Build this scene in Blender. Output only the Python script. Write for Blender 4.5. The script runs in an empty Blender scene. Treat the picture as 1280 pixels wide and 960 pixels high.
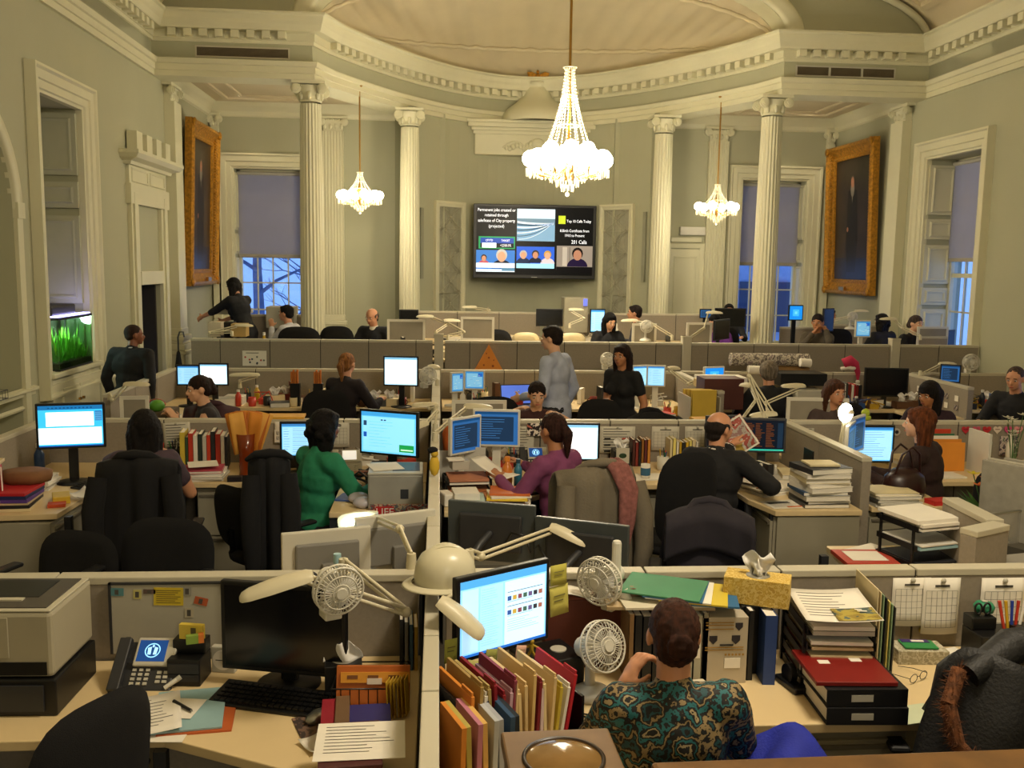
import bpy,bmesh,math,random
from mathutils import Vector,Matrix,Euler
PI=math.pi
SC=bpy.context.scene
COL=SC.collection
rnd=random.Random(7)

# ---------------------------------------------------------------- camera
FPX=1175.0;EYE=2.27
ROLL=math.radians(0.9);PITCH=math.radians(7.3007);YAW=math.radians(4.5551)
_F=Vector((math.sin(YAW)*math.cos(PITCH),math.cos(YAW)*math.cos(PITCH),-math.sin(PITCH)))
_R=Vector((math.cos(YAW),-math.sin(YAW),0))
_U=_R.cross(_F)
_cx=_R*math.cos(ROLL) + _U*math.sin(ROLL)
_cy=_U*math.cos(ROLL) - _R*math.sin(ROLL)
cam_d=bpy.data.cameras.new('camera');cam=bpy.data.objects.new('camera',cam_d);COL.objects.link(cam)
cam_d.sensor_width=36;cam_d.lens=36*FPX/1280;cam_d.clip_end=200;cam_d.clip_start=0.05
_m=Matrix.Identity(4)
for i in range(3):
 _m[i][0]=_cx[i];_m[i][1]=_cy[i];_m[i][2]=-_F[i]
_m[2][3]=EYE
cam.matrix_world=_m
SC.camera=cam
def ray(x,y):
 a=x-640;b=y-480
 return _F*FPX + _cx*a - _cy*b
def atY(x,y,Y):
 d=ray(x,y);t=Y/d.y;return Vector((d.x*t,Y,EYE+d.z*t))
def atZ(x,y,Z):
 d=ray(x,y);t=(Z-EYE)/d.z;return Vector((d.x*t,d.y*t,Z))
def atX(x,y,X):
 d=ray(x,y);t=X/d.x;return Vector((X,d.y*t,EYE+d.z*t))

# ---------------------------------------------------------------- world and exposure
SC.view_settings.view_transform='Standard'
SC.view_settings.look='None'
SC.view_settings.gamma=1
SC.view_settings.use_curve_mapping=False
SC.view_settings.exposure=0.66
W=bpy.data.worlds.new('dusk');SC.world=W;W.use_nodes=True
wn=W.node_tree;bg=wn.nodes['Background']
tc=wn.nodes.new('ShaderNodeTexCoord');sp=wn.nodes.new('ShaderNodeSeparateXYZ')
cr=wn.nodes.new('ShaderNodeValToRGB')
wn.links.new(tc.outputs['Generated'],sp.inputs[0]);wn.links.new(sp.outputs['Z'],cr.inputs[0])
cr.color_ramp.elements[0].color=(0.26,0.46,0.92,1);cr.color_ramp.elements[0].position=0.0
cr.color_ramp.elements[1].color=(0.14,0.28,0.72,1);cr.color_ramp.elements[1].position=0.6
wn.links.new(cr.outputs[0],bg.inputs[0]);bg.inputs[1].default_value=1.0

# ---------------------------------------------------------------- room lamps (ceiling chandeliers of the hall)
def lamp(name,loc,power,color=(1,0.86,0.64),radius=0.25):
 d=bpy.data.lights.new(name,'POINT');d.energy=power;d.color=color;d.shadow_soft_size=radius
 o=bpy.data.objects.new(name,d);o.location=loc;COL.objects.link(o);return o
P_SIDE=16
CH_MAIN=(1.55,11.5,3.42);CH_BACK=(1.55,2.0,3.7);CH_REAR=(1.55,-4.0,3.7)
lamp('chandelier_light',(1.55,11.5,2.95),70,radius=0.3)
lamp('chandelier_light',(1.55,11.5,4.1),62,radius=0.15)
lamp('chandelier_light',(1.55,2.6,4.2),240,radius=0.4)
lamp('chandelier_light',(1.55,-4.0,3.8),150,radius=0.4)
lamp('side_chandelier_light',(-1.16,14.2,2.85),P_SIDE,radius=0.16)
lamp('side_chandelier_light',(4.21,14.2,2.80),P_SIDE*0.8,radius=0.16)

# ---------------------------------------------------------------- materials
def lin(c):
 if isinstance(c,str):
  c=[int(c[i:i+2],16)/255 for i in (0,2,4)]
 return tuple(((v/12.92) if v <= 0.04045 else ((v+0.055)/1.055)**2.4) for v in c)
MATS={}
def M(name,col='808080',rough=0.6,metal=0.0,var=0.10,scale=6.0,bump=0.0,emit=0.0,trans=0.0,alpha=1.0,sheen=0.0,spec=0.5,stretch=None):
 if name in MATS:return MATS[name]
 m=bpy.data.materials.new(name);m.use_nodes=True
 nt=m.node_tree;b=nt.nodes['Principled BSDF']
 c=lin(col)
 b.inputs['Roughness'].default_value=rough;b.inputs['Metallic'].default_value=metal
 b.inputs['Specular IOR Level'].default_value=spec
 co=nt.nodes.new('ShaderNodeTexCoord')
 if var > 0:
  n=nt.nodes.new('ShaderNodeTexNoise');n.inputs['Scale'].default_value=scale;n.inputs['Detail'].default_value=4
  if stretch:
   mp=nt.nodes.new('ShaderNodeMapping');mp.inputs['Scale'].default_value=stretch;nt.links.new(co.outputs['Object'],mp.inputs[0]);nt.links.new(mp.outputs[0],n.inputs['Vector'])
  else:nt.links.new(co.outputs['Object'],n.inputs['Vector'])
  r=nt.nodes.new('ShaderNodeValToRGB')
  r.color_ramp.elements[0].position=0.3;r.color_ramp.elements[1].position=0.7
  r.color_ramp.elements[0].color=(*[max(0,v*(1-var)) for v in c],1)
  r.color_ramp.elements[1].color=(*[min(1,v*(1+var)) for v in c],1)
  nt.links.new(n.outputs['Fac'],r.inputs[0]);nt.links.new(r.outputs[0],b.inputs['Base Color'])
  if emit:nt.links.new(r.outputs[0],b.inputs['Emission Color'])
 else:
  b.inputs['Base Color'].default_value=(*c,1)
  if emit:b.inputs['Emission Color'].default_value=(*c,1)
 if emit:b.inputs['Emission Strength'].default_value=emit
 if bump:
  n2=nt.nodes.new('ShaderNodeTexNoise');n2.inputs['Scale'].default_value=scale*12;n2.inputs['Detail'].default_value=3
  nt.links.new(co.outputs['Object'],n2.inputs['Vector'])
  bp=nt.nodes.new('ShaderNodeBump');bp.inputs['Strength'].default_value=bump;bp.inputs['Distance'].default_value=0.01
  nt.links.new(n2.outputs['Fac'],bp.inputs['Height']);nt.links.new(bp.outputs[0],b.inputs['Normal'])
 if trans:b.inputs['Transmission Weight'].default_value=trans
 if alpha < 1:b.inputs['Alpha'].default_value=alpha
 if sheen:b.inputs['Sheen Weight'].default_value=sheen
 MATS[name]=m
 return m
def C(col,rough=0.6,var=0.08,**k):
 """plain coloured material by hex"""
 return M('paint_%s_%d' % (col,int(rough*100)),col,rough,var=var,**k)
def EM(col,s=1.0):
 """lit screen colour"""
 return M('lit_%s_%d' % (col,int(s*100)),col,0.3,var=0.0,emit=s if s > 3 else s*.52,spec=.15)
def glassmat(name,tint='ffffff',gloss=0.12):
 if name in MATS:return MATS[name]
 m=bpy.data.materials.new(name);m.use_nodes=True;nt=m.node_tree
 nt.nodes.remove(nt.nodes['Principled BSDF']);out=nt.nodes['Material Output']
 t=nt.nodes.new('ShaderNodeBsdfTransparent');t.inputs[0].default_value=(*lin(tint),1)
 g=nt.nodes.new('ShaderNodeBsdfGlossy');g.inputs['Roughness'].default_value=0.05
 mx=nt.nodes.new('ShaderNodeMixShader');mx.inputs[0].default_value=gloss
 nt.links.new(t.outputs[0],mx.inputs[1]);nt.links.new(g.outputs[0],mx.inputs[2]);nt.links.new(mx.outputs[0],out.inputs[0])
 MATS[name]=m;return m
def patternmat(name,cols,scale,rough=0.7,kind='voronoi',stretch=(1,1,1)):
 if name in MATS:return MATS[name]
 m=bpy.data.materials.new(name);m.use_nodes=True;nt=m.node_tree;b=nt.nodes['Principled BSDF']
 b.inputs['Roughness'].default_value=rough
 co=nt.nodes.new('ShaderNodeTexCoord');mp=nt.nodes.new('ShaderNodeMapping');mp.inputs['Scale'].default_value=stretch
 nt.links.new(co.outputs['Object'],mp.inputs[0])
 r=nt.nodes.new('ShaderNodeValToRGB');r.color_ramp.interpolation='CONSTANT'
 e=r.color_ramp.elements
 while len(e) < len(cols):e.new(0.5)
 for i,c in enumerate(cols):
  e[i].position=i/len(cols);e[i].color=(*lin(c),1)
 if kind == 'voronoi':
  t=nt.nodes.new('ShaderNodeTexVoronoi');t.inputs['Scale'].default_value=scale
  nt.links.new(mp.outputs[0],t.inputs['Vector'])
  s=nt.nodes.new('ShaderNodeSeparateColor');nt.links.new(t.outputs['Color'],s.inputs[0]);nt.links.new(s.outputs[0],r.inputs[0])
 else:
  t=nt.nodes.new('ShaderNodeTexNoise');t.inputs['Scale'].default_value=scale;t.inputs['Detail'].default_value=5
  nt.links.new(mp.outputs[0],t.inputs['Vector'])
  mr=nt.nodes.new('ShaderNodeMapRange');mr.inputs[1].default_value=0.3;mr.inputs[2].default_value=0.7
  nt.links.new(t.outputs['Fac'],mr.inputs[0]);nt.links.new(mr.outputs[0],r.inputs[0])
 nt.links.new(r.outputs[0],b.inputs['Base Color'])
 MATS[name]=m;return m

# ---------------------------------------------------------------- mesh builder
class MB:
 def __init__(s):s.v=[];s.f=[];s.mi=[];s.sm=[];s.mats=[];s.X=Matrix.Identity(4)
 def mat(s,m):
  if m is None:return 0
  if m not in s.mats:s.mats.append(m)
  return s.mats.index(m)
 def add(s,vs,fs,m=None,smooth=False):
  k=len(s.v);X=s.X
  s.v.extend([tuple(X @ Vector(p)) for p in vs]);i=s.mat(m)
  for f in fs:s.f.append([k+j for j in f]);s.mi.append(i);s.sm.append(smooth)
  return s
 def box(s,c,d,m=None,rz=0,R=None):
  hx,hy,hz=d[0]/2,d[1]/2,d[2]/2
  T=Matrix.Translation(c) @ (R.to_4x4() if R is not None else Matrix.Rotation(rz,4,'Z'))
  vs=[tuple(T @ Vector((x*hx,y*hy,z*hz))) for z in (-1,1) for y in (-1,1) for x in (-1,1)]
  return s.add(vs,[(0,2,3,1),(4,5,7,6),(0,1,5,4),(2,6,7,3),(0,4,6,2),(1,3,7,5)],m)
 def bx(s,x0,x1,y0,y1,z0,z1,m=None):
  return s.box(((x0+x1)/2,(y0+y1)/2,(z0+z1)/2),(abs(x1-x0),abs(y1-y0),abs(z1-z0)),m)
 def cone(s,p0,p1,r0,r1=None,n=12,m=None,caps=True,smooth=True):
  if r1 is None:r1=r0
  p0=Vector(p0);p1=Vector(p1);a=(p1-p0)
  if a.length < 1e-9:return s
  q=a.to_track_quat('Z','Y');u=q @ Vector((1,0,0));w=q @ Vector((0,1,0))
  vs=[]
  for p,r in ((p0,r0),(p1,r1)):
   for i in range(n):
    t=2*PI*i/n;vs.append(tuple(p+u*(r*math.cos(t))+w*(r*math.sin(t))))
  s.add(vs,[(i,(i+1) % n,n+(i+1) % n,n+i) for i in range(n)],m,smooth)
  if caps:
   s.add(vs[:n],[tuple(reversed(range(n)))],m);s.add(vs[n:],[tuple(range(n))],m)
  return s
 def tube(s,pts,r,n=6,m=None,caps=True):
  pts=[Vector(p) for p in pts];vs=[];L=len(pts)
  up=Vector((0,0,1));prev=None
  for i,p in enumerate(pts):
   t=(pts[min(i+1,L-1)]-pts[max(i-1,0)]).normalized()
   if prev is None:
    u=t.cross(up)
    if u.length < 1e-3:u=t.cross(Vector((1,0,0)))
   else:u=prev - t*prev.dot(t)
   u.normalize();prev=u;w=t.cross(u);rr=r[i] if isinstance(r,(list,tuple)) else r
   for j in range(n):
    a=2*PI*j/n;vs.append(tuple(p+u*(rr*math.cos(a))+w*(rr*math.sin(a))))
  fs=[(i*n+j,i*n+(j+1) % n,(i+1)*n+(j+1) % n,(i+1)*n+j) for i in range(L-1) for j in range(n)]
  s.add(vs,fs,m,True)
  if caps:s.add(vs[:n],[tuple(reversed(range(n)))],m);s.add(vs[-n:],[tuple(range(n))],m)
  return s
 def lathe(s,prof,n=24,c=(0,0,0),m=None,a0=0,a1=2*PI,rfun=None,smooth=True):
  full=abs(a1-a0-2*PI) < 1e-6;k=n if full else n+1;vs=[]
  for r,z in prof:
   for i in range(k):
    a=a0+(a1-a0)*i/n;q=r*(rfun(a,z) if rfun else 1)
    vs.append((c[0]+q*math.cos(a),c[1]+q*math.sin(a),c[2]+z))
  fs=[]
  for j in range(len(prof)-1):
   for i in range(n):
    fs.append((j*k+i,j*k+(i+1) % k,(j+1)*k+(i+1) % k,(j+1)*k+i))
  return s.add(vs,fs,m,smooth)
 def ball(s,c,r,n=12,m=None,R=None):
  if not isinstance(r,(list,tuple)):r=(r,r,r)
  k=max(4,n//2);vs=[(0,0,-1)];
  for j in range(1,k):
   t=-PI/2+PI*j/k
   for i in range(n):
    a=2*PI*i/n;vs.append((math.cos(t)*math.cos(a),math.cos(t)*math.sin(a),math.sin(t)))
  vs.append((0,0,1));T=Matrix.Translation(c) @ (R.to_4x4() if R is not None else Matrix.Identity(4))
  vs=[tuple(T @ Vector((v[0]*r[0],v[1]*r[1],v[2]*r[2]))) for v in vs]
  fs=[(0,1+(i+1) % n,1+i) for i in range(n)]
  for j in range(k-2):
   b=1+j*n
   fs += [(b+i,b+(i+1) % n,b+n+(i+1) % n,b+n+i) for i in range(n)]
  b=1+(k-2)*n;e=len(vs)-1
  fs += [(b+i,b+(i+1) % n,e) for i in range(n)]
  return s.add(vs,fs,m,True)
 def prism(s,poly,z0,z1,m=None):
  n=len(poly)
  ar=sum(poly[i][0]*poly[(i+1) % n][1]-poly[(i+1) % n][0]*poly[i][1] for i in range(n))
  if ar < 0:poly=poly[::-1]
  vs=[(p[0],p[1],z0) for p in poly]+[(p[0],p[1],z1) for p in poly]
  return s.add(vs,[tuple(reversed(range(n))),tuple(range(n,2*n))]+[(i,(i+1) % n,n+(i+1) % n,n+i) for i in range(n)],m)
 def quad(s,a,b,c,d,m=None):return s.add([tuple(a),tuple(b),tuple(c),tuple(d)],[(0,1,2,3)],m)
 def grid(s,fn,nu,nv,m=None,smooth=True,close=False):
  vs=[tuple(fn(i/nu,j/nv)) for j in range(nv+1) for i in range(nu+1)]
  k=nu+1
  return s.add(vs,[(j*k+i,j*k+i+1,(j+1)*k+i+1,(j+1)*k+i) for j in range(nv) for i in range(nu)],m,smooth)
 def sheet(s,fn,nu,nv,th,m=None):
  """grid with thickness along -z"""
  vs=[Vector(fn(i/nu,j/nv)) for j in range(nv+1) for i in range(nu+1)];k=nu+1;N=len(vs)
  al=[tuple(v) for v in vs]+[(v.x,v.y,v.z-th) for v in vs];fs=[]
  for j in range(nv):
   for i in range(nu):
    a=j*k+i;fs.append((a,a+1,a+k+1,a+k));fs.append((N+a,N+a+k,N+a+k+1,N+a+1))
  bd=[i for i in range(nu)]+[j*k+nu for j in range(nv)]+[nv*k+i for i in range(nu,0,-1)]+[j*k for j in range(nv,0,-1)]
  for i in range(len(bd)):
   a=bd[i];b=bd[(i+1) % len(bd)];fs.append((a,N+a,N+b,b))
  return s.add(al,fs,m,True)
 def sweep_rect(s,O,U,V,N,u0,u1,v0,v1,prof,m=None):
  """picture-frame sweep: prof = [(outward, height)]"""
  O,U,V,N=map(Vector,(O,U,V,N));vs=[]
  for d,h in prof:
   for (u,v) in ((u0-d,v0-d),(u1+d,v0-d),(u1+d,v1+d),(u0-d,v1+d)):vs.append(tuple(O+U*u+V*v+N*h))
  fs=[]
  for j in range(len(prof)-1):
   for i in range(4):fs.append((j*4+i,j*4+(i+1) % 4,(j+1)*4+(i+1) % 4,(j+1)*4+i))
  return s.add(vs,fs,m)
 def sweep_path(s,path,prof,m=None,side=1,closed=False):
  """plan path [(x,y)] with profile [(offset, z)], offset to the left of travel * side"""
  n=len(path);P=[Vector(p) for p in path];nor=[]
  for i in range(n):
   a=P[i-1] if (i > 0 or closed) else None;b=P[(i+1) % n] if (i < n-1 or closed) else None
   ds=[]
   if a is not None:d=(P[i]-a).normalized();ds.append(Vector((-d.y,d.x)))
   if b is not None:d=(b-P[i]).normalized();ds.append(Vector((-d.y,d.x)))
   q=sum(ds,Vector((0,0))).normalized();q=q/max(0.3,q.dot(ds[0]));nor.append(q*side)
  vs=[]
  for o,z in prof:
   for i in range(n):vs.append((P[i].x+nor[i].x*o,P[i].y+nor[i].y*o,z))
  k=n if closed else n-1
  fs=[(j*n+i,j*n+(i+1) % n,(j+1)*n+(i+1) % n,(j+1)*n+i) for j in range(len(prof)-1) for i in range(k)]
  return s.add(vs,fs,m)
 def mesh(s,name,mats=None):
  me=bpy.data.meshes.new(name);me.from_pydata(s.v,[],s.f)
  for m in (mats or s.mats):me.materials.append(m)
  if len(s.mats) > 1 or mats:me.polygons.foreach_set('material_index',s.mi)
  me.polygons.foreach_set('use_smooth',s.sm)
  me.update();return me
 def build(s,name,m=None,parent=None,loc=None,rz=0,bevel=0,rot=None):
  if m is not None and not s.mats:s.mats=[m];s.mi=[0]*len(s.f)
  elif m is not None and m not in s.mats:pass
  me=s.mesh(name);o=bpy.data.objects.new(name,me);COL.objects.link(o)
  if parent is not None:o.parent=parent
  if loc is not None:o.location=loc
  if rz:o.rotation_euler=(0,0,rz)
  if rot is not None:o.rotation_euler=rot
  if bevel:
   b=o.modifiers.new('bevel','BEVEL');b.width=bevel;b.segments=2;b.limit_method='ANGLE';b.angle_limit=math.radians(40)
  return o
def tag(o,label=None,cat=None,group=None,kind=None):
 if label:o['label']=label
 if cat:o['category']=cat
 if group:o['group']=group
 if kind:o['kind']=kind
 return o
def empty(name,loc=(0,0,0),rz=0,label=None,cat=None,group=None):
 o=bpy.data.objects.new(name,None);o.empty_display_size=0.1;COL.objects.link(o)
 o.location=loc;o.rotation_euler=(0,0,rz);return tag(o,label,cat,group)
KIDS={}
def copy_tree(o,loc=None,rz=None,label=None,parent=None,scale=None):
 c=o.copy();COL.objects.link(c)
 if parent is not None:c.parent=parent
 if loc is not None:c.location=loc
 if rz is not None:c.rotation_euler=(0,0,rz)
 if label:c['label']=label
 if scale:c.scale=scale
 for ch in [x for x in o.children]:copy_tree(ch,parent=c)
 return c
def struct(name,mb,m=None,parent=None,bevel=0):
 o=mb.build(name,m,parent,bevel=bevel)
 if parent is None:o['kind']='structure'
 return o

# ---------------------------------------------------------------- palette
WALL=M('wall_green_grey_paint','adac90',0.75,var=0.03,scale=1.2)
TRIM=M('trim_cream_paint','d3cfb0',0.5,var=0.03,scale=2)
PLASTER=M('ceiling_plaster','cdc09f',0.7,var=0.04,scale=2)
GOLD=M('gilt_wood','bd8526',0.38,0.45,var=0.35,scale=25,bump=0.5)
GOLDD=M('gilt_dark','6b3f10',0.45,0.4,var=0.3,scale=18)
BRASS=M('brass','a8803c',0.3,0.9,var=0.1)
PANELF=M('cubicle_fabric','928878',0.9,var=0.06,scale=60,bump=0.25)
PTRIM=M('cubicle_trim','bfb8a2',0.45,var=0.03)
DESKM=M('maple_laminate','dcc495',0.42,var=0.05,scale=3)
CABM=M('cabinet_enamel','99937f',0.5,var=0.04)
BLACKP=M('black_plastic','0d0d0e',0.4,var=0.1)
BLACKF=M('black_fabric','0b0a0c',0.95,var=0.2,scale=30,bump=0.3)
GREYP=M('grey_plastic','b9b5a6',0.4,var=0.04)
WHITEP=M('white_plastic','d8d4c6',0.35,var=0.03)
DGREYP=M('charcoal_plastic','2c2d30',0.45,var=0.08)
PAPER=M('white_paper','e6e0d2',0.8,var=0.03,scale=10)
CREAMP=M('cream_paper','dccba0',0.8,var=0.05,scale=10)
KRAFT=M('kraft_paper','c08a48',0.8,var=0.08)
METAL=M('satin_metal','9a9a94',0.3,0.9,var=0.05)
INK=M('print_ink','4a463f',0.8,var=0.2)
# ================================================================ ROOM SHELL
XL,XR,AX=-3.75,6.80,1.525
YC,YF,YB=13.2,16.1,-7.0
ZD=0.36                      # dais level
carpet=M('carpet_brown','4b4438',0.95,var=0.15,scale=40,bump=0.4)
struct('floor',MB().bx(XL-.6,XR+.6,YB-.5,17.6,-0.2,0),carpet)
struct('floor',MB().bx(XL+.002,XR-.002,11.42,17.0,0.001,ZD),carpet)

def wall_x(name,X,th,y0,y1,z1,holes,m=WALL):
 """wall in plane X, holes = [(ya, yb, za, zb, arch_radius or 0)] sorted by ya"""
 mb=MB();s=1 if th > 0 else -1
 xa,xb=(X,X+th) if th > 0 else (X+th,X)
 y=y0
 for (ya,yb,za,zb,ar) in holes:
  mb.bx(xa,xb,y,ya,0,z1)
  if za > 0:mb.bx(xa,xb,ya,yb,0,za)
  if ar:
   n=20;yc=(ya+yb)/2;r=(yb-ya)/2
   for i in range(n):
    t0=yc-r*math.cos(PI*i/n);t1=yc-r*math.cos(PI*(i+1)/n)
    h0=zb+r*math.sin(PI*i/n);h1=zb+r*math.sin(PI*(i+1)/n)
    mb.add([(xa,t0,h0),(xb,t0,h0),(xa,t1,h1),(xb,t1,h1),(xa,t0,z1),(xb,t0,z1),(xa,t1,z1),(xb,t1,z1)],
        [(0,2,3,1),(0,4,6,2),(1,3,7,5),(4,5,7,6)])
  else:mb.bx(xa,xb,ya,yb,zb,z1)
  y=yb
 mb.bx(xa,xb,y,y1,0,z1)
 return struct(name,mb,m)
ZT=5.5
wl=wall_x('wall_left',XL,-0.6,YB,YF+.5,ZT,[(6.9,8.74,0,2.68,1),(9.36,10.45,1.15,3.8,0),(12.14,13.10,0,1.93,0)])
wr=wall_x('wall_right',XR,0.6,YB,YF+.5,ZT,[(7.9,9.2,0.6,3.8,0),(11.56,12.90,0.6,3.8,0)])
def wall_y(name,Y,th,x0,x1,z1,holes,m=WALL):
 mb=MB();x=x0
 for (xa,xb,za,zb) in holes:
  mb.bx(x,xa,Y,Y+th,0,z1);mb.bx(xa,xb,Y,Y+th,0,za);mb.bx(xa,xb,Y,Y+th,zb,z1);x=xb
 mb.bx(x,x1,Y,Y+th,0,z1)
 return struct(name,mb,m)
wall_y('wall_rear_left',YF,0.45,XL,-0.15,5.0,[(-3.38,-2.24,0.9,3.76)])
wall_y('wall_rear_right',YF,0.45,3.20,XR,5.0,[(5.2,6.34,0.9,3.76)])
struct('wall_behind',MB().bx(XL-.5,XR+.5,YB-.4,YB,0,7.2),WALL)
# apse plan curve
def par(x):return 16.8-3.6*((x-AX)/3.2)**2
def parn(x):
 t=Vector((1,-3.6*2*(x-AX)/3.2**2)).normalized();return t,Vector((t.y,-t.x))   # tangent, inward normal (towards room)
curve=[(AX-3.2+6.4*i/40,par(AX-3.2+6.4*i/40)) for i in range(41)]
ap=[(x,par(x)) for x in [(-0.50+4.05*i/24) for i in range(25)]]
mb=MB();mb.sweep_path(ap,[(0,0),(0,4.7),(0.25,4.7),(0.25,0),(0,0)],side=1)
# closes the ends
for q in (ap[0],ap[-1]):mb.box((q[0]+(0.04 if q[0] < AX else -0.04),q[1]+0.25,2.35),(0.10,0.6,4.7))
struct('wall_apse',mb,WALL)
wing=MB();wing.bx(-0.2,0.1,16.0,16.5,0,4.7);wing.bx(2.95,3.25,16.0,16.5,0,4.7)
struct('wall_apse_return',wing,WALL)

# entablature: side walls, beams over the columns, curved apse
path=[(XL,YB),(XL,YC-.15),(AX-3.2,YC-.15)]
path += curve[1:-1]
path += [(AX+3.2,YC-.15),(XR,YC-.15),(XR,YB)]
arch=[(0,4.64),(0.04,4.64),(0.04,4.71),(0.06,4.715),(0.06,4.79),(0.085,4.80),(0.10,4.845),(0.10,4.86),(0.0,4.862)]
mb=MB();mb.sweep_path(path,[(-0.42,4.64)]+arch,side=-1)
t1=struct('trim_1',mb,TRIM)
mb=MB();mb.sweep_path(path,[(0.0,4.86),(0.0,5.08)],side=-1)
mb.sweep_path(path[1:-1],[(-0.42,5.5),(-0.42,4.64)],side=-1)
struct('wall_frieze',mb,WALL)
corn=[(0.0,5.08),(0.03,5.08),(0.035,5.12),(0.05,5.125),(0.05,5.22),(0.06,5.222),(0.17,5.225),(0.18,5.24),(0.20,5.30),(0.22,5.34),(0.24,5.40),(0.27,5.42),(0.27,5.445),(-0.42,5.46)]
mb=MB();mb.sweep_path(path,corn,side=-1)
t2=struct('trim_2',mb,TRIM)
# dentils, one by one (12 triangles each, shared mesh)
dm=MB().bx(-.05,.05,-.055,.055,-.045,.045).mesh('dentil');dm.materials.append(TRIM)
def dentils(p,q,step=0.2):
 p=Vector(p);q=Vector(q);L=(q-p).length;d=(q-p).normalized();n=int(L/step);nn=Vector((d.y,-d.x))
 for i in range(n):
  c=p+d*(step*(i+.5))+nn*0.105
  o=bpy.data.objects.new('dentil',dm);COL.objects.link(o);o.parent=t2;o.location=(c.x,c.y,5.175);o.rotation_euler=(0,0,math.atan2(d.y,d.x))
dentils((XL,9.3),(XL,YC-.35));dentils((XL+.2,YC-.15),(AX-3.3,YC-.15));dentils((AX+3.3,YC-.15),(XR-.2,YC-.15));dentils((XR,YC-.35),(XR,9.9))
acc=0.0
for i in range(1,40):
 a=Vector(curve[i]);b=Vector(curve[i+1]) if i < 39 else Vector(curve[40]);L=(b-a).length;d=(b-a).normalized();nn=Vector((d.y,-d.x))
 while acc < L:
  c=a+d*acc+nn*0.105;acc += 0.2
  o=bpy.data.objects.new('dentil',dm);COL.objects.link(o);o.parent=t2;o.location=(c.x,c.y,5.175);o.rotation_euler=(0,0,math.atan2(d.y,d.x))
 acc -= L

# ceilings of the two side bays
for sx,(xa,xb,nm) in ((-1,(XL,0.4,'ceiling_bay_left')),(1,(2.65,XR,'ceiling_bay_right'))):
 cs_=[(x_-parn(x_)[1].x*.2,par(x_)-parn(x_)[1].y*.2) for x_ in [((AX-3.2)+i*.3 if sx < 0 else (AX+3.2)-i*.3) for i in range(8)]]
 mb=MB();mb.prism([(xa if sx < 0 else xb,YC-.1),(cs_[0][0],YC-.1)]+cs_+[(cs_[-1][0],17.0),(xa if sx < 0 else xb,17.0)],4.80,4.95)
 # raised coffer border
 cx=XL+1.15 if sx < 0 else XR-1.15
 mb.sweep_rect((cx,14.7,4.80),(1,0,0),(0,1,0),(0,0,-1),-.72,.72,-.75,.85,[(0,0),(0,.03),(.05,.04),(.08,.02),(.10,0)])
 mb.sweep_rect((cx,14.7,4.80),(1,0,0),(0,1,0),(0,0,-1),-.45,.45,-.5,.6,[(0,0),(0,.02),(.03,.03),(.06,0)])
 struct(nm,mb,PLASTER)
 mb=MB();X0=XL if sx < 0 else XR
 pth=[(X0,YC+.3),(X0,YF),(-0.2 if sx < 0 else 3.25,YF)]
 mb.sweep_path(pth,[(0,4.58),(0.03,4.60),(0.05,4.66),(0.12,4.74),(0.16,4.80)],side=-1 if sx < 0 else 1)
 struct('trim_%d' % (3 if sx < 0 else 4),mb,TRIM)
 dx,dy=(303,120) if sx < 0 else (1014,141)
 q=atZ(dx,dy,4.79)
 t=empty('downlight',(q.x,q.y,4.80),label='small recessed ceiling downlight in the %s window bay' % ('left' if sx < 0 else 'right'),cat='downlight')
 MB().lathe([(.05,0),(.07,-.004),(.075,0)],20).build('trim_ring',WHITEP,t)
 MB().cone((0,0,-.012),(0,0,-.002),.05,.05,20).build('bulb',EM('fff2d8',12),t)
 l=lamp('downlight_beam',(q.x,q.y,4.72),10,(1,.85,.6),.04);l.data.type='SPOT';l.data.spot_size=1.7

# main vault and its end wall
def vault(x,k=1.0):return 5.45+1.15*math.sqrt(max(0,1-((x-AX)/5.28)**2))*1.0 if abs(x-AX) < 5.28 else 5.45
xs=[AX+5.28*math.sin(-PI/2+PI*i/36) for i in range(37)]
mb=MB()
mb.grid(lambda u,v:(xs[int(round(u*36))],YC+.3-(YC+.3-YB)*v,vault(xs[int(round(u*36))])),36,1)
# coffers on the vault: raised ribs following the curve
def vrib(x0,x1,y0,y1,h=.05,w=.07):
 n=6
 for (a,b,c,d) in ((x0,x1,y0,y0+w),(x0,x1,y1-w,y1),(x0,x0+w,y0,y1),(x1-w,x1,y0,y1)):
  mb.grid(lambda u,v:(a+(b-a)*u,c+(d-c)*v,vault(a+(b-a)*u)-h*(1 if 0.01 < 1 else 0)),n,1)
  for yy in (c,d):mb.grid(lambda u,v:(a+(b-a)*u,yy,vault(a+(b-a)*u)-h*v),n,1)
  for xx in (a,b):mb.grid(lambda u,v:(xx,c+(d-c)*u,vault(xx)-h*v),n,1)
for x0,x1 in ((XL+.25,XL+1.75),(AX-1.6,AX+1.6),(XR-1.75,XR-.25)):
 for k in range(5):
  y1=YC-.35-2.6*k;vrib(x0,x1,y1-2.2,y1);vrib(x0+.22,x1-.22,y1-1.95,y1-.25,.035,.05)
struct('ceiling',mb,PLASTER)
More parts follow.
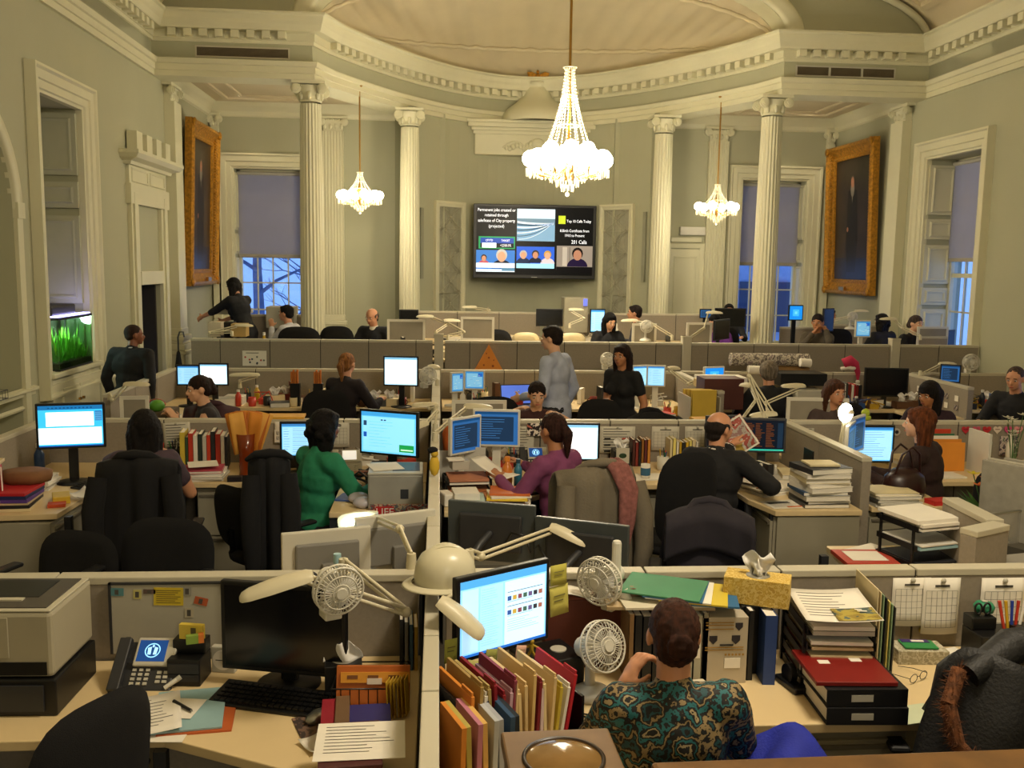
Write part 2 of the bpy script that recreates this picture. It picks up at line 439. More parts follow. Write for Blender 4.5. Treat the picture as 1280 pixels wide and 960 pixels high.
# end wall above the cornice, pierced by the apse arch
def arcz(x):return 5.46+0.88*math.sqrt(max(0,1-((x-AX)/3.2)**2))
mb=MB();N=64
for i in range(N):
 a=XL+(XR-XL)*i/N;b=XL+(XR-XL)*(i+1)/N
 la=arcz(a) if abs(a-AX) < 3.2 else 5.45;lb=arcz(b) if abs(b-AX) < 3.2 else 5.45
 ta=max(la,vault(a));tb=max(lb,vault(b))
 mb.add([(a,YC-.15,la),(b,YC-.15,lb),(b,YC-.15,tb),(a,YC-.15,ta)],[(0,1,2,3)])
 mb.add([(a,YC+.3,la),(b,YC+.3,lb),(b,YC+.3,tb+.1),(a,YC+.3,ta+.1)],[(3,2,1,0)])
struct('wall_lunette',mb,WALL)
# moulding where vault meets the end wall
mb=MB();pts=[]
for i in range(61):
 t=-PI/2+PI*i/60;x=AX+5.2*math.sin(t);pts.append(Vector((x,YC-.19,5.42+1.13*math.cos(t))))
mb.tube(pts,0.05,8);struct('trim_5',mb,TRIM)
# apse arch ring and shallow half dome
def ringpt(t,r,dz=0):return Vector((AX+(3.2+r)*math.sin(t),0,5.46+(0.88+r)*math.cos(t)))
mb=MB();prof=[(0.0,YC+.3),(0.0,YC-.17),(-.03,YC-.21),(.05,YC-.24),(.13,YC-.22),(.20,YC-.24),(.24,YC-.20),(.26,YC-.15)]
n=60
vs=[]
for r,y in prof:
 for i in range(n+1):
  q=ringpt(-PI/2+PI*i/n,r);vs.append((q.x,y,max(q.z,5.45)))
mb.add(vs,[(j*(n+1)+i,j*(n+1)+i+1,(j+1)*(n+1)+i+1,(j+1)*(n+1)+i) for j in range(len(prof)-1) for i in range(n)],None,True)
struct('trim_6',mb,TRIM)
def dome(u,v):
 # u along the curve, v from cornice (0) to the arch (1)
 i=u*40;x=AX-3.2+6.4*u;y=par(x)
 t=-PI/2+PI*u;xa=AX+3.2*math.sin(t);za=5.46+0.88*math.cos(t);ya=YC+.28
 s=math.sin(v*PI/2);c=1-math.cos(v*PI/2)
 px=x+(xa-x)*s;py=y+(ya-y)*(0.15*s+0.85*c);pz=5.44+(za-5.44)*(s**1.0)
 fl=0.012*math.cos(u*2*PI*26)*min(1,(v*(1-v))*5)
 return (px,py,pz+fl)
mb=MB();mb.grid(dome,160,14)
for v in (.30,.86):
 mb.tube([Vector(dome(i/60,v))-Vector((0,0,.03)) for i in range(61)],.035,6)
struct('ceiling_apse',mb,PLASTER)

# ---------------------------------------------------------------- casings, niches, doors
CAS=[(-.006,-.05),(-.006,.02),(.02,.025),(.03,.045),(.10,.05),(.11,.07),(.19,.075),(.21,.10),(.235,.10),(.245,0)]
def casing_x(name,X,y0,y1,z0,z1,s,prof=CAS):
 mb=MB();mb.sweep_rect((X,0,0),(0,1,0),(0,0,1),(s,0,0),y0,y1,z0,z1,prof);return struct(name,mb,TRIM)
def casing_y(name,Y,x0,x1,z0,z1,prof=CAS):
 mb=MB();mb.sweep_rect((0,Y,0),(1,0,0),(0,0,1),(0,-1,0),x0,x1,z0,z1,prof);return struct(name,mb,TRIM)
# left niche with panelled shutters (aquarium stands in it)
c=casing_x('trim_7',XL,9.36,10.45,1.15,3.8,1)
shut=M('shutter_paint','b5b59c',0.6,var=0.03)
mb=MB();mb.bx(XL-.56,XL-.5,9.36,10.45,1.15,3.8)
for z0,z1 in ((1.25,1.75),(1.85,2.75),(2.85,3.7)):
 for y0,y1 in ((9.42,9.86),(9.95,10.39)):
  mb.sweep_rect((XL-.5,0,0),(0,1,0),(0,0,1),(1,0,0),y0+.06,y1-.06,z0+.06,z1-.06,[(0,0),(0,.012),(.02,.02),(.04,0)])
struct('wall_niche',mb,shut)
for k,(z0,z1) in enumerate(((1.2,1.7),(1.78,2.7),(2.78,3.05),(3.12,3.75))):
 mb=MB();mb.bx(XL-.5,XL-.04,10.40,10.445,z0,z1)
 mb.sweep_rect((0,10.40,0),(1,0,0),(0,0,1),(0,-1,0),XL-.42,XL-.12,z0+.08,z1-.08,[(0,0),(0,.01),(.02,.015),(.035,0)])
 struct('trim_8',mb,shut)
# arch niche trim
mb=MB();yc,r=7.82,0.92
pts=[(yc-(r+.0)*math.cos(PI*i/24),2.68+r*math.sin(PI*i/24)) for i in range(25)]
vs=[]
for d,h in ((0,-.03),(0,.02),(.02,.04),(.10,.05),(.12,0)):
 for i in range(25):
  t=PI*i/24;vs.append((XL+h,yc-(r+d)*math.cos(t),2.68+(r+d)*math.sin(t)))
mb.add(vs,[(j*25+i,j*25+i+1,(j+1)*25+i+1,(j+1)*25+i) for j in range(4) for i in range(24)],None,True)
for y in (6.9-.02,8.74+.02):
 mb.bx(XL-.25,XL+.05,y-.02 if y > 8 else y-.12,y+.12 if y > 8 else y+.02,2.60,2.74);mb.bx(XL-.2,XL+.035,y-.01 if y > 8 else y-.10,y+.10 if y > 8 else y+.01,0.0,2.60)
struct('trim_9',mb,TRIM)
mb=MB();mb.bx(XL-.45,XL-.35,6.8,8.9,0,4.0);struct('wall_arch_recess',mb,WALL)
# dado rail and panel mouldings on the left wall
mb=MB();DADO=[(0,1.00),(.015,1.0),(.02,1.03),(.05,1.045),(.05,1.07),(0,1.08)]
mb.sweep_path([(XL,YB),(XL,9.0)],DADO,side=-1);mb.sweep_path([(XL,10.75),(XL,11.55)],DADO,side=-1)
for y0,y1 in ((8.0,8.8),(10.8,11.45),(5,6.6)):
 mb.sweep_rect((XL,0,0),(0,1,0),(0,0,1),(1,0,0),y0,y1,.25,.88,[(0,0),(0,.012),(.02,.02),(.04,0)])
struct('trim_10',mb,TRIM)
# cupboard under the aquarium niche
cb=empty('wall_cupboard',(XL,9.9,0),label='cream built-in wall cupboard with two doors under the aquarium',cat='cupboard')
MB().bx(.0,.06,-.62,.62,0,1.08).build('body',TRIM,cb)
MB().bx(-.45,.10,-.66,.66,1.10,1.15).build('sill',TRIM,cb,bevel=.01)
for s in (-1,1):
 d=MB().bx(.06,.085,.01*s,.42*s,.18,.98).build('door',TRIM,cb,bevel=.004)
 MB().cone((.085,.05*s,.83),(.11,.05*s,.83),.012,.016,10).build('knob',BRASS,d)
# baseboards
mb=MB();mb.sweep_path([(XL,YB),(XL,11.9)],[(0,.2),(.015,.19),(.02,.17),(.02,0)],side=-1);struct('baseboard_left',mb,TRIM)
mb=MB();mb.sweep_path([(XR,11.9),(XR,YB)],[(0,.2),(.015,.19),(.02,.17),(.02,0)],side=-1);struct('baseboard_right',mb,TRIM)

# left doorway: surround, canopy, over-door window, dark corridor behind
t=struct('trim_11',MB().bx(XL,XL+.05,11.86,12.14,0,3.12).bx(XL,XL+.05,13.10,13.36,0,3.12).bx(XL+.05,XL+.075,11.92,12.06,0,3.06).bx(XL+.05,XL+.075,13.18,13.30,0,3.06)
     .bx(XL,XL+.06,12.14,13.10,1.93,2.10),TRIM,bevel=.004)
mb=MB();mb.bx(XL,XL+.07,11.80,13.42,2.92,3.16);mb.bx(XL,XL+.04,11.84,13.38,3.16,3.38)
mb.sweep_rect((XL+.04,0,0),(0,1,0),(0,0,1),(1,0,0),11.95,12.55,3.21,3.33,[(0,0),(0,.01),(.02,.015),(.03,0)])
mb.sweep_rect((XL+.04,0,0),(0,1,0),(0,0,1),(1,0,0),12.68,13.28,3.21,3.33,[(0,0),(0,.01),(.02,.015),(.03,0)])
prof=[(0,3.38),(.05,3.38),(.06,3.42),(.15,3.45),(.19,3.50),(.19,3.54),(0,3.56)]
vs=[]
for o_,z in prof:
 vs += [(XL,11.80-o_,z),(XL+.04+o_,11.80-o_,z),(XL+.04+o_,13.42+o_,z),(XL,13.42+o_,z)]
mb.add(vs,[(j*4+i,j*4+i+1,j*4+4+i+1,j*4+4+i) for j in range(len(prof)-1) for i in range(3)]+[(len(vs)-4,len(vs)-3,len(vs)-2,len(vs)-1)])
struct('trim_12',mb,TRIM)
mb=MB()
for k in range(4):mb.bx(XL+.02,XL+.14,11.86+k*.40,11.86+k*.40+.22,3.56,3.78)
struct('trim_13',mb,TRIM)
w=struct('window_3',MB().bx(XL-.12,XL-.10,12.14,13.10,2.10,2.92),M('frosted_dim_glass','b8b39a',.25,var=.1,scale=9))
for y in (12.16,12.60,12.64,13.08):MB().bx(XL-.10,XL-.04,y-.03,y+.03,2.10,2.92).build('stile',TRIM,w)
for z in (2.13,2.48,2.89):MB().bx(XL-.10,XL-.05,12.14,13.10,z-.02,z+.02).build('rail',TRIM,w)
for k in range(8):
 y=12.22+k*.05 if k < 4 else 12.72+(k-4)*.1;MB().bx(XL-.10,XL-.07,y-.004,y+.004,2.12,2.9).build('muntin',TRIM,w)
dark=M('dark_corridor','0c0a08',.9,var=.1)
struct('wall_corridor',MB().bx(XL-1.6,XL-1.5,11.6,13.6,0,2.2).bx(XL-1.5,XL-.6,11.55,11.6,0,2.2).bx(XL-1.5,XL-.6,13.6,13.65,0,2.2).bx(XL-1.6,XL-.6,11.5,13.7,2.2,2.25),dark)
door=empty('door_1',(XL-.05,13.08,0));door['kind']='structure'
MB().bx(-.9,0,-.045,0,.01,1.91).build('door_leaf',M('door_dark_paint','2b2620',.5),door)
MB().cone((-.82,-.045,.95),(-.82,-.10,.95),.02,.025,10).build('door_knob',BRASS,door)

# corner and rear pilasters, columns
def capital(mb,w,d,z0,h,round_=False):
 """small ionic-corinthian capital: bell, leaves, volutes, abacus"""
 if round_:mb.lathe([(w*.46,z0),(w*.5,z0+.02),(w*.45,z0+.03),(w*.46,z0+h*.35),(w*.60,z0+h*.7),(w*.62,z0+h*.8)],20)
 else:mb.bx(-w*.46,w*.46,-d*.5,d*.1,z0,z0+h*.8)
 for sx in (-1,1):
  for sy in ((-1,1) if round_ else (-1,)):
   cx=sx*w*.56;cy=sy*(w*.52 if round_ else d*.62)
   for k in range(3):
    R=h*(.26-.07*k);mb.cone((cx-sx*.0,cy-.02*(k+1),z0+h*.62),(cx,cy+.02*(k+1),z0+h*.62),R,R,14)
 nl=8 if round_ else 4
 for k in range(nl):
  if round_:a=2*PI*k/nl;mb.ball((w*.5*math.cos(a),w*.5*math.sin(a),z0+h*.3),(.03,.03,h*.22),8)
  else:mb.ball((-w*.4+w*.8*k/(nl-1),-d*.52,z0+h*.32),(.03,.025,h*.2),8)
 for k in range(9):mb.ball((-w*.42+w*.84*k/8,-(w*.52 if round_ else d*.58),z0+h*.78),(.018,.018,.018),6)
 mb.bx(-w*.72,w*.72,-(w*.72 if round_ else d*.72),(w*.72 if round_ else d*.1),z0+h*.86,z0+h)
def column(loc,r,z0,z1,label,base=True):
 t=empty('column',(loc[0],loc[1],z0),label=label,cat='column',group=None)
 H_=z1-z0;nf=20;hc=.26
 def fl(a,z):
  q=(a*nf/(2*PI)) % 1.0
  return 1-0.075*max(0,math.sin(PI*min(1,max(0,(q-.12)/.76))))
 pr=[(r*1.0,.45),(r*1.0,H_*.4),(r*.93,H_*.75),(r*.86,H_-hc-.02)]
 MB().lathe(pr,nf*8,rfun=fl).build('shaft',TRIM,t)
 b=MB().lathe([(r*1.42,0),(r*1.42,.30),(r*1.36,.31),(r*1.36,.34),(r*1.38,.36),(r*1.36,.385),(r*1.2,.39),(r*1.18,.41),(r*1.22,.43),(r*1.15,.45),(r*1.0,.46)],32)
 b.build('base',TRIM,t)
 m2=MB();capital(m2,r*1.85,r*1.85,H_-hc,hc,True);m2.build('capital',TRIM,t)
 return t
column((-1.735,YC+.06),.165,ZD,4.64,'tall fluted cream column at the left mouth of the apse')
column((4.665,YC+.06),.165,ZD,4.64,'tall fluted cream column at the right mouth of the apse')
column((-0.46,15.25),.165,ZD,4.64,'fluted cream column between left chandelier and wall screen')
column((3.60,15.25),.165,ZD,4.64,'fluted cream column between wall screen and right chandelier')
def pilaster(loc,w,d,z0,z1,label,rz=0,ped=0.75,fluted=True):
 t=empty('pilaster',(loc[0],loc[1],z0),rz,label=label,cat='pilaster')
 H_=z1-z0;mb=MB();zb=ped+.30
 poly=[(-w/2,0),(-w/2,-d)]
 nf=7
 if fluted:
  for k in range(nf):
   a=-w/2+w*(k+.22)/nf;b=-w/2+w*(k+.78)/nf
   poly += [(a,-d),(a+.006,-d+.018),(b-.006,-d+.018),(b,-d)]
 poly += [(w/2,-d),(w/2,0)]
 mb.prism(poly,zb,H_-.24);mb.build('shaft',TRIM,t)
 b=MB();b.bx(-w*.62,w*.62,-d-.06,0,0,ped);b.bx(-w*.66,w*.66,-d-.08,0,ped-.06,ped)
 b.bx(-w*.64,w*.64,-d-.06,0,ped,ped+.09);b.bx(-w*.58,w*.58,-d-.035,0,ped+.09,ped+.14);b.bx(-w*.62,w*.62,-d-.05,0,ped+.14,ped+.21);b.bx(-w*.53,w*.53,-d-.012,0,ped+.21,ped+.31)
 b.build('base',TRIM,t,bevel=.012)
 m2=MB();capital(m2,w,d*1.3,H_-.24,.24);m2.build('capital',TRIM,t)
 return t
pilaster((XL,13.72),.36,.14,0.30,4.64,'plain cream pilaster beside the dark doorway',rz=PI/2,ped=.68,fluted=False)
pilaster((XR,13.62),.36,.14,ZD,4.64,'plain cream pilaster between right portrait and right side window',rz=-PI/2,ped=.62,fluted=False)
pilaster((-1.74,YF),.34,.10,ZD,4.62,'fluted cream pilaster on rear wall behind the left column',ped=.70)
pilaster((4.74,YF),.34,.10,ZD,4.62,'fluted cream pilaster between narrow white door and right window',ped=.70)
pilaster((XL+.10,YF),.13,.10,ZD,4.62,'slim cream pilaster in the corner beside the left portrait',ped=.70,fluted=False)
pilaster((XR-.10,YF),.13,.10,ZD,4.62,'slim cream pilaster in the corner beside the right portrait',ped=.70,fluted=False)

# ---------------------------------------------------------------- windows
GL=glassmat('window_glass','eef4ff',.06)
shade=M('roller_shade','a8a4a4',.9,var=.05,scale=4)
_nt=shade.node_tree;_b=_nt.nodes['Principled BSDF'];_o=_nt.nodes['Material Output']
_tr=_nt.nodes.new('ShaderNodeBsdfTranslucent');_tr.inputs[0].default_value=(.85,.84,.86,1);_mx=_nt.nodes.new('ShaderNodeMixShader');_mx.inputs[0].default_value=.33
_nt.links.new(_b.outputs[0],_mx.inputs[1]);_nt.links.new(_tr.outputs[0],_mx.inputs[2]);_nt.links.new(_mx.outputs[0],_o.inputs[0])
def sash_window(n,O,U,N,w,z0,z1,blind_z,nx=4,sillproj=.05):
 """O: base centre at window plane (z=0), U along width, N towards the room"""
 O=Vector(O);U=Vector(U);N=Vector(N)
 rz=math.atan2(U.y,U.x)
 t=empty('window_%d' % n,(O.x,O.y,0),rz);t['kind']='structure'
 # local: x along width, -y towards room
 f=MB();f.bx(-w/2,-w/2+.06,-.05,.05,z0,z1).bx(w/2-.06,w/2,-.05,.05,z0,z1).bx(-w/2,w/2,-.05,.05,z1-.06,z1).bx(-w/2,w/2,-.05,.05,z0,z0+.07);f.build('frame',TRIM,t)
 MB().bx(-w/2,w/2,-.25,0,z0-.05,z0).build('sill',TRIM,t)
 zm=(z0+z1)/2;MB().bx(-w/2+.06,w/2-.06,-.03,.03,zm-.03,zm+.03).build('meeting_rail',TRIM,t)
 iw=w-.12
 for k in range(1,nx):x=-iw/2+iw*k/nx;MB().bx(x-.011,x+.011,-.018,.018,z0+.07,z1-.06).build('muntin',TRIM,t)
 nr=6
 for k in range(1,nr):
  z=z0+.07+(z1-z0-.13)*k/nr
  if abs(z-zm) > .1:MB().bx(-iw/2,iw/2,-.018,.018,z-.011,z+.011).build('muntin',TRIM,t)
 for k in range(nx):
  for j in range(nr):
   xa=-iw/2+iw*k/nx;za=z0+.07+(z1-z0-.13)*j/nr
   MB().bx(xa+.011,xa+iw/nx-.011,-.003,.003,za+.011,za+(z1-z0-.13)/nr-.011).build('pane',GL,t)
 bl=empty('roller_blind',(O.x,O.y,0),rz,label='grey fabric roller blind pulled halfway down the %s' % {1:'rear left window',2:'rear right window',4:'right side window by the portrait',5:'near right side window'}[n],cat='blind')
 MB().bx(-w/2+.02,w/2-.02,-.088,-.083,blind_z,z1-.04).build('fabric',shade,bl)
 MB().bx(-w/2+.02,w/2-.02,-.093,-.078,blind_z-.03,blind_z+.02).build('hem_bar',M('blind_hem','a39c8e',.7),bl)
 MB().cone((-w/2+.02,-.085,z1-.06),(w/2-.02,-.085,z1-.06),.03,.03,14).build('roller',GREYP,bl)
 return t
sash_window(1,((-3.38-2.24)/2,YF+.33,0),(1,0,0),(0,-1,0),1.14,.9,3.76,2.34)
sash_window(2,((5.2+6.34)/2,YF+.33,0),(1,0,0),(0,-1,0),1.14,.9,3.76,2.34)
casing_y('trim_14',YF,-3.38,-2.24,.9,3.76)
casing_y('trim_15',YF,5.2,6.34,.9,3.76)
for (x,s) in ((-3.38,1),(6.34,-1)):
 for z0,z1 in ((.95,1.5),(1.56,2.3),(2.36,2.7),(2.76,3.7)):
  mb=MB();mb.bx(x,x+.02*s,YF+.02,YF+.27,z0,z1)
  mb.sweep_rect((x+.02*s,0,0),(0,1,0),(0,0,1),(s,0,0),YF+.08,YF+.22,z0+.06,z1-.06,[(0,0),(0,.008),(.015,.012),(.03,0)])
  struct('trim_16',mb,TRIM)
sash_window(4,(XR+.46,12.23,0),(0,-1,0),(-1,0,0),1.34,.6,3.8,2.42)
casing_x('trim_17',XR,11.56,12.90,.6,3.8,-1)
sash_window(5,(XR+.46,8.55,0),(0,-1,0),(-1,0,0),1.30,.6,3.8,2.42)
casing_x('trim_18',XR,7.9,9.2,.6,3.8,-1)
for z0,z1 in ((.65,1.25),(1.3,1.72),(1.78,2.02),(2.08,2.62),(2.70,2.98),(3.04,3.72)):
 mb=MB();mb.bx(XR+.02,XR+.42,12.87,12.90,z0,z1)
 mb.sweep_rect((0,12.87,0),(1,0,0),(0,0,1),(0,-1,0),XR+.11,XR+.34,z0+.07,z1-.07,[(0,0),(0,.01),(.02,.018),(.04,0)])
 struct('trim_19',mb,TRIM)
# vents in the frieze
for (xa,xb,n,side) in ((-3.17,-1.99,1,'left'),(4.91,6.29,3,'right')):
 t=empty('air_vent',((xa+xb)/2,YC-.15,4.965),label='long air vent grille in the frieze above the %s bay' % side,cat='vent')
 w=xb-xa;mb=MB();mb.sweep_rect((0,0,0),(1,0,0),(0,0,1),(0,-1,0),-w/2,w/2,-.055,.055,[(0,0),(0,.012),(.02,.012),(.02,0)]);mb.build('frame',GREYP if n > 1 else PTRIM,t)
 MB().bx(-w/2,w/2,-.003,0,-.055,.055).build('backing',M('vent_dark','4a3f30',.7),t)
 sl=MB()
 for k in range(10):sl.bx(-w/2,w/2,-.010,-.004,-.05+k*.0115-.002,-.05+k*.0115+.002)
 so=sl.build('slats',M('vent_slat','76694f',.5),t);so['kind']='stuff'
 for k in range(1,n):MB().bx(-w/2+w*k/n-.015,-w/2+w*k/n+.015,-.013,0,-.055,.055).build('divider',GREYP,t)
# narrow white door in the rear wall with a slatted box above
d=empty('door_2',(4.24,YF,ZD));d['kind']='structure'
mb=MB();mb.sweep_rect((0,0,0),(1,0,0),(0,0,1),(0,-1,0),-.25,.25,-.02,2.22,[(0,0),(0,.03),(.07,.035),(.09,.05),(.10,0)]);mb.build('door_frame',TRIM,d)
MB().bx(-.25,.25,-.03,0,0,2.2).build('door_leaf',TRIM,d,bevel=.004)
mb=MB();mb.sweep_rect((0,-.03,0),(1,0,0),(0,0,1),(0,-1,0),-.17,.17,.2,2.05,[(0,0),(.0,.008),(.02,.012),(.03,0)]);mb.build('door_panel',TRIM,d)
MB().cone((.21,-.03,1.0),(.21,-.07,1.0),.015,.018,10).build('door_knob',BRASS,d)
MB().bx(-.27,.27,-.07,0,2.32,2.40).build('door_cap',TRIM,d,bevel=.01)
t=empty('vent_box',(4.34,YF,2.80),label='small white louvred vent box above the narrow white door',cat='vent')
MB().bx(-.22,.22,-.10,0,0,.14).build('housing',WHITEP,t,bevel=.006)
for k in range(4):MB().bx(-.21,.21,-.112,-.10,.015+k*.032,.03+k*.032).build('louvre',WHITEP,t)
struct('trim_20',MB().bx(3.70,3.95,YF-.04,YF,ZD,4.6),TRIM)

# ---------------------------------------------------------------- apse fittings
def onapse(x,z,off=0.0):
 t,n=parn(x);return Vector((x+n.x*off,par(x)+n.y*off,z)),math.atan2(t.y,t.x)
# lattice grilles
for gx,side in ((0.16,'left'),(3.02+.02,'right')):
 px,a=onapse(gx,1.40,.03)
 t=empty('lattice_grille',px,a,label='cream framed metal lattice grille %s of the wall screen' % side,cat='grille')
 w,h=.52,1.80
 mb=MB();mb.sweep_rect((0,0,0),(1,0,0),(0,0,1),(0,-1,0),-w/2,w/2,0,h,[(0,.0),(0,.035),(.03,.04),(.06,.055),(.09,.05),(.095,-.05)]);mb.build('frame',TRIM,t)
 MB().bx(-w/2,w/2,-.012,0,0,h).build('backing',M('grille_back','9c9a84',.6),t)
 la=MB();nk=5
 for k in range(nk+1):z=h*k/nk;la.cone((-w/2,-.03,z),(w/2,-.03,z),.005,.005,6)
 for k in range(7):x=-w/2+w*k/6;la.cone((x,-.022,0),(x,-.022,h),.003,.003,5)
 for k in range(nk):
  z=h*(k+.5)/nk
  for s in (-1,1):
   la.cone((-w/2,-.03,z-s*h/nk/2),(w/2,-.03,z+s*h/nk/2),.004,.004,6)
   la.tube([(s*w*.5*math.cos(-PI/2+PI*i/12)*-1+s*w/2*1.0,-.034,z+h/nk*.48*math.sin(-PI/2+PI*i/12)) for i in range(13)],.004,5)
  la.ball((0,-.035,z),.018,8);
 la.build('lattice',M('lattice_metal','b5b096',.4,.3),t)
# shelf-like pediment with carved relief, swelling urn base and gilt eagle
t=empty('carved_overdoor',(1.69,16.62,4.12),label='white carved shelf with swelling dome high above the screen',cat='pediment')
mb=MB();w=1.08
mb.bx(-w,w,-.16,.12,0,.36)
for (o_,z0,z1) in ((.03,.34,.40),(.06,.40,.45),(.12,.45,.52),(.14,.52,.57)):mb.bx(-w-o_,w+o_,-.16-o_,.12,z0,z1)
mb.build('shelf',TRIM,t,bevel=.006)
mb=MB()
for k in range(-9,10):
 x=k*.06;mb.ball((x,-.17,.10+.12*abs(math.sin(k*.8))*(1-abs(k)/12)),(.035,.02,.05),8)
mb.ball((0,-.17,.2),(.12,.03,.09),12)
for s in (-1,1):mb.tube([(s*(.2+.4*i/10),-.17,.12+.10*math.sin(i/10*PI)) for i in range(11)],.018,6)
mb.build('relief',TRIM,t)
MB().lathe([(.62,.57),(.63,.60),(.60,.70),(.52,.80),(.38,.90),(.26,1.02),(.20,1.15),(.19,1.20),(.22,1.22),(.22,1.25),(0.0,1.26)],32,c=(0,.12,0)).build('swelling_dome',TRIM,t)
e=empty('gilt_eagle',(1.69,16.60,5.37),label='small gilt eagle perched on top of the carved dome',cat='ornament')
mb=MB();mb.ball((0,0,.07),(.05,.05,.08),10);mb.ball((-.01,-.03,.165),(.028,.03,.03),8);mb.cone((-.01,-.05,.165),(-.01,-.085,.155),.012,.002,6);mb.cone((0,.02,.03),(0,.06,-.02),.04,.05,8)
mb.build('body',GOLD,e)
for s in (-1,1):
 mb=MB();mb.add([(s*.03,0,.06),(s*.03,0,.13),(s*.12,-.01,.17),(s*.19,-.02,.15),(s*.17,-.02,.06),(s*.13,-.01,.0),(s*.03,.02,.06),(s*.03,.02,.13),(s*.12,.01,.17),(s*.19,0,.15),(s*.17,0,.06),(s*.13,.01,.0)],
     [(0,1,2,3,4,5),(11,10,9,8,7,6)]+[(i,6+i,6+(i+1) % 6,(i+1) % 6) for i in range(6)]);mb.build('wing',GOLD,e)
# wall flue strips beside grilles
for x,s in ((-.30,'left'),(3.42,'right')):
 p_,a=onapse(x,2.0,.02);o=MB().bx(-.035,.035,-.03,0,0,1.15).build('wall_speaker',C('8f8e78',.6),None,loc=p_,rz=a,bevel=.006)
 tag(o,'slim grey wall-mounted column speaker %s of the wall screen behind a column' % s,'speaker')

# outside: pale facade, trees
sky=M('facade_dusk','a8b2c8',.9,var=.1)
fac=tag(MB().bx(3.5,12,24,25,-3,2.4).build('building',sky),'dim stone building seen through the rear right window','building')
for k in range(9):
 for j in range(2):
  MB().bx(4.2+k*.9,4.7+k*.9,23.93,24,-1.5+j*2.1,-.2+j*2.1).build('window',M('facade_window','27344f',.3),fac)
bark=M('tree_bark','6a7690',.9,var=.2)
def tree(x,y,h,seed,label):
 r_=random.Random(seed);t=empty('bare_tree',(x,y,-3),label=label,cat='tree')
 tr=MB();tr.tube([(0,0,0),(.05,0,h*.3),(-.05,.1,h*.6),(.1,0,h)],[.2,.16,.1,.03],8);tr.build('trunk',bark,t)
 br=MB()
 def b(p,d,L,r,lv):
  q=p+d*L;mid=p+d*L*.5+Vector((r_.uniform(-.1,.1),0,r_.uniform(-.05,.1)))*L
  br.tube([p,mid,q],[r,r*.75,r*.5],5)
  if lv > 0:
   for _ in range(3):
    nd=(d+Vector((r_.uniform(-.8,.8),r_.uniform(-.5,.5),r_.uniform(-.3,.7)))).normalized();b(q,nd,L*.68,r*.5,lv-1)
 for k in range(10):
  z=h*(.35+.06*k);s=1 if k % 2 else -1
  b(Vector((0,0,z)),Vector((s*.8,r_.uniform(-.3,.3),.5)).normalized(),1.1,.05,3)
 br.build('branches',bark,t)
 return t
tree(-4.0,21.5,8.5,3,'bare dusk tree just outside the rear left window')
tree(-2.2,24.0,9,5,'bare dusk tree farther back outside the rear left window')
# ================================================================ BUILDERS FOR FURNITURE, THINGS AND PEOPLE
def text(s,size,m,parent,loc,rot=(PI/2,0,0),align='CENTER',ext=0.0006,name='lettering',sx=1.0):
 cu=bpy.data.curves.new(name,'FONT');cu.body=s;cu.size=size;cu.align_x=align;cu.align_y='CENTER';cu.extrude=ext;cu.resolution_u=2
 cu.materials.append(m);q=bpy.data.objects.new(name,cu);COL.objects.link(q)
 dg=bpy.context.evaluated_depsgraph_get();dg.update();me=bpy.data.meshes.new_from_object(q.evaluated_get(dg));bpy.data.objects.remove(q);o=bpy.data.objects.new(name,me);COL.objects.link(o)
 o.parent=parent;o.location=loc;o.rotation_euler=rot;o.scale=(sx,1,1);return o
def R_(ax,a):return Matrix.Rotation(a,3,ax)

# ---- cubicle partitions: every fabric tile, cap and post is its own part
def partition(p0,p1,z0,h,joints,label,th=0.07,trim=PTRIM,fabric=PANELF,base=True,group=None,name='cubicle_partition'):
 p0=Vector((p0[0],p0[1]));p1=Vector((p1[0],p1[1]));L=(p1-p0).length;a=math.atan2((p1-p0).y,(p1-p0).x)
 t=empty(name,(p0.x,p0.y,z0),a,label=label,cat='partition',group=group)
 js=[0]+[j for j in joints if 0.03 < j < L-0.03]+[L]
 for i in range(len(js)-1):
  x0,x1=js[i],js[i+1];g=.004
  MB().bx(x0+g,x1-g,-th/2+.004,th/2-.004,.10 if base else 0,h-.03).build('panel',fabric,t,bevel=.003)
  MB().bx(x0+g,x1-g,-th/2,th/2,h-.03,h).build('top_cap',trim,t,bevel=.004)
  if base:MB().bx(x0+g,x1-g,-th/2,th/2,0,.10).build('base_raceway',trim,t)
 dk=M('joint_dark','2a261f',.8)  # black joint lines between the panel segments
 for j in js[1:-1]:MB().bx(j-.004,j+.004,-th/2+.008,th/2-.008,0,h-.008).build('joint',dk,t)
 return t
def post(x,y,z0,h,label,w=.09):
 t=empty('partition_post',(x,y,z0),label=label,cat='post')
 MB().bx(-w/2,w/2,-w/2,w/2,0,h).build('post',PTRIM,t,bevel=.004);MB().bx(-w/2-.004,w/2+.004,-w/2-.004,w/2+.004,h-.02,h).build('cap',PTRIM,t,bevel=.004)
 return t
def desk(poly,label,z=.74,z0=0.0,th=.035,legs=(),m=DESKM):
 cx=sum(p[0] for p in poly)/len(poly);cy=sum(p[1] for p in poly)/len(poly)
 t=empty('desk',(cx,cy,z0),label=label,cat='desk');q=[(p[0]-cx,p[1]-cy) for p in poly]
 MB().prism(q,z-z0-th,z-z0).build('desktop',m,t,bevel=.004)
 edge=M('desk_edge','5f5444',.5)
 n=len(q)
 for (x,y) in (legs or [(q[i][0]*.93,q[i][1]*.9) for i in range(n)]):
  MB().bx(x-.02,x+.02,y-.02,y+.02,0,z-z0-th).build('leg',DGREYP,t)
 return t
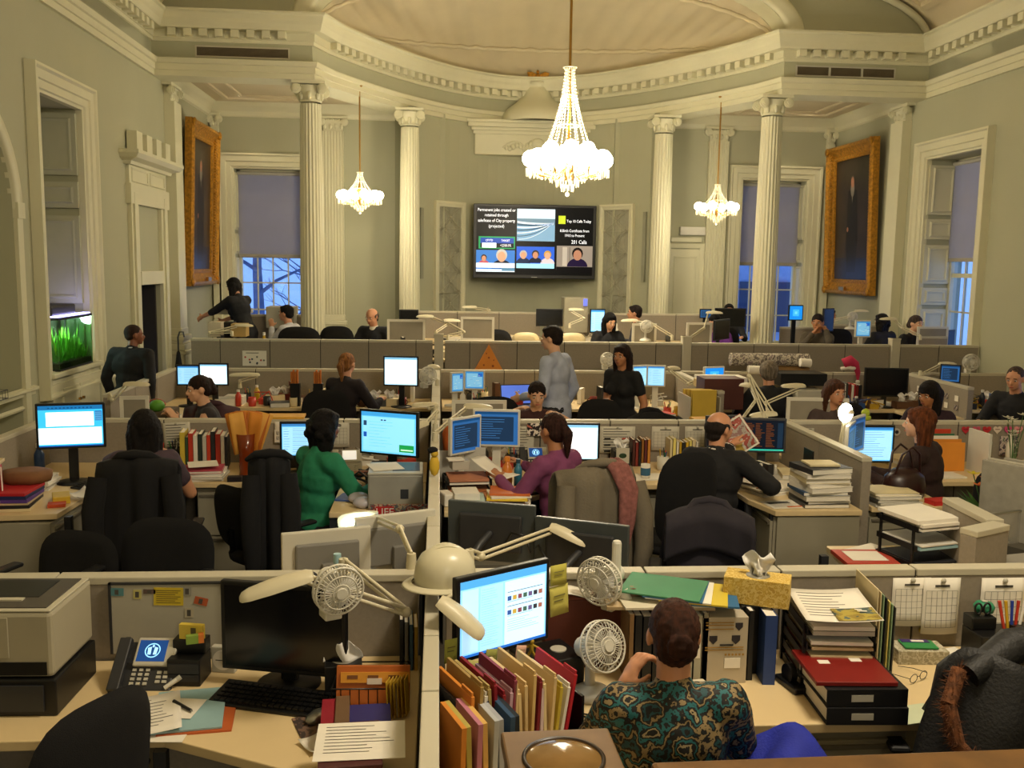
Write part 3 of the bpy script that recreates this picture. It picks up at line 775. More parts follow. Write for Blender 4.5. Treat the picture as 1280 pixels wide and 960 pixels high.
def cabinet(x,y,rz,w,d,h,label,n=2,z0=0.0,side=None):
 """filing pedestal; drawers face local -y; (x, y) = centre of its foot"""
 t=empty('filing_cabinet',(x,y,z0),rz,label=label,cat='cabinet')
 MB().bx(-w/2,w/2,-d/2,d/2,.02,h).build('body',CABM,t,bevel=.003)
 hh=(h-.06)/n
 for k in range(n):
  z=.04+hh*k;dr=MB().bx(-w/2+.008,w/2-.008,-d/2-.02,-d/2,z+.006,z+hh-.006).build('drawer',CABM,t,bevel=.003)
  MB().bx(-w/2+.02,w/2-.02,-d/2-.03,-d/2-.018,z+hh-.035,z+hh-.02).build('handle',M('cabinet_handle','6a6456',.5),dr)  # drawer handles are darker than the cabinet enamel
 MB().cone((w/2-.05,-d/2-.024,h-.06),(w/2-.05,-d/2-.018,h-.06),.008,.008,10).build('lock',METAL,t)
 return t

# ---- monitor; screen faces local -y
def ui(kind,w,h,seed=0):
 r=random.Random(seed);R=[]
 def row(u,v,uw,col,hh=.012):R.append((u,u+uw,v,v+hh,col,1))
 if kind == 'mail':
  R += [(0,1,0,1,'58b4ea',1.1),(.0,1,.93,1,'3b7fc4',1),(.02,.98,.03,.90,'9fd9f7',1.2)]
  for k in range(12):row(.30,.84-k*.065,r.uniform(.3,.62),'5a86a8')
  for k in range(9):row(.05,.84-k*.08,r.uniform(.1,.18),'4a7ba4')
 elif kind == 'white':
  R += [(0,1,0,1,'bfeaff',1.5),(.03,.97,.06,.90,'ffffff',1.7),(0,1,.93,1,'7fb9dd',1.2)]
  for k in range(4):row(.1,.84-k*.03,r.uniform(.2,.7),'b8cdd8',.006)
 elif kind == 'doc':
  R += [(0,1,0,1,'39b8ee',1.3),(.0,1,.90,1,'1d6fb0',1),(.12,.86,.50,.84,'ffffff',1.8),(.0,.98,.06,.46,'e6fbff',1.7),(.88,.99,.62,.86,'2a74b8',1),(0,1,0,.03,'1c4fa0',1)]
  for k in range(6):row(.88,.64+k*.035,.10,'6fc1ea')
  for k in range(12):row(.15+k*.06,.93,.03,'0f4f80',.03)
 elif kind == 'web':
  R += [(0,1,0,1,'8fd2ff',1.2),(0,1,.90,1,'4fa6e8',1.1),(.02,.20,.05,.88,'b6e2ff',1.1),(.22,.48,.03,.88,'a5dbff',1.2),(.50,.98,.03,.88,'c8ebff',1.25),(0,1,0,.035,'2a6fd0',1)]
  for k in range(24):row(.23,.84-k*.032,r.uniform(.12,.22),'83b9d8',.005)
  for j in (0,1):
   for k in range(7):R.append((.53+k*.062,.53+k*.062+.045,.62-j*.19,.68-j*.19,['3a5fa8','c8a84a','8a4a5a','4a6a5a','6a5a8a','39383f','a86a5a'][k],.9))
   row(.53,.73-j*.19,.42,'45586e',.008);row(.53,.60-j*.19,.30,'6a8aa4',.006)
  for k in range(6):row(.53,.36-k*.03,r.uniform(.2,.4),'7fa9c8',.005)
 elif kind == 'social':
  R += [(0,1,0,1,'6cc6f5',1.2),(0,1,.90,1,'3f9fe0',1.1),(.03,.97,.04,.88,'8fdcff',1.15),(.04,.10,.66,.78,'2a4a6a',1),(.04,.10,.38,.50,'1f56b0',1),(.70,.97,.06,.24,'1f9a4c',1),(.73,.95,.10,.13,'c9f5d4',1.2),(.36,.40,.80,.83,'1d3f5c',1),(.42,.46,.80,.83,'1d3f5c',1)]
  for k in range(9):row(.14,.76-k*.075,r.uniform(.2,.5),'5fa6cc',.007)
 elif kind == 'map':
  R += [(0,1,0,1,'3a86c4',1),(.06,.94,.08,.90,'78b4d8',1.0),(.7,.94,.7,.9,'1f5fc0',1)]
  for k in range(14):u,v=r.uniform(.1,.8),r.uniform(.12,.8);R.append((u,u+r.uniform(.02,.2),v,v+.012,r.choice(['cfe4ee','4a7a96','e8e2c0']),1))
 elif kind == 'code':
  R += [(0,1,0,1,'0c1420',.8),(.0,1,0,.05,'2fae9a',1),(.84,.97,.1,.92,'16283c',1)]
  for k in range(16):
   for j in range(3):R.append((.03+j*.26,.03+j*.26+r.uniform(.1,.24),.88-k*.05,.905-k*.05,'6a3e20',.5))
 elif kind == 'dark':
  R += [(0,1,0,1,'2a5f9e',.9),(0,1,.92,1,'14406f',1),(.06,.9,.1,.85,'1c3350',.8)]
  for k in range(9):row(.1,.76-k*.07,r.uniform(.3,.6),'3f77b4',.012)
 elif kind == 'desktop':
  R += [(0,1,0,1,'1a86e6',1.2),(.25,.75,.25,.75,'3fb4f4',1.1),(.4,.6,.4,.6,'6fd2fa',1.1)]
 elif kind == 'off':R += [(0,1,0,1,'0a0b0e',0)]
 return R
def monitor(x,y,z,rz,w,h,zc,label,kind='off',frame=BLACKP,back=None,tilt=0.0,stand=True,seed=0,arm=None,chin=.0):
 t=empty('monitor',(x,y,z),rz,label=label,cat='monitor');back=back or frame
 T=Matrix.Translation((0,0,zc-z)) @ Matrix.Rotation(tilt,4,'X')
 mb=MB();mb.X=T;mb.bx(-w/2,w/2,0,.028,-h/2-chin,h/2);mb.build('housing',frame,t,bevel=.005)
 mb=MB();mb.X=T;mb.bx(-w*.36,w*.36,.028,.05,-h*.32,h*.32);mb.build('back_cover',back,t,bevel=.01)
 b=.016;sw,sh=w/2-b,h/2-b;mb=MB();mb.X=T
 for i,(u0,u1,v0,v1,col,s) in enumerate(ui(kind,w,h,seed)):
  y_=-.001-.0004*min(i,6)
  m=EM(col,s) if s else M('screen_off','0b0c10',.18,var=.0,spec=.6)
  mb.quad((-sw+2*sw*u0,y_,-sh+2*sh*v0),(-sw+2*sw*u1,y_,-sh+2*sh*v0),(-sw+2*sw*u1,y_,-sh+2*sh*v1),(-sw+2*sw*u0,y_,-sh+2*sh*v1),m)
 mb.build('screen',None,t)
 if stand:
  MB().bx(-.03,.03,.045,.075,.01,zc-z).build('neck',back,t,bevel=.004)
  MB().lathe([(0,0),(.115,0),(.115,.008),(.03,.018),(0,.018)],24,c=(0,.05,0)).build('base',back,t)
 if arm:
  MB().tube([(0,.05,zc-z),(arm[0]*.5,.14,zc-z-.03),(arm[0],arm[1],zc-z-.08),(arm[0],arm[1],arm[2])],.018,8).build('arm',DGREYP,t)
 return t
def keyboard(x,y,z,rz,label,m=BLACKP,w=.44):
 t=empty('keyboard',(x,y,z),rz,label=label,cat='keyboard')
 mb=MB();mb.add([(-w/2,-.08,0),(w/2,-.08,0),(w/2,.08,0),(-w/2,.08,0),(-w/2,-.08,.012),(w/2,-.08,.012),(w/2,.08,.028),(-w/2,.08,.028)],[(3,2,1,0),(4,5,6,7),(0,1,5,4),(1,2,6,5),(2,3,7,6),(3,0,4,7)])
 mb.build('case',m,t,bevel=.003)
 k=MB()
 for j in range(5):
  for i in range(18):
   yy=-.055+j*.026;xx=-w/2+.022+i*(w-.03)/18
   k.bx(xx,xx+(w-.03)/18*.82,yy-.01,yy+.01,.012+(yy+.08)*.1,.020+(yy+.08)*.1)
 o=k.build('keys',m if m is BLACKP else GREYP,t);o['kind']='stuff'
 return t
def mouse(x,y,z,rz,label,m=METAL):
 t=empty('computer_mouse',(x,y,z),rz,label=label,cat='mouse')
 MB().ball((0,0,.012),(.032,.056,.022),16).build('shell',m,t);MB().bx(-.003,.003,.01,.045,.030,.034).build('wheel',BLACKP,t)
 return t
def task_lamp(p_base,p_elbow,p_head,rz_head,label,lit=False,tilt=0.0,head_l=.26,clamp=True,m=None,roll=0.0):
 """swing-arm lamp: clamp, two double arms, long tapered head"""
 m=m or M('lamp_ivory','cfc6a8',.4,var=.03)
 pb=Vector(p_base);pe=Vector(p_elbow)-pb;ph=Vector(p_head)-pb
 t=empty('swing_arm_lamp',pb,label=label,cat='lamp')
 MB().cone((0,0,0),(0,0,.06),.022,.018,14).build('clamp',m,t)
 for nm,a,b in (('lower_arm',Vector((0,0,.05)),pe),('upper_arm',pe,ph)):
  d=(b-a).normalized();s=d.cross(Vector((0,0,1)));
  off=d.cross(s.normalized() if s.length > .05 else Vector((1,0,0))).normalized()*.012
  MB().cone(a+off,b+off,.007,.007,8).cone(a-off,b-off,.007,.007,8).build(nm,m,t)
 MB().ball(tuple(pe),.02,10).build('elbow_joint',m,t);
 mb=MB();mb.X=Matrix.Translation(ph) @ Matrix.Rotation(rz_head,4,'Z') @ Matrix.Rotation(tilt,4,'Y') @ Matrix.Rotation(roll,4,'X')
 L=head_l
 secs=[(-.02,.034,.026),(0,.042,.034),(L*.3,.048,.038),(L*.55,.052,.036),(L*.85,.050,.028),(L*.96,.040,.020),(L,.022,.010)]
 vs=[]
 for x,wy,hz in secs:
  for k in range(9):
   a=PI*k/8;vs.append((x,wy*math.cos(a),hz*math.sin(a)))
 fs=[(j*9+k,j*9+k+1,(j+1)*9+k+1,(j+1)*9+k) for j in range(len(secs)-1) for k in range(8)]
 mb.add(vs,fs,None,True)
 mb.add([v for i,v in enumerate(vs) if i % 9 in (0,8)],[(2*j,2*j+2,2*j+3,2*j+1) for j in range(len(secs)-1)])
 mb.add(vs[:9],[tuple(range(9))])
 hd=mb.build('lamp_head',m,t)
 if lit:
  mb=MB();mb.X=Matrix.Translation(ph) @ Matrix.Rotation(rz_head,4,'Z') @ Matrix.Rotation(tilt,4,'Y') @ Matrix.Rotation(roll,4,'X')
  mb.cone((.03,0,-.004),(L*.8,0,-.004),.014,.014,10);mb.build('lit_tube',EM('fff0c8',30),t)
 return t
def fan(x,y,z,rz,label,r=.085,tilt=0.0,clip=False,m=WHITEP,hang=0):
 """grille faces local -y"""
 t=empty('fan',(x,y,z),rz,label=label,cat='fan');T=Matrix.Rotation(tilt,4,'X')
 zc=0 if clip else r+.11
 T=Matrix.Translation((0,0,zc)) @ T
 mb=MB();mb.X=T
 for yy,rr in ((-.045,r*.35),(-.042,r*.7),(-.03,r),(.0,r*1.0),(.022,r*.85)):
  mb.tube([(rr*math.cos(2*PI*i/28),yy,rr*math.sin(2*PI*i/28)) for i in range(29)],.0028 if rr < r else .004,5,caps=False)
 for k in range(36):
  a=2*PI*k/36;c,s=math.cos(a),math.sin(a)
  mb.tube([(r*.2*c,-.046,r*.2*s),(r*.75*c,-.042,r*.75*s),(r*c,-.028,r*s),(r*c,0,r*s),(r*.8*c,.024,r*.8*s),(r*.4*c,.03,r*.4*s)],.0014,4,caps=False)
 mb.build('grille',m,t)
 mb=MB();mb.X=T;mb.cone((0,-.052,0),(0,-.04,0),r*.22,r*.26,20);mb.build('grille_badge',m,t)
 mb=MB();mb.X=T;mb.cone((0,.02,0),(0,.10,0),r*.5,r*.42,20);mb.ball((0,.10,0),(r*.42,.02,r*.42),16);mb.build('motor',m,t)
 mb=MB();mb.X=T
 for k in range(4):
  a=2*PI*k/4+.3;pts=[]
  for (q,b,yy) in ((.18,-.2,-.02),(.8,-.38,-.028),(.85,.35,.0),(.18,.25,.008)):pts.append((r*q*math.cos(a+b),yy,r*q*math.sin(a+b)))
  mb.add(pts+[(p[0],p[1]+.002,p[2]) for p in pts],[(0,1,2,3),(7,6,5,4),(0,4,5,1),(1,5,6,2),(2,6,7,3),(3,7,4,0)])
 mb.build('blades',M('fan_blade','d5d3cc',.3,alpha=.85),t)
 if clip:
  MB().cone((0,.06,0),(0,.06,-r*.9),.012,.012,10).build('bracket',m,t)
  MB().bx(-.03,.03,.03,.10,-r*.9-.05,-r*.9).build('clip',m,t,bevel=.006)
 else:
  MB().cone((0,.05,.02),(0,.05,zc-.01),.02,.014,12).build('stem',m,t)
  MB().lathe([(0,0),(.075,0),(.078,.01),(.06,.028),(.02,.04),(0,.04)],28,c=(0,.04,0)).build('base',m,t)
 return t
def phone(x,y,z,rz,label,lit=True,body=DGREYP,s=1.0):
 t=empty('desk_phone',(x,y,z),rz,label=label,cat='phone');t.scale=(s,s,s)
 T=Matrix.Rotation(math.radians(42),4,'X')
 mb=MB();mb.X=T;mb.bx(-.10,.115,.0,.19,-.022,.0);mb.build('base',body,t,bevel=.008)
 MB().bx(-.07,.09,.06,.13,0,.08).build('foot',body,t)
 mb=MB();mb.X=T @ Matrix.Translation((-.078,.09,.012));mb.bx(-.022,.022,-.10,.10,0,.022);mb.ball((0,-.085,-.002),(.026,.028,.016),10);mb.ball((0,.085,-.002),(.026,.028,.016),10);mb.build('handset',body,t,bevel=.006)
 mb=MB();mb.X=T @ Matrix.Translation((.025,.145,.006));mb.bx(-.062,.085,-.058,.052,0,.014);mb.build('display_bezel',GREYP,t,bevel=.006)
 mb=MB();mb.X=T @ Matrix.Translation((.025,.145,.0205))
 if lit:
  mb.quad((-.052,-.042,0),(.05,-.042,0),(.05,.04,0),(-.052,.04,0),EM('1a3f78',1.0))
  n=24;mb.add([(.028*math.cos(2*PI*i/n)*q,.028*math.sin(2*PI*i/n)*q,.0004) for q in (1,.86) for i in range(n)],[(i,(i+1) % n,n+(i+1) % n,n+i) for i in range(n)],EM('8fd4ff',1.4))
  mb.add([(-.016,-.016,.0004),(-.004,-.016,.0004),(-.006,.014,.0004),(-.018,.010,.0004),(.004,-.016,.0004),(.016,-.016,.0004),(.018,.010,.0004),(.006,.014,.0004),(-.004,.012,.0004),(.004,.012,.0004),(.003,.022,.0004),(-.003,.022,.0004)],[(0,1,2,3),(4,5,6,7),(8,9,10,11)],EM('9fdcff',1.4))
 else:mb.quad((-.052,-.042,0),(.05,-.042,0),(.05,.04,0),(-.052,.04,0),EM('e8e4d8',.9))
 mb.build('display',None,t)
 mb=MB();mb.X=T
 for i in range(4):
  for j in range(3):mb.bx(-.035+j*.024,-.021+j*.024,.022+i*.017,.032+i*.017,0,.005)
 for i in range(3):
  for j in range(2):mb.bx(.055+j*.024,.071+j*.024,.030+i*.017,.040+i*.017,0,.005)
 mb.build('keypad',GREYP,t)
 return t
def chair(x,y,rz,label,z0=0.0,back_w=.46,back_h=.58,back_z=.50,fab=BLACKF,arms=True,name='office_chair',lean=.12,group=None):
 """sitter faces local +y, backrest on the -y side"""
 t=empty(name,(x,y,z0),rz,label=label,cat='chair',group=group)
 mb=MB();mb.lathe([(0,.42),(.20,.42),(.245,.445),(.25,.47),(.22,.495),(0,.50)],28);mb.build('seat',fab,t)
 def bk(u,v,off):
  a=u*2*PI;n=3.2;c,s=math.cos(a),math.sin(a)
  r=1/((abs(c)**n+abs(s)**n)**(1/n));X=c*r*back_w/2*v;Z=s*r*back_h/2*v
  yy=-.23-(Z+back_h/2)*lean+.35*X*X+off*math.sqrt(max(0,1-v**6))
  return (X,yy,back_z+back_h/2+Z)
 mb=MB();mb.grid(lambda u,v:bk(u,v,.03),36,7);mb.grid(lambda u,v:bk(1-u,v,-.035),36,7);mb.build('backrest',fab,t)
 MB().tube([(0,0,.41),(0,-.14,.40),(0,-.27,.45),(0,-.29,back_z+.15)],.022,8).build('back_bracket',BLACKP,t)
 MB().cone((0,0,.10),(0,0,.42),.03,.03,12).build('gas_post',DGREYP,t)
 b=MB()
 for k in range(5):
  a=2*PI*k/5+.3;b.cone((0,0,.115),(.28*math.cos(a),.28*math.sin(a),.075),.03,.018,8)
 b.build('star_base',BLACKP,t)
 for k in range(5):
  a=2*PI*k/5+.3;MB().cone((.28*math.cos(a)-.015*math.sin(a),.28*math.sin(a)+.015*math.cos(a),.03),(.28*math.cos(a)+.015*math.sin(a),.28*math.sin(a)-.015*math.cos(a),.03),.03,.03,12).build('caster',BLACKP,t)
 if arms:
  for s in (-1,1):
   ar=MB().tube([(s*.22,.0,.44),(s*.28,0,.46),(s*.29,.0,.64)],.016,8).build('arm_support',BLACKP,t)
   MB().bx(s*.29-.035,s*.29+.035,-.14,.12,.64,.665).build('arm_pad',M('arm_pad_rubber','1b1b1d',.45),ar,bevel=.012)
 return t
def draped_coat(ch,label,m,w=.52,top=.98,front=.25,back=.55,seed=1,z0=0,sleeves=True,name='coat',cat='coat'):
 """coat hung over the backrest of chair ch (own thing, same frame)"""
 r=random.Random(seed);ph=[r.uniform(0,6) for _ in range(6)]
 t=empty(name,ch.location.copy(),ch.rotation_euler.z,label=label,cat=cat)
 tot=front+back+.10
 def f(u,v,o=0):
  s=v*tot;x=(u-.5)*2
  if s < front:y=-.23;z=top-(front-s)-.03
  elif s < front+.10:
   a=(s-front)/.10*PI;y=-.23-.045+.045*math.cos(a)-.0;z=top-.03+.04*math.sin(a);
  else:y=-.33;z=top-.03-(s-front-.10)
  k=max(0,(s-front-.1)/back) if s > front+.1 else 0
  ww=w/2*(1-.10*math.cos(x*PI)*0+.18*k)
  fold=(.012+.02*k)*(math.sin(x*7+ph[0])+.6*math.sin(x*13+ph[1]))
  sag=-.05*x*x*(1 if s > front else 1)
  yy=y+(fold if s > front+.05 else -fold*.4)-(.06*k)+.10*x*x-(1-min(1,z*1.0))*0.0
  return (x*ww,yy+ (0.02 if s < front else -.02),z+sag+.012*math.sin(x*5+ph[2])*k)
 mb=MB();mb.grid(lambda u,v:f(u,v),26,24);o=mb.build('shell',m,t)
 sd=o.modifiers.new('thick','SOLIDIFY');sd.thickness=.022;sd.offset=0
 if sleeves:
  for s in (-1,1):
   pts=[Vector((s*w*.44,-.32,top-.10)),Vector((s*w*.50,-.37,top-.28)),Vector((s*w*.49,-.40,top-.48)),Vector((s*w*.45,-.40,top-.66))]
   MB().tube(pts,[.055,.06,.055,.045],12,caps=True).build('sleeve',m,t)
 col=MB();col.tube([(-.13,-.24,top-.02),(-.08,-.30,top+.02),(0,-.32,top+.03),(.08,-.30,top+.02),(.13,-.24,top-.02)],[.015,.024,.028,.024,.015],8);col.build('collar',m,t)
 return t
# ---- small things
def book(x,y,z,rz,w,d,h,col,label,group=None,name='book',cat='book',lean=0.0):
 """standing upright: spine faces -y; w thickness, d depth, h height"""
 t=empty(name,(x,y,z),rz,label=label,cat=cat,group=group)
 if lean:t.rotation_euler=(0,lean,rz)
 c=C(col,.5)
 MB().bx(-w/2,w/2,0,.003,0,h).bx(-w/2,-w/2+.002,0,d,0,h).bx(w/2-.002,w/2,0,d,0,h).build('cover',c,t)
 MB().bx(-w/2+.002,w/2-.002,.004,d-.004,.003,h-.004).build('pages',PAPER,t)
 return t
def flat(x,y,z,rz,w,d,h,m,label,name,cat,group=None,bevel=.0,curl=0.0):
 mb=MB()
 if curl:mb.sheet(lambda u,v:((u-.5)*w,(v-.5)*d,h+curl*((u-.5)**2*2+(v-.5)*.4*(u-.2))),8,6,h)
 else:mb.bx(-w/2,w/2,-d/2,d/2,0,h)
 o=mb.build(name,m,None,loc=(x,y,z),rz=rz,bevel=bevel);tag(o,label,cat,group);return o
def paper(x,y,z,rz,label,w=.215,d=.28,m=None,lines=True,curl=0.0,group=None,name='paper',cat='paper',ink=None):
 t=empty(name,(x,y,z),rz,label=label,cat=cat,group=group)
 mb=MB()
 if curl:mb.sheet(lambda u,v:((u-.5)*w,(v-.5)*d,.002+curl*((u-.3)**2+(v-.5)**2*.6)),8,6,.001)
 else:mb.bx(-w/2,w/2,-d/2,d/2,0,.0012)
 mb.build('sheet',m or PAPER,t)
 if lines:
  r=random.Random(int(abs(x*1000+y*777)));l=MB()
  for k in range(9):
   yy=d*.38-k*d*.085;L=r.uniform(.45,.8)*w
   zz=lambda xx:(.0025+curl*(((xx/w+.5)-.3)**2+((yy/d+.5)-.5)**2*.6)) if curl else .0018
   x0=-w*.4;n=4
   l.add([(x0+L*i/n,yy+sg*d*.008,zz(x0+L*i/n)) for i in range(n+1) for sg in (-1,1)],[(2*i,2*i+2,2*i+3,2*i+1) for i in range(n)])
  l.build('print',ink or INK,t)
 return t
def paper_stack(x,y,z,rz,n,label,w=.22,d=.29,cols=('e6e0d2',),th=(.006,.02),seed=0,group=None,names=None,jitter=.012):
 """a pile: one thing per sheaf, folder or book"""
 r=random.Random(seed);zz=z
 for i in range(n):
  h=r.uniform(*th);c=cols[i % len(cols)]
  pos='bottom' if i == 0 else ('top' if i == n-1 else ['second','third','fourth','fifth','sixth','seventh','eighth','ninth','tenth','eleventh','twelfth'][i-1]+' from bottom')
  if n == 1:pos='single'
  mb=MB();lab='%s sheaf in %s, %s' % (CN.get(c,'pale'),label,pos)
  a=rz+r.uniform(-.12,.12)
  if h > .013:
   t=empty('paper_sheaf',(x+r.uniform(-1,1)*jitter,y+r.uniform(-1,1)*jitter,zz),a,label=lab,cat='papers',group=group)
   MB().bx(-w/2,w/2,-d/2,d/2,0,.0015).bx(-w/2,w/2,-d/2,d/2,h-.0015,h).bx(-w/2,-w/2+.0015,-d/2,d/2,0,h).build('cover',C(c,.6),t)
   MB().bx(-w/2+.003,w/2-.004,-d/2+.003,d/2-.003,.0016,h-.0016).build('sheets',PAPER,t)
  else:
   o=mb.bx(-w/2,w/2,-d/2,d/2,0,h-.0006).build('paper_sheaf',C(c,.75),None,loc=(x+r.uniform(-1,1)*jitter,y+r.uniform(-1,1)*jitter,zz),rz=a);tag(o,lab,'papers',group)
  zz += h
 return zz
CN={'e6e0d2':'white','dccba0':'cream','c08a48':'brown','c8402c':'red','2a4f8c':'blue','c9a227':'yellow','2c7a4b':'green','202022':'black','b8b4a8':'grey','d8772a':'orange','6a3c7c':'purple','7c2418':'dark red','e8d87a':'pale yellow','b06a3c':'tan','9fc4cc':'pale blue','d98aa0':'pink','4a4a46':'dark grey','5a3a22':'dark brown','f2efe6':'bright white','8fae8a':'pale green'}
ORD=['leftmost','second from left','third from left','fourth from left','fifth from left','sixth from left','seventh from left','eighth from left','ninth from left','tenth from left','eleventh from left','twelfth from left','thirteenth from left','fourteenth from left','fifteenth from left','sixteenth from left']
def book_row(x0,y,z,rz,cols,where,h=.24,d=.17,tmin=.018,tmax=.04,seed=0,kind='book',lean=.0,hv=.03):
 r=random.Random(seed);s=0;c,sn=math.cos(rz),math.sin(rz)
 for i,col in enumerate(cols):
  w=r.uniform(tmin,tmax);hh=h+r.uniform(-hv,hv*.4)
  cx=s+w/2
  book(x0+cx*c,y+cx*sn,z,rz,w,d,hh,col,'%s %s, %s in the row %s' % (CN.get(col,'pale'),kind,ORD[i],where),name=kind.replace(' ','_'),cat=kind.split()[-1],lean=lean)
  s += w+.002
 return s
def mug(x,y,z,label,m=WHITEP,r=.04,h=.095,name='mug',cat='mug',handle=True):
 t=empty(name,(x,y,z),rnd.uniform(0,6),label=label,cat=cat)
 MB().lathe([(0,0),(r*.9,0),(r,h*.1),(r,h),(r-.004,h),(r-.006,.01),(0,.01)],24).build('cup_body',m,t)
 if handle:MB().tube([(r-.003+.03*math.sin(PI*i/8),0,h*.2+h*.6*i/8) for i in range(9)],.005,6).build('handle',m,t)
 return t
def pen_pot(x,y,z,label,m=BLACKP,cols=('2a4f8c','c8402c','202022','c9a227','2c7a4b'),r=.04,h=.10,seed=0,name='pen_holder'):
 t=empty(name,(x,y,z),label=label,cat='pen holder');q=random.Random(seed)
 MB().lathe([(0,0),(r,0),(r,h),(r-.004,h),(r-.004,.008),(0,.008)],20).build('cup',m,t)
 for i,c in enumerate(cols):
  a=q.uniform(0,6);b=q.uniform(0,6);p0=Vector((r*.5*math.cos(a),r*.5*math.sin(a),.01));p1=Vector((r*.8*math.cos(b),r*.8*math.sin(b),h+q.uniform(.03,.08)))
  MB().cone(p0,p1,.0042,.0042,6).build('pen',C(c,.4),t)
 return t
def tissue_box(x,y,z,rz,label,m,w=.24,d=.12,h=.085,tissue=True):
 t=empty('tissue_box',(x,y,z),rz,label=label,cat='tissue box')
 MB().bx(-w/2,w/2,-d/2,d/2,0,h).build('carton',m,t,bevel=.002)
 MB().lathe([(0,h+.0005),(.045,h+.0008),(.045,h)],20).build('slot',M('slot_film','8d8878',.4),t)
 if tissue:
  mb=MB();mb.grid(lambda u,v:((u-.5)*(.05+.10*v)*(1-.75*max(0,v-.75)*4*.6),.03*math.sin(u*9)*(1-v)+.012*math.sin(v*9+u*4),h+v*.085+.012*math.sin(u*7)*v),14,8)
  mb.grid(lambda u,v:(.02*math.sin(u*8)*(1-v),(u-.5)*(.04+.07*v)*(1-.5*v),h+v*.07),12,6);o=mb.build('tissue',M('tissue_paper','e9e6df',.9),t)
  o.modifiers.new('th','SOLIDIFY').thickness=.001
 return t
def letter_tray(x,y,z,rz,n,label,m=BLACKP,w=.26,d=.33,gap=.055,fill=('e6e0d2','dccba0'),seed=0):
 t=empty('letter_tray',(x,y,z),rz,label=label,cat='tray');r=random.Random(seed)
 for i in range(n):
  zz=i*gap
  tr=MB().bx(-w/2,w/2,-d/2,d/2,zz,zz+.004).bx(-w/2,-w/2+.004,-d/2,d/2,zz,zz+.03).bx(w/2-.004,w/2,-d/2,d/2,zz,zz+.03).bx(-w/2,w/2,d/2-.004,d/2,zz,zz+.03).build('tray',m,t)
 for sx in (-1,1):
  for sy in (-1,1):MB().bx(sx*w/2-.006,sx*w/2+.006,sy*(d/2-.03)-.006,sy*(d/2-.03)+.006,0,(n-1)*gap+.03).build('upright',m,t)
 out=[]
 for i in range(n):
  k=2
  for j in range(k):
   c=fill[(i*k+j) % len(fill)];h=r.uniform(.006,.016)
   o=MB().bx(-w*.44,w*.44,-d*.5-.01,d*.44,0,h).build('paper_sheaf',C(c,.7),None,loc=(x,y,z+i*gap+.005+j*.019),rz=rz+r.uniform(-.02,.02))
   tag(o,'%s papers in %s, level %s, %s layer' % (CN.get(c,'pale'),label[:46].rsplit(' ',1)[0] if len(label) > 46 else label,['one','two','three','four','five','six','seven'][i],'lower' if j == 0 else 'upper'),'papers')
 return t
def bottle(x,y,z,label,col='d8772a',h=.2,r=.033,cap='e6e0d2'):
 t=empty('bottle',(x,y,z),label=label,cat='bottle')
 MB().lathe([(0,0),(r,0),(r,h*.65),(r*.75,h*.74),(r*.5,h*.80),(r*.5,h*.88),(0,h*.88)],20).build('body',C(col,.3),t)
 MB().cone((0,0,h*.87),(0,0,h),r*.58,r*.55,14).build('cap',C(cap,.4),t);return t
def pinned(px,py,Y,w,h,label,m=None,lines=True,name='pinned_paper',cat='paper',tiltz=0.0,rz=0.0,pin=True,grid=False,seed=0,cols=None):
 """paper hanging on a partition facing -y, top centre near pixel"""
 p=atY(px,py,Y)
 t=empty(name,(p.x,Y,p.z-h),rz,label=label,cat=cat)
 t.rotation_euler=(0,tiltz,rz)
 MB().grid(lambda u,v:((u-.5)*w,-.003-.012*math.sin(u*PI)*(1-v),v*h),8,4).build('sheet',m or PAPER,t).modifiers.new('th','SOLIDIFY').thickness=.0012
 r=random.Random(seed+int(px));l=MB()
 yy=lambda u,v:-.0055-.012*math.sin(u*PI)*(1-v)
 def ln(u0,u1,v0,v1):
  n=4;l.add([((u0+(u1-u0)*i/n-.5)*w,yy(u0+(u1-u0)*i/n,v),v*h) for i in range(n+1) for v in (v0,v1)],[(2*i,2*i+2,2*i+3,2*i+1) for i in range(n)])
 if grid:
  for k in range(6):ln(.08,.92,.12+k*.13,.125+k*.13)
  for k in range(7):ln(.08+k*.14-.002,.085+k*.14,.12,.77)
  ln(.3,.7,.84,.88)
 elif lines:
  for k in range(int(h/.022)):v=.9-k*.022/h*.95;ln(.1,r.uniform(.6,.9),v,v+.006/h*.8) if v > .05 else None
 if l.v:l.build('print',INK,t)
 if pin:MB().ball((0,-.012,h*.96),(.012,.008,.012),8).build('clip',GREYP,t)
 return t
# ================================================================ PEOPLE
def rcone(mb,p0,p1,r0,r1,n=12):
 mb.cone(p0,p1,r0,r1,n,None,True,True);mb.ball(p0,r0,n);mb.ball(p1,r1,n)
def fuse(mb,name,m,parent,voxel,smooth=3,disp=None):
 """one continuous surface out of the overlapping volumes"""
 me=mb.mesh(name+'_raw');o=bpy.data.objects.new(name,me);COL.objects.link(o)
 r=o.modifiers.new('fuse','REMESH');r.mode='VOXEL';r.voxel_size=voxel;r.use_smooth_shade=True
 s=o.modifiers.new('soft','SMOOTH');s.factor=.5;s.iterations=smooth
 if disp:
  tx=bpy.data.textures.new(name+'_folds','CLOUDS');tx.noise_scale=disp[0]
  d=o.modifiers.new('folds','DISPLACE');d.texture=tx;d.strength=disp[1];d.mid_level=.5
 dg=bpy.context.evaluated_depsgraph_get();dg.update()
 nm=bpy.data.meshes.new_from_object(o.evaluated_get(dg));nm.name=name
 o.modifiers.clear();o.data=nm;bpy.data.meshes.remove(me)
 nm.materials.clear();nm.materials.append(m)
 nm.polygons.foreach_set('use_smooth',[True]*len(nm.polygons))
 o.parent=parent;return o
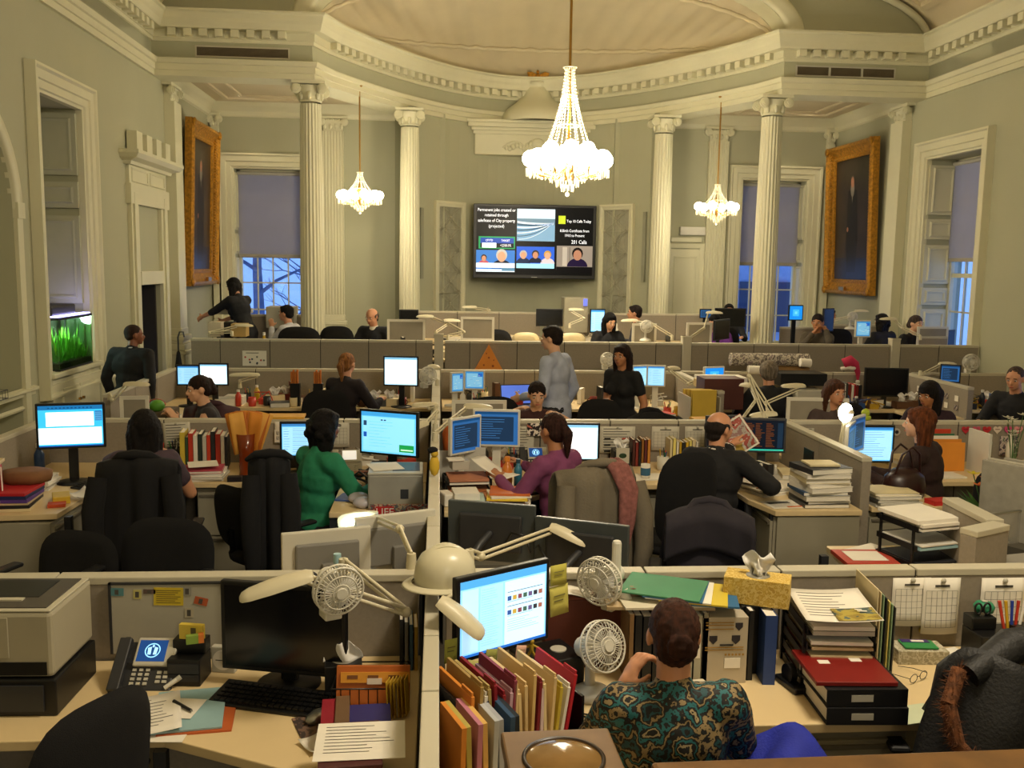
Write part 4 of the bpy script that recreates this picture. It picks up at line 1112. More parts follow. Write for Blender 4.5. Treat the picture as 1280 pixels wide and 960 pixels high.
SKIN={'light':'c98f6b','fair':'d6a584','tan':'b0774f','brown':'7c4a2e','dark':'4a2a1a'}
def ik(a,b,l1,l2,pole):
 d=b-a;L=min(d.length,(l1+l2)*.995);u=d.normalized();b2=a+u*L
 x=(l1*l1-l2*l2+L*L)/(2*L);h=math.sqrt(max(0,l1*l1-x*x))
 p=(pole-u*pole.dot(u));p=p.normalized() if p.length > 1e-4 else Vector((0,0,-1))
 return a+u*x+p*h,b2
def hand(mb,wrist,d,up,curl=.5,s=1.0,side=1):
 """palm, four unequal fingers and a thumb; d = pointing direction, up = back of the hand"""
 d=d.normalized();n=(up-d*up.dot(d)).normalized();w=d.cross(n).normalized()*side
 rcone(mb,wrist,wrist+d*.03*s,.024*s,.026*s,10)
 pc=wrist+d*.055*s
 B=Matrix((w,d,n)).transposed()
 mb.ball(tuple(pc),(.040*s,.048*s,.017*s),12,None,B)
 for i,(ox,L) in enumerate(((-.030,.060),(-.010,.074),(.010,.080),(.029,.072))):
  p=wrist+d*.088*s+w*ox*s;th=curl*.35
  for k,f in enumerate((.45,.32,.23)):
   q=d*math.cos(th)-n*math.sin(th)
   e=p+q*L*s*f*1.15;rcone(mb,p,e,(.0092-.0008*k)*s,(.0085-.0008*k)*s,8);p=e;th += curl*(.95-.1*k)
 t0=wrist+d*.030*s+w*.030*s;t1=t0+(w*.8+d*.55-n*.25).normalized()*.038*s;t2=t1+(w*.25+d*.9-n*.35).normalized()*.032*s
 rcone(mb,t0,t1,.013*s,.0105*s,8);rcone(mb,t1,t2,.0105*s,.0085*s,8)
def person(x,y,rz,label,z0=0.0,pose='sit',s=1.0,seat=.46,lean=8,twist=0,head=(0,0,0),lh=None,rh=None,skin='light',hair='short',haircol='1c120c',
     top='202022',sleeve='long',bottom='1c1c20',jacket=False,shirt=None,voxel=.011,tvox=.013,neckline=.0,curl=.6,topmat=None,lpole=None,rpole=None,glasses=False,legs=True,hup=None,skirt=False,female=False,shoul=1.0):
 """figure faces local +y; head = (yaw, pitch, roll) in degrees; lh/rh = wrist targets (local metres)"""
 t=empty('person',(x,y,z0),rz,label=label,cat='person');t.scale=(s,s,s)
 sk=M('skin_'+skin,SKIN[skin],.5,var=.06,scale=9);tm=topmat or M('cloth_'+top,top,.85,var=.12,scale=14,bump=.25);bm=M('cloth_'+bottom,bottom,.85,var=.12,scale=14)
 ph=.93 if pose == 'stand' else seat+.09
 P=Vector((0,0,ph));RT=Matrix.Rotation(math.radians(-lean),3,'X') @ Matrix.Rotation(math.radians(twist),3,'Z')
 def T(v):return P+RT @ Vector(v)
 sw=.165*shoul*(.93 if female else 1)
 nb=T((0,.0,.50));RH=RT @ Matrix.Rotation(math.radians(head[0]),3,'Z') @ Matrix.Rotation(math.radians(-head[1]),3,'X') @ Matrix.Rotation(math.radians(head[2]),3,'Y')
 # partially undo the torso lean so that the head stays upright unless pitched
 RH=Matrix.Rotation(math.radians(lean*.7),3,'X') @ RH
 hcn=nb+RT @ Vector((0,.012,.065))+RH @ Vector((0,.018,.085))
 def Hd(v):return hcn+RH @ Vector(v)
 sh={-1:T((-sw,0,.445)),1:T((sw,0,.445))}
 if lh is None:lh=(-.20,.38,.78) if pose == 'sit' else (-.23,.04,.86)
 if rh is None:rh=(.20,.38,.78) if pose == 'sit' else (.23,.04,.86)
 W={-1:Vector(lh),1:Vector(rh)};E={}
 for q,pole in ((-1,lpole),(1,rpole)):
  pl=Vector(pole) if pole else Vector((q*.5,-.5,-.8));E[q],W[q]=ik(sh[q],W[q],.285,.255,pl)
 def torso(mb,g=0.0):
  mb.ball(tuple(T((0,.0,.01))),(.165+g,.115+g,.12+g),16,None,RT)
  wa=.125 if female else .142
  mb.ball(tuple(T((0,.005,.17))),(wa+g,.10+g,.15+g),16,None,RT)
  mb.ball(tuple(T((0,-.0,.33))),((.150 if female else .165)*shoul+g,.108+g,.16+g),16,None,RT)
  if female:
   for q in (-1,1):mb.ball(tuple(T((q*.07,.085,.31))),(.062+g*.6,)*3,12)
  rcone(mb,T((-sw+.01,-.005,.435)),T((sw-.01,-.005,.435)),.058+g,.058+g,14)
  rcone(mb,T((0,-.01,.42)),nb,.085+g*.6,.056+g*.3,14)
 def arms(mb,g=0.0,upto=2.0):
  for q in (-1,1):
   rcone(mb,sh[q],E[q] if upto >= 1 else sh[q]+(E[q]-sh[q])*upto,.054+g,(.041 if upto >= 1 else .048)+g,12)
   if upto > 1:f=upto-1;rcone(mb,E[q],E[q]+(W[q]-E[q])*f,.041+g,.041+g-(.014)*f,12)
 K={};A={}
 for q in (-1,1):
  hp=P+Vector((q*.09,0,-.02))
  if pose == 'sit':K[q]=(hp,Vector((q*.11,.43,seat+.07)),Vector((q*.10,.40,.09)))
  else:K[q]=(hp,Vector((q*.095,.02+.02*q,.50)),Vector((q*.10,-.02-.02*q,.09)))
 def leg(mb,g=0.0,upto=1.0):
  for q in (-1,1):
   a,b,c=K[q];rcone(mb,a,b,.088+g,.058+g,12);rcone(mb,b,b+(c-b)*upto,.056+g,.056+g-.018*upto,12)
 body=MB();torso(body);arms(body);
 if legs:
  leg(body)
  for q in (-1,1):rcone(body,K[q][2]+Vector((0,-.03,-.04)),K[q][2]+Vector((0,.15,-.055)),.035,.03,10)
 for q in (-1,1):
  dd=(W[q]-E[q]).normalized()+Vector((0,.15,-.15 if pose == 'stand' else 0));u=Vector(hup[0 if q < 0 else 1]) if hup else Vector((q*.25,.0,1)) if pose == 'sit' else Vector((q,0,.1))
  hand(body,W[q],dd,u,curl,1.0,-q)
 # neck and head: cranium, jaw, chin, brow, nose, lips, ears
 rcone(body,nb-Vector((0,0,.02)),Hd((0,-.015,-.045)),.055,.052,14)
 body.ball(tuple(Hd((0,-.012,.022))),(.074,.094,.088),20,None,RH)
 body.ball(tuple(Hd((0,.024,-.032))),(.058,.062,.070),16,None,RH)
 body.ball(tuple(Hd((0,.062,-.082))),(.024,.022,.018),10,None,RH)
 body.ball(tuple(Hd((0,.070,.022))),(.050,.016,.012),12,None,RH)
 for q in (-1,1):
  body.ball(tuple(Hd((q*.038,.058,-.022))),(.020,.018,.018),10,None,RH)
  body.ball(tuple(Hd((q*.076,-.008,-.008))),(.010,.018,.032),10,None,RH)
 body.cone(Hd((0,.078,.014)),Hd((0,.103,-.024)),.008,.014,8);body.ball(tuple(Hd((0,.098,-.026))),(.015,.012,.010),8,None,RH)
 body.ball(tuple(Hd((0,.082,-.056))),(.024,.010,.010),10,None,RH)
 fuse(body,'body',sk,t,voxel,2)
 eye=M('eye_white','d8d2c6',.3,var=0);iris=M('eye_dark','1c120c',.2,var=0);lip=M('lip_'+skin,{'light':'a0503f','fair':'b0604c','tan':'8a4434','brown':'5c2c22','dark':'3c1a16'}[skin],.5,var=0)
 hm=M('hair_'+haircol,haircol,.6,var=.6,scale=70,bump=.5,stretch=(1,1,.12),spec=.2)
 fe=MB()
 for q in (-1,1):
  fe.ball(tuple(Hd((q*.031,.076,.004))),(.013,.008,.007),10,eye,RH);fe.ball(tuple(Hd((q*.031,.0825,.004))),(.0062,.004,.0062),8,iris,RH)
 fe.build('eyes',None,t)
 mo=MB();mo.ball(tuple(Hd((0,.090,-.056))),(.022,.005,.006),10,None,RH);mo.build('mouth',lip,t)
 br=MB()
 for q in (-1,1):br.ball(tuple(Hd((q*.032,.084,.026))),(.019,.005,.004),8,None,RH)
 br.build('eyebrows',hm,t)
 # clothes
 ne={'long':1.93,'mid':1.35,'short':.55,'none':0.02}[sleeve]
 tp=MB();torso(tp,.013 if not jacket else .024)
 if ne > .1:arms(tp,.012 if not jacket else .019,ne)
 if jacket:
  for q in (-1,1):rcone(tp,T((q*(sw+.0),-.005,.45)),T((q*(sw-.03),-.0,.40)),.070,.07,12)
  rcone(tp,T((0,.0,.02)),T((0,0,-.12)) if pose == 'stand' else T((0,0,-.04)),.15,.165 if pose == 'stand' else .15,16)
 elif pose == 'stand':rcone(tp,T((0,0,.06)),T((0,0,-.05)),.13,.14,14)
 tpo=fuse(tp,'jacket' if jacket else 'top',tm,t,tvox,2,(.06,.012))
 if shirt:
  sm=C(shirt,.7);mb=MB()
  rcone(mb,T((0,.045,.30)),nb+RT @ Vector((0,.012,-.008)),.085,.060,14);mb.ball(tuple(nb+Vector((0,0,.012))),(.066,.064,.03),14);fuse(mb,'shirt',sm,t,.009,1)
  cf=MB()
  for q in (-1,1):
   d=(W[q]-E[q]).normalized();cf.cone(W[q]-d*.03,W[q]+d*.008,.040,.038,14)
  cf.build('shirt_cuffs',sm,t)
 if legs:
  lg=MB();lg.ball(tuple(P+Vector((0,0,-.0))),(.178,.128,.12),16);leg(lg,.015,1.0 if not skirt else .2)
  fuse(lg,'trousers' if not skirt else 'skirt',bm,t,.018,2)
  so=MB()
  for q in (-1,1):rcone(so,K[q][2]+Vector((0,-.035,-.045)),K[q][2]+Vector((0,.16,-.055)),.042,.036,10)
  so.build('shoes',M('shoe_leather','14110f',.4),t)
 # hair
 if hair != 'none':
  h=MB()
  def cap(k=1.0,drop=0.0):
   h.ball(tuple(Hd((0,-.022,.034))),(.082*k,.096*k,.086*k),22,None,RH);h.ball(tuple(Hd((0,-.05,-.005-drop))),(.072*k,.062*k,.07+drop*.5),16,None,RH)
  if hair == 'short':cap(1.0);h.ball(tuple(Hd((0,.032,.080))),(.06,.045,.028),12,None,RH)
  elif hair == 'crop':h.ball(tuple(Hd((0,-.020,.031))),(.077,.093,.085),22,None,RH);h.ball(tuple(Hd((0,-.045,-.005))),(.07,.06,.06),16,None,RH)
  elif hair == 'balding':
   h.ball(tuple(Hd((0,-.046,.008))),(.079,.068,.066),18,None,RH);h.ball(tuple(Hd((0,-.055,-.05))),(.06,.045,.04),14,None,RH)
   for q in (-1,1):h.ball(tuple(Hd((q*.060,-.01,.012))),(.020,.045,.035),12,None,RH)
  elif hair == 'grey_full':cap(1.12);h.ball(tuple(Hd((0,.02,.085))),(.07,.055,.035),12,None,RH)
  elif hair in ('long','bob','shoulder','curly'):
   k=1.10 if hair == 'curly' else 1.05;cap(k)
   L={'long':.24,'bob':.10,'shoulder':.15,'curly':.16}[hair];rr={'curly':.066,'bob':.062}.get(hair,.052)
   if hair == 'bob':
    for k in range(14):a=2*PI*k/14;h.ball(tuple(Hd((.088*math.cos(a),-.035+.07*math.sin(a),-.05+.03*(k % 3)))) if math.sin(a) < .3 else tuple(Hd((.05*math.cos(a),-.02,.08))),.036,10)
   down=Vector((0,-.02,-1)).normalized();
   for q in (-1,1):
    a=Hd((q*.066,-.018,.03));rcone(h,a,Hd((q*.076,-.022,-.045)),.034,.034,12)
    b=Hd((q*.078,-.03,-.045));rcone(h,b,b+down*L*.8+Vector((0,0,0)),.036,.026,12)
   for xx in (-.045,0,.045):
    a=Hd((xx,-.055,0));rcone(h,a,a+down*(L+.04),rr,rr*.62,12)
   h.ball(tuple(Hd((0,.035,.078))),(.066,.042,.03),12,None,RH)
   if hair == 'curly':
    for k in range(16):
     a=2*PI*k/16;h.ball(tuple(Hd((.075*math.cos(a),-.05+.05*math.sin(a),.02-.03*(k % 4)))),.03,8)
  elif hair in ('bun','pony','clip'):
   h.ball(tuple(Hd((0,-.016,.033))),(.079,.094,.085),22,None,RH);h.ball(tuple(Hd((0,-.05,-.012))),(.070,.060,.070),16,None,RH)
   if hair == 'bun':
    for k in range(10):
     a=2*PI*k/10;h.ball(tuple(Hd((.026*math.cos(a),-.118,.012+.026*math.sin(a)))),(.018,.016,.018),8)
    h.ball(tuple(Hd((0,-.125,.012))),(.018,.016,.018),8)
   elif hair == 'pony':
    a=Hd((0,-.105,.035));b=Hd((.0,-.135,-.02));c=Hd((.01,-.12,-.12));rcone(h,a,b,.026,.038,12);rcone(h,b,c,.038,.022,12);rcone(h,c,c+Vector((0,.0,-.05)),.022,.010,10)
   else:
    rcone(h,Hd((0,-.10,.05)),Hd((0,-.12,-.04)),.03,.04,12)
  fuse(h,'hair',hm,t,.007 if voxel < .009 else .009,1,(.012,.009) if hair not in ('crop','balding') else (.01,.003))
 return t,{'wrist_l':t.matrix_basis @ W[-1],'wrist_r':t.matrix_basis @ W[1],'head':hcn,'T':T,'Hd':Hd,'RH':RH,'W':W,'E':E,'nb':nb}
# ================================================================ PARTITIONS AND POSTS
H1=1.067;YA,YBB,YCC,YT=3.58,7.2,10.62,11.32;XS,XS2,XS3,XSL=-.016,2.76,5.54,-2.92
def jx(px,Y,z=H1,py=None):return (atY(px,500,Y)).x
def joints(pxs,Y,py,x0):return [atY(p,py,Y).x-x0 for p in pxs]
partition((-2.9,YA),(XS-.05,YA),0,H1,joints([72],YA,720,-2.9),'grey fabric partition with whiteboard behind the laser printer and black monitor')
partition((XS+.05,YA),(3.4,YA),0,H1,joints([805,973,1140],YA,712,XS+.05),'grey fabric partition behind the patterned-blouse woman and tissue box')
partition((XSL,YBB),(XS-.05,YBB),0,H1,joints([206,300,430],YBB,522,XSL),'grey fabric partition behind the orange envelopes and green-sweater woman')
partition((XS+.05,YBB),(XS2-.04,YBB),0,H1,joints([675,762,847],YBB,526,XS+.05),'grey fabric partition behind the purple-top woman and short book rows')
partition((XS2+.04,YBB),(6.2,YBB),0,H1,joints([1114,1196],YBB,527,XS2+.04),'grey fabric partition hung with the paper heart garland')
partition((XSL,YCC),(XS-.05,YCC),0,H1,joints([320,430],YCC,461,XSL),'low grey partition behind the blonde woman and twin lit monitors')
partition((XS+.05,YCC),(XS2-.04,YCC),0,H1,joints([630,668,760],YCC,463,XS+.05),'low grey partition behind the standing man in blue shirt')
partition((XS2+.04,YCC),(XS3-.04,YCC),0,H1,joints([960,1040],YCC,466,XS2+.04),'low grey partition behind rolled plans and large black television')
partition((XS3+.04,YCC),(6.75,YCC),0,H1,joints([1210],YCC,468,XS3+.04),'low grey partition behind the small fan at far right')
partition((XSL,8.48),(XSL,YCC-.04),0,H1,[.7,1.4],'grey partition running back from the lamp beside the dark doorway man')
partition((XS,2.12),(XS,YA-.04),0,H1,[.42,.82,1.2],'long spine partition with jointed cream top beside the hard hat, nearest stretch',th=.05)
partition((XS,YA+.04),(XS,YBB-.04),0,H1,[.6,1.2,1.8,2.4,3.0],'long spine partition between green-sweater and purple-top women',th=.06)
partition((XS,YBB+.04),(XS,YCC-.04),0,H1,[.6,1.2,1.8,2.4],'spine partition beyond the flat lamp, under the white fan',th=.075)
partition((XS2,5.74),(XS2,YBB-.04),0,H1,[.7],'short side partition beside the tall paper stack and seated woman')
partition((XS2,8.9),(XS2,YCC-.04),0,H1,[.8],'side partition beside the yellow hanging folders')
partition((XS3,9.3),(XS3,YCC-.04),0,H1,[.6],'side partition hung with small photos right of the black television')
partition((2.74,4.72),(2.72,4.27),0,H1,[],'short grey end panel beside the black letter trays at right',th=.09)
partition((2.72,4.22),(2.48,4.10),0,H1,[],'short angled grey end panel nearest the red folder',th=.09)
FT=H1*0+1.34-ZD
tp=partition((-2.9,YT),(-.06,YT),ZD-.35,FT+.35,joints([276,338,401,461,520],YT,440,-2.9),'tall beige partition left of the centre post, below the bald man')
tp=partition((.08,YT),(2.98,YT),ZD-.35,FT+.35,joints([587,646,705,761,819],YT,440,.08),'tall beige partition with orange triangle behind the standing pair')
tp=partition((3.10,YT),(5.62,YT),ZD-.35,FT+.35,joints([884,941,997,1055,1109],YT,440,3.10),'tall beige partition behind the rolled plans and grey-haired person')
tp=partition((5.76,YT),(6.78,YT),ZD-.35,FT+.35,joints([1172,1228],YT,440,5.76),'tall bluish-lit partition at far right below the woman on the phone')
for x,l in ((.01,'beige post in the tall partition left of the orange triangle'),(3.04,'beige post in the tall partition behind the standing woman'),(5.69,'beige post in the tall partition above the black television')):
 post(x,YT,0,1.42,l,.11)
# dais partitions
ZP=1.52-ZD
partition((-.35,14.7),(1.60,14.7),ZD,ZP,[.65,1.3],'low beige partition below the wall screen at the back, left run')
partition((1.66,14.7),(4.45,14.7),ZD,ZP,[.7,1.4,2.1],'low beige partition at the back in front of the narrow white door')
partition((4.95,13.3),(5.75,13.3),ZD,1.42-ZD,[],'curved-looking beige side panel below the blue-lit small screen')
partition((5.8,13.6),(6.7,13.6),ZD,1.45-ZD,[.45],'low beige partition below the right portrait')
partition((7*.0+6.35,12.0),(6.75,12.0),ZD,1.40-ZD,[],'beige panel at far right behind the woman on the phone')
partition((-2.75,13.6),(-1.9,13.6),ZD,1.50-ZD,[],'beige cabinet-height panel below the rear left window')

# ================================================================ ROW A, LEFT CUBICLE
desk([(-2.6,3.54),(XS-.045,3.54),(XS-.045,2.15),(-.42,2.15),(-.42,2.70),(-.87,2.93),(-2.6,2.93)],'maple corner desk under the phone, keyboard and printer')
cabinet(-1.9,3.25,0,.4,.55,.69,'grey filing pedestal under the printer desk at far left')
# laser printer on a black paper feeder
fb=empty('paper_feeder',(-1.50,3.27,.74),-.03,label='black paper feeder box under the laser printer',cat='printer tray')
MB().bx(-.24,.24,-.17,.17,0,.13).build('body',BLACKP,fb,bevel=.006);MB().bx(-.20,.20,-.178,-.17,.02,.11).build('drawer_front',DGREYP,fb)
for i,x in enumerate((-.05,.12,.17)):MB().cone((x,-.171,.08),(x,-.176,.08),.013,.013,12).build('dial',GREYP,fb)
pr=empty('laser_printer',(-1.51,3.28,.872),-.03,label='beige laser printer with dark top tray at far left',cat='printer')
ptan=M('printer_beige','a59d86',.45,var=.03)
mb=MB();mb.prism([(-.24,-.17),(.24,-.17),(.24,.17),(-.24,.17)],0.0,.225);mb.build('body',ptan,pr,bevel=.014)
MB().bx(-.235,.235,-.165,.165,.2255,.232).build('top_rim',PTRIM,pr,bevel=.004)
mb=MB();mb.bx(-.215,.215,-.145,.145,.232,.236);mb.build('top_plate',M('printer_top','4c4740',.5),pr)
MB().bx(-.16,.15,-.05,.12,.236,.238).build('output_recess',BLACKP,pr);MB().bx(-.14,.11,-.09,-.065,.236,.241).build('paper_lip',PTRIM,pr)
MB().bx(-.235,.10,-.176,-.17,.07,.21).build('front_door',ptan,pr,bevel=.002);MB().bx(-.22,.22,-.174,-.17,.01,.055).build('cassette_front',BLACKP,pr)
MB().cone((-.13,-.1765,.17),(-.13,-.179,.17),.012,.012,16).build('badge',DGREYP,pr)
# whiteboard on the partition
wb=empty('whiteboard',(-.94,YA-.045,.77),label='small whiteboard on the partition with yellow notice and stickers',cat='whiteboard')
MB().bx(-.29,.29,-.004,.004,0,.275).build('board',M('whiteboard_face','a9a596',.3,var=.04),wb);MB().bx(-.295,.295,-.008,.006,.272,.28).build('edge_strip',DGREYP,wb);MB().bx(-.297,-.287,-.008,.006,0,.28).build('side_strip',DGREYP,wb)
for nm,x,z,w,h,c,lab in (('postcard',-.265,.245,.05,.03,'4f7f86','small teal postcard at top left of whiteboard'),('sticker',-.19,.235,.03,.035,'b8b06a','small pale picture of a statue on the whiteboard'),('sticker',-.145,.245,.045,.018,'5c4a42','narrow dark strip on the whiteboard top'),('notice',-.075,.225,.11,.07,'c8b02c','yellow printed notice taped on whiteboard'),
          ('sticker',-.005,.245,.03,.035,'8c8a80','grey oval picture right of the yellow notice'),('sticker',.045,.205,.05,.03,'a8522c','red and white tilted sticker on the whiteboard'),('sticker',.0,.16,.032,.038,'b0a890','small palm tree picture on the whiteboard'),('sticker',.145,.255,.05,.02,'a83a24','small red label at top right of whiteboard')):
 o=MB().bx(-w/2,w/2,-.0012,0,-h/2,h/2).build(nm,C(c,.7),None,loc=(-.94+x,YA-.0502,.77+z));tag(o,lab,'note');o.rotation_euler=(0,.25 if 'tilted' in lab else .03,0)
 if nm == 'notice':
  l=MB()
  for k in range(7):l.bx(-.045,.045-.01*(k % 3),-.0018,-.0012,.022-k*.008,.0245-k*.008)
  l.build('print',C('5f5420',.7),o)
 else:MB().bx(-.008,.006,-.0018,-.0012,-h*.35,h*.3).build('print',INK,o)
phone(-1.06,3.27,.74,-.06,'charcoal desk phone with lit blue emblem display by the printer')
cord=MB();cord.tube([(-1.15+.03*i+.008*math.cos(i*1.6),3.17-.012*i+.02*math.sin(i*.9),.748+.006*math.sin(i*1.6)) for i in range(10)]+[(-.86,3.12,.75),(-.85,3.17,.75)],.004,6)
tag(cord.build('phone_cord',BLACKP),'black curly phone cord looping on the desk','cord')
og=empty('desk_organizer',(-.90,3.36,.74),-.1,label='black desk organizer with yellow notes beside the phone',cat='organizer')
MB().bx(-.06,.06,-.06,.06,0,.10).bx(-.06,.06,0,.06,.10,.15).build('body',BLACKP,og,bevel=.004);MB().bx(-.055,.055,-.064,-.06,.02,.045).build('drawer',DGREYP,og);MB().bx(-.055,.055,-.064,-.06,.05,.085).build('drawer',DGREYP,og)
o=MB().bx(-.045,.045,-.01,.012,0,.055).build('sticky_note_pad',C('d8c04a',.7),None,loc=(-.89,3.37,.892),rz=-.2,bevel=.001);tag(o,'yellow sticky note pad on top of the black organizer','notes');MB().bx(.0,.02,-.0105,-.010,.015,.045).build('print',C('5a5030'),o)
o=MB().bx(-.03,.03,-.01,.012,0,.03).build('sticky_note_pad',C('7f9a3c',.7),None,loc=(-.87,3.33,.892),rz=.3);tag(o,'green and orange sticky pad in front of yellow pad','notes');MB().bx(.012,.031,-.011,.013,0,.031).build('orange_strip',C('d0762c'),o)
o=MB().cone((0,0,0),(.05,.02,.03),.008,.009,10).build('marker_pen',WHITEP,None,loc=(-.965,3.27,.75));tag(o,'white marker pen leaning by the black organizer','pen');MB().cone((.04,.016,.024),(.052,.021,.0315),.0093,.0095,10).build('cap',GREYP,o)
ck=empty('desk_clock',(-.79,3.42,.74),-.2,label='small square silver desk clock left of the black monitor',cat='clock')
MB().bx(-.045,.045,-.01,.02,0,.10).build('case',GREYP,ck,bevel=.004);MB().cone((0,-.0105,.05),(0,-.013,.05),.038,.038,28).build('dial',PAPER,ck);MB().box((.008,-.014,.058),(.003,.001,.025),BLACKP,R=R_('Y',.5)).box((-.012,-.014,.05),(.028,.001,.003),BLACKP).build('hands',BLACKP,ck)
monitor(-.545,3.26,.74,-.24,.47,.33,.965,'large black switched-off monitor on the near left desk','off')
wc=empty('webcam',(-.44,3.26,1.135),-.22,label='small black webcam clipped on the black monitor',cat='webcam');MB().ball((0,0,.02),(.022,.022,.022),14).build('body',BLACKP,wc);MB().cone((0,-.018,.022),(0,-.026,.022),.010,.011,12).build('lens',M('lens','1c2028',.1),wc);MB().bx(-.015,.015,-.01,.03,-.01,.004).build('clip',BLACKP,wc)
keyboard(-.56,3.16,.74,-.30,'black keyboard in front of the switched-off monitor')
mp=flat(-.36,2.99,.7405,.35,.20,.17,.004,patternmat('mousepad_photo',['4a3a30','6f5646','3a2e28','8a6a56'],22,kind='noise'),'dark patterned mouse pad under the silver mouse','mouse_pad','mouse pad',bevel=.001)
mouse(-.39,3.02,.745,-.7,'silver computer mouse on the patterned pad')
# papers, blue and orange folders, pen
flat(-.80,3.10,.7405,.12,.235,.31,.006,C('b85a28',.6),'orange folder peeking out under blue folder','folder','folder')
flat(-.835,3.10,.7475,.16,.23,.30,.006,C('8fb0b4',.6),'pale blue folder under loose white sheets','folder','folder')
paper(-.96,3.05,.754,.28,'printed white sheet at left on pale blue folder',curl=.02)
paper(-.93,3.00,.742,-.05,'white sheet mostly under the pale blue folder',w=.26,d=.20,lines=False)
paper(-.865,3.10,.7562,-.15,'square white note sheet under the black pen',w=.13,d=.14,lines=False)
o=MB().cone((0,0,.007),(.075,-.07,.007),.0065,.005,10).build('pen',BLACKP,None,loc=(-.895,3.135,.758));tag(o,'black ballpoint pen lying on the white note sheet','pen');MB().cone((.075,-.07,.007),(.082,-.0765,.007),.004,.001,8).build('tip',METAL,o)
paper(-.36,2.56,.7405,.5,'loose white sheet at the lower edge of near left desk',w=.25,d=.2)
chair(-1.20,2.74,1.05,'black office chair backrest nearest the camera at lower left',back_w=.44,back_h=.52,back_z=.52)
# tissue in dark holder, orange envelope, books, wire basket
tb=tissue_box(-.33,3.24,.741,.1,'dark tissue holder with white tissue behind orange envelope',BLACKP,.13,.13,.12,tissue=False)
mb=MB();mb.grid(lambda u,v:((u-.5)*.14*(1-.5*v*v),.02*math.sin(u*8+v*2)-.02,.12+.075*v*(1-.35*abs(u-.45))),14,8);o=mb.build('tissue',M('tissue_paper','e9e6df',.9),tb);o.modifiers.new('th','SOLIDIFY').thickness=.0015
def ob(x,y,z,w,h,m,l,nm,cat,rx=0,rz=0,th=.012):
 t=MB().bx(-w/2,w/2,-th/2,th/2,0,h).build(nm,m,None,loc=(x,y,z),bevel=.001);t.rotation_euler=(rx,0,rz);return tag(t,l,cat)
oe=ob(-.215,3.08,.765,.25,.13,C('b5601f',.6),'orange expanding envelope standing in the near left organizer','envelope','envelope',rx=-.25,rz=-.03,th=.02)
MB().bx(-.11,.125,-.016,-.011,.075,.11).build('clasp_label',C('dc962f',.6),oe);MB().bx(-.02,.03,-.018,-.0162,.07,.09).build('tape',C('e0d0c0',.3),oe)
for x in (-.07,0,.07):MB().bx(x-.018,x+.018,-.0172,-.0164,.088,.10).build('print',C('7a4a20'),oe)
wr_=empty('wire_organizer',(-.20,3.16,.74),-.03,label='black wire desk organizer holding envelopes and papers beside spine',cat='organizer')
w_=MB()
for z in (.005,.09):w_.tube([(-.15,-.10,z),(.10,-.10,z),(.10,.12,z),(-.15,.12,z),(-.15,-.10,z)],.003,5)
for k in range(9):w_.tube([(-.15+k*.031,-.10,0),(-.15+k*.031,-.10,.09)],.0018,4)
for k in range(8):w_.tube([(.10,-.10+k*.031,0),(.10,-.10+k*.031,.09)],.0018,4)
w_.build('wire_frame',BLACKP,wr_);MB().bx(-.15,.10,-.10,.12,0,.003).build('tray',BLACKP,wr_)
for i,(c,l) in enumerate((('8c1c2c','dark red'),('6a5038','brown'),('c8b890','cream'),('2c2a6c','purple-blue'))):
 b_=flat(-.345+.0*i+(.0 if i == 0 else .045 if i == 1 else .12),2.90,.742+(0,0,.0,.031)[i] if i < 3 else .742+.034,.08,.16 if i > 1 else .045,.20,(.085,.095,.032,.03)[i],C(c,.5),'%s book in the small pile with %s' % (l,'lettered spine' if i == 3 else 'others near the mouse pad'),'book','book',bevel=.001)
 if i == 3:text('ZAGAT',.030,M('spine_letter','e8e4d8',.5,var=0),b_,(-.0,-.1012,.014),name='spine_lettering')
o=ob(-.12,3.05,.75,.07,.11,C('c9bfae',.7),'folded pale leaflets standing in the wire organizer','leaflet','paper',rx=-.1,rz=1.2,th=.01)
for k in range(6):
 o=ob(-.155+k*.012,3.02+k*.004,.75,.05,.13,C('c8a22c',.6),'yellow slip in the wire organizer by the spine','paper_slip','paper',rx=-.05,rz=1.35,th=.003);o['group']='yellow slips in the wire organizer';o['label']='yellow slip in the wire organizer by the spine, '+ORD[k]
for k,(c,l) in enumerate((('3c3c3c','black'),('8c8c88','grey'),('4a6a8a','blue'),('caa84a','yellow'))):
 book(-.13+k*.018,3.40,.74,.05,.014,.16,.20-.01*k,c,'%s slim booklet standing at the partition corner by the spine' % l,name='booklet',cat='booklet')
flat(-.25,2.62,.742,.10,.18,.26,.13,C('4a1c1c',.5),'dark red box file under the printed table sheet','box_file','box file',bevel=.002)
paper(-.22,2.63,.874,.04,'large white sheet with printed table at bottom left of spine',w=.26,d=.22)
paper(-.36,2.86,.742,.6,'white curled sheet corner beside the dark red box file',w=.12,d=.1,lines=False,curl=.06)
# swing arm lamps of row A
task_lamp((-.36,YA-.02,H1),tuple(atY(508,765,3.30)),tuple(atY(385,724,3.12)),PI+.15,'ivory swing-arm lamp whose flat head hangs over the black monitor',tilt=.25,head_l=.23)
task_lamp((XS,3.40,H1),tuple(atY(575,740,3.25)),tuple(atY(553,757,3.02)),-.25,'ivory swing-arm lamp with head in front of the lit near monitor',tilt=.62,head_l=.17)
p=atY(421,735,3.05);fan(p.x,p.y,p.z,.45,'white clip fan above the black monitor, facing left',.082,clip=True,tilt=.1)
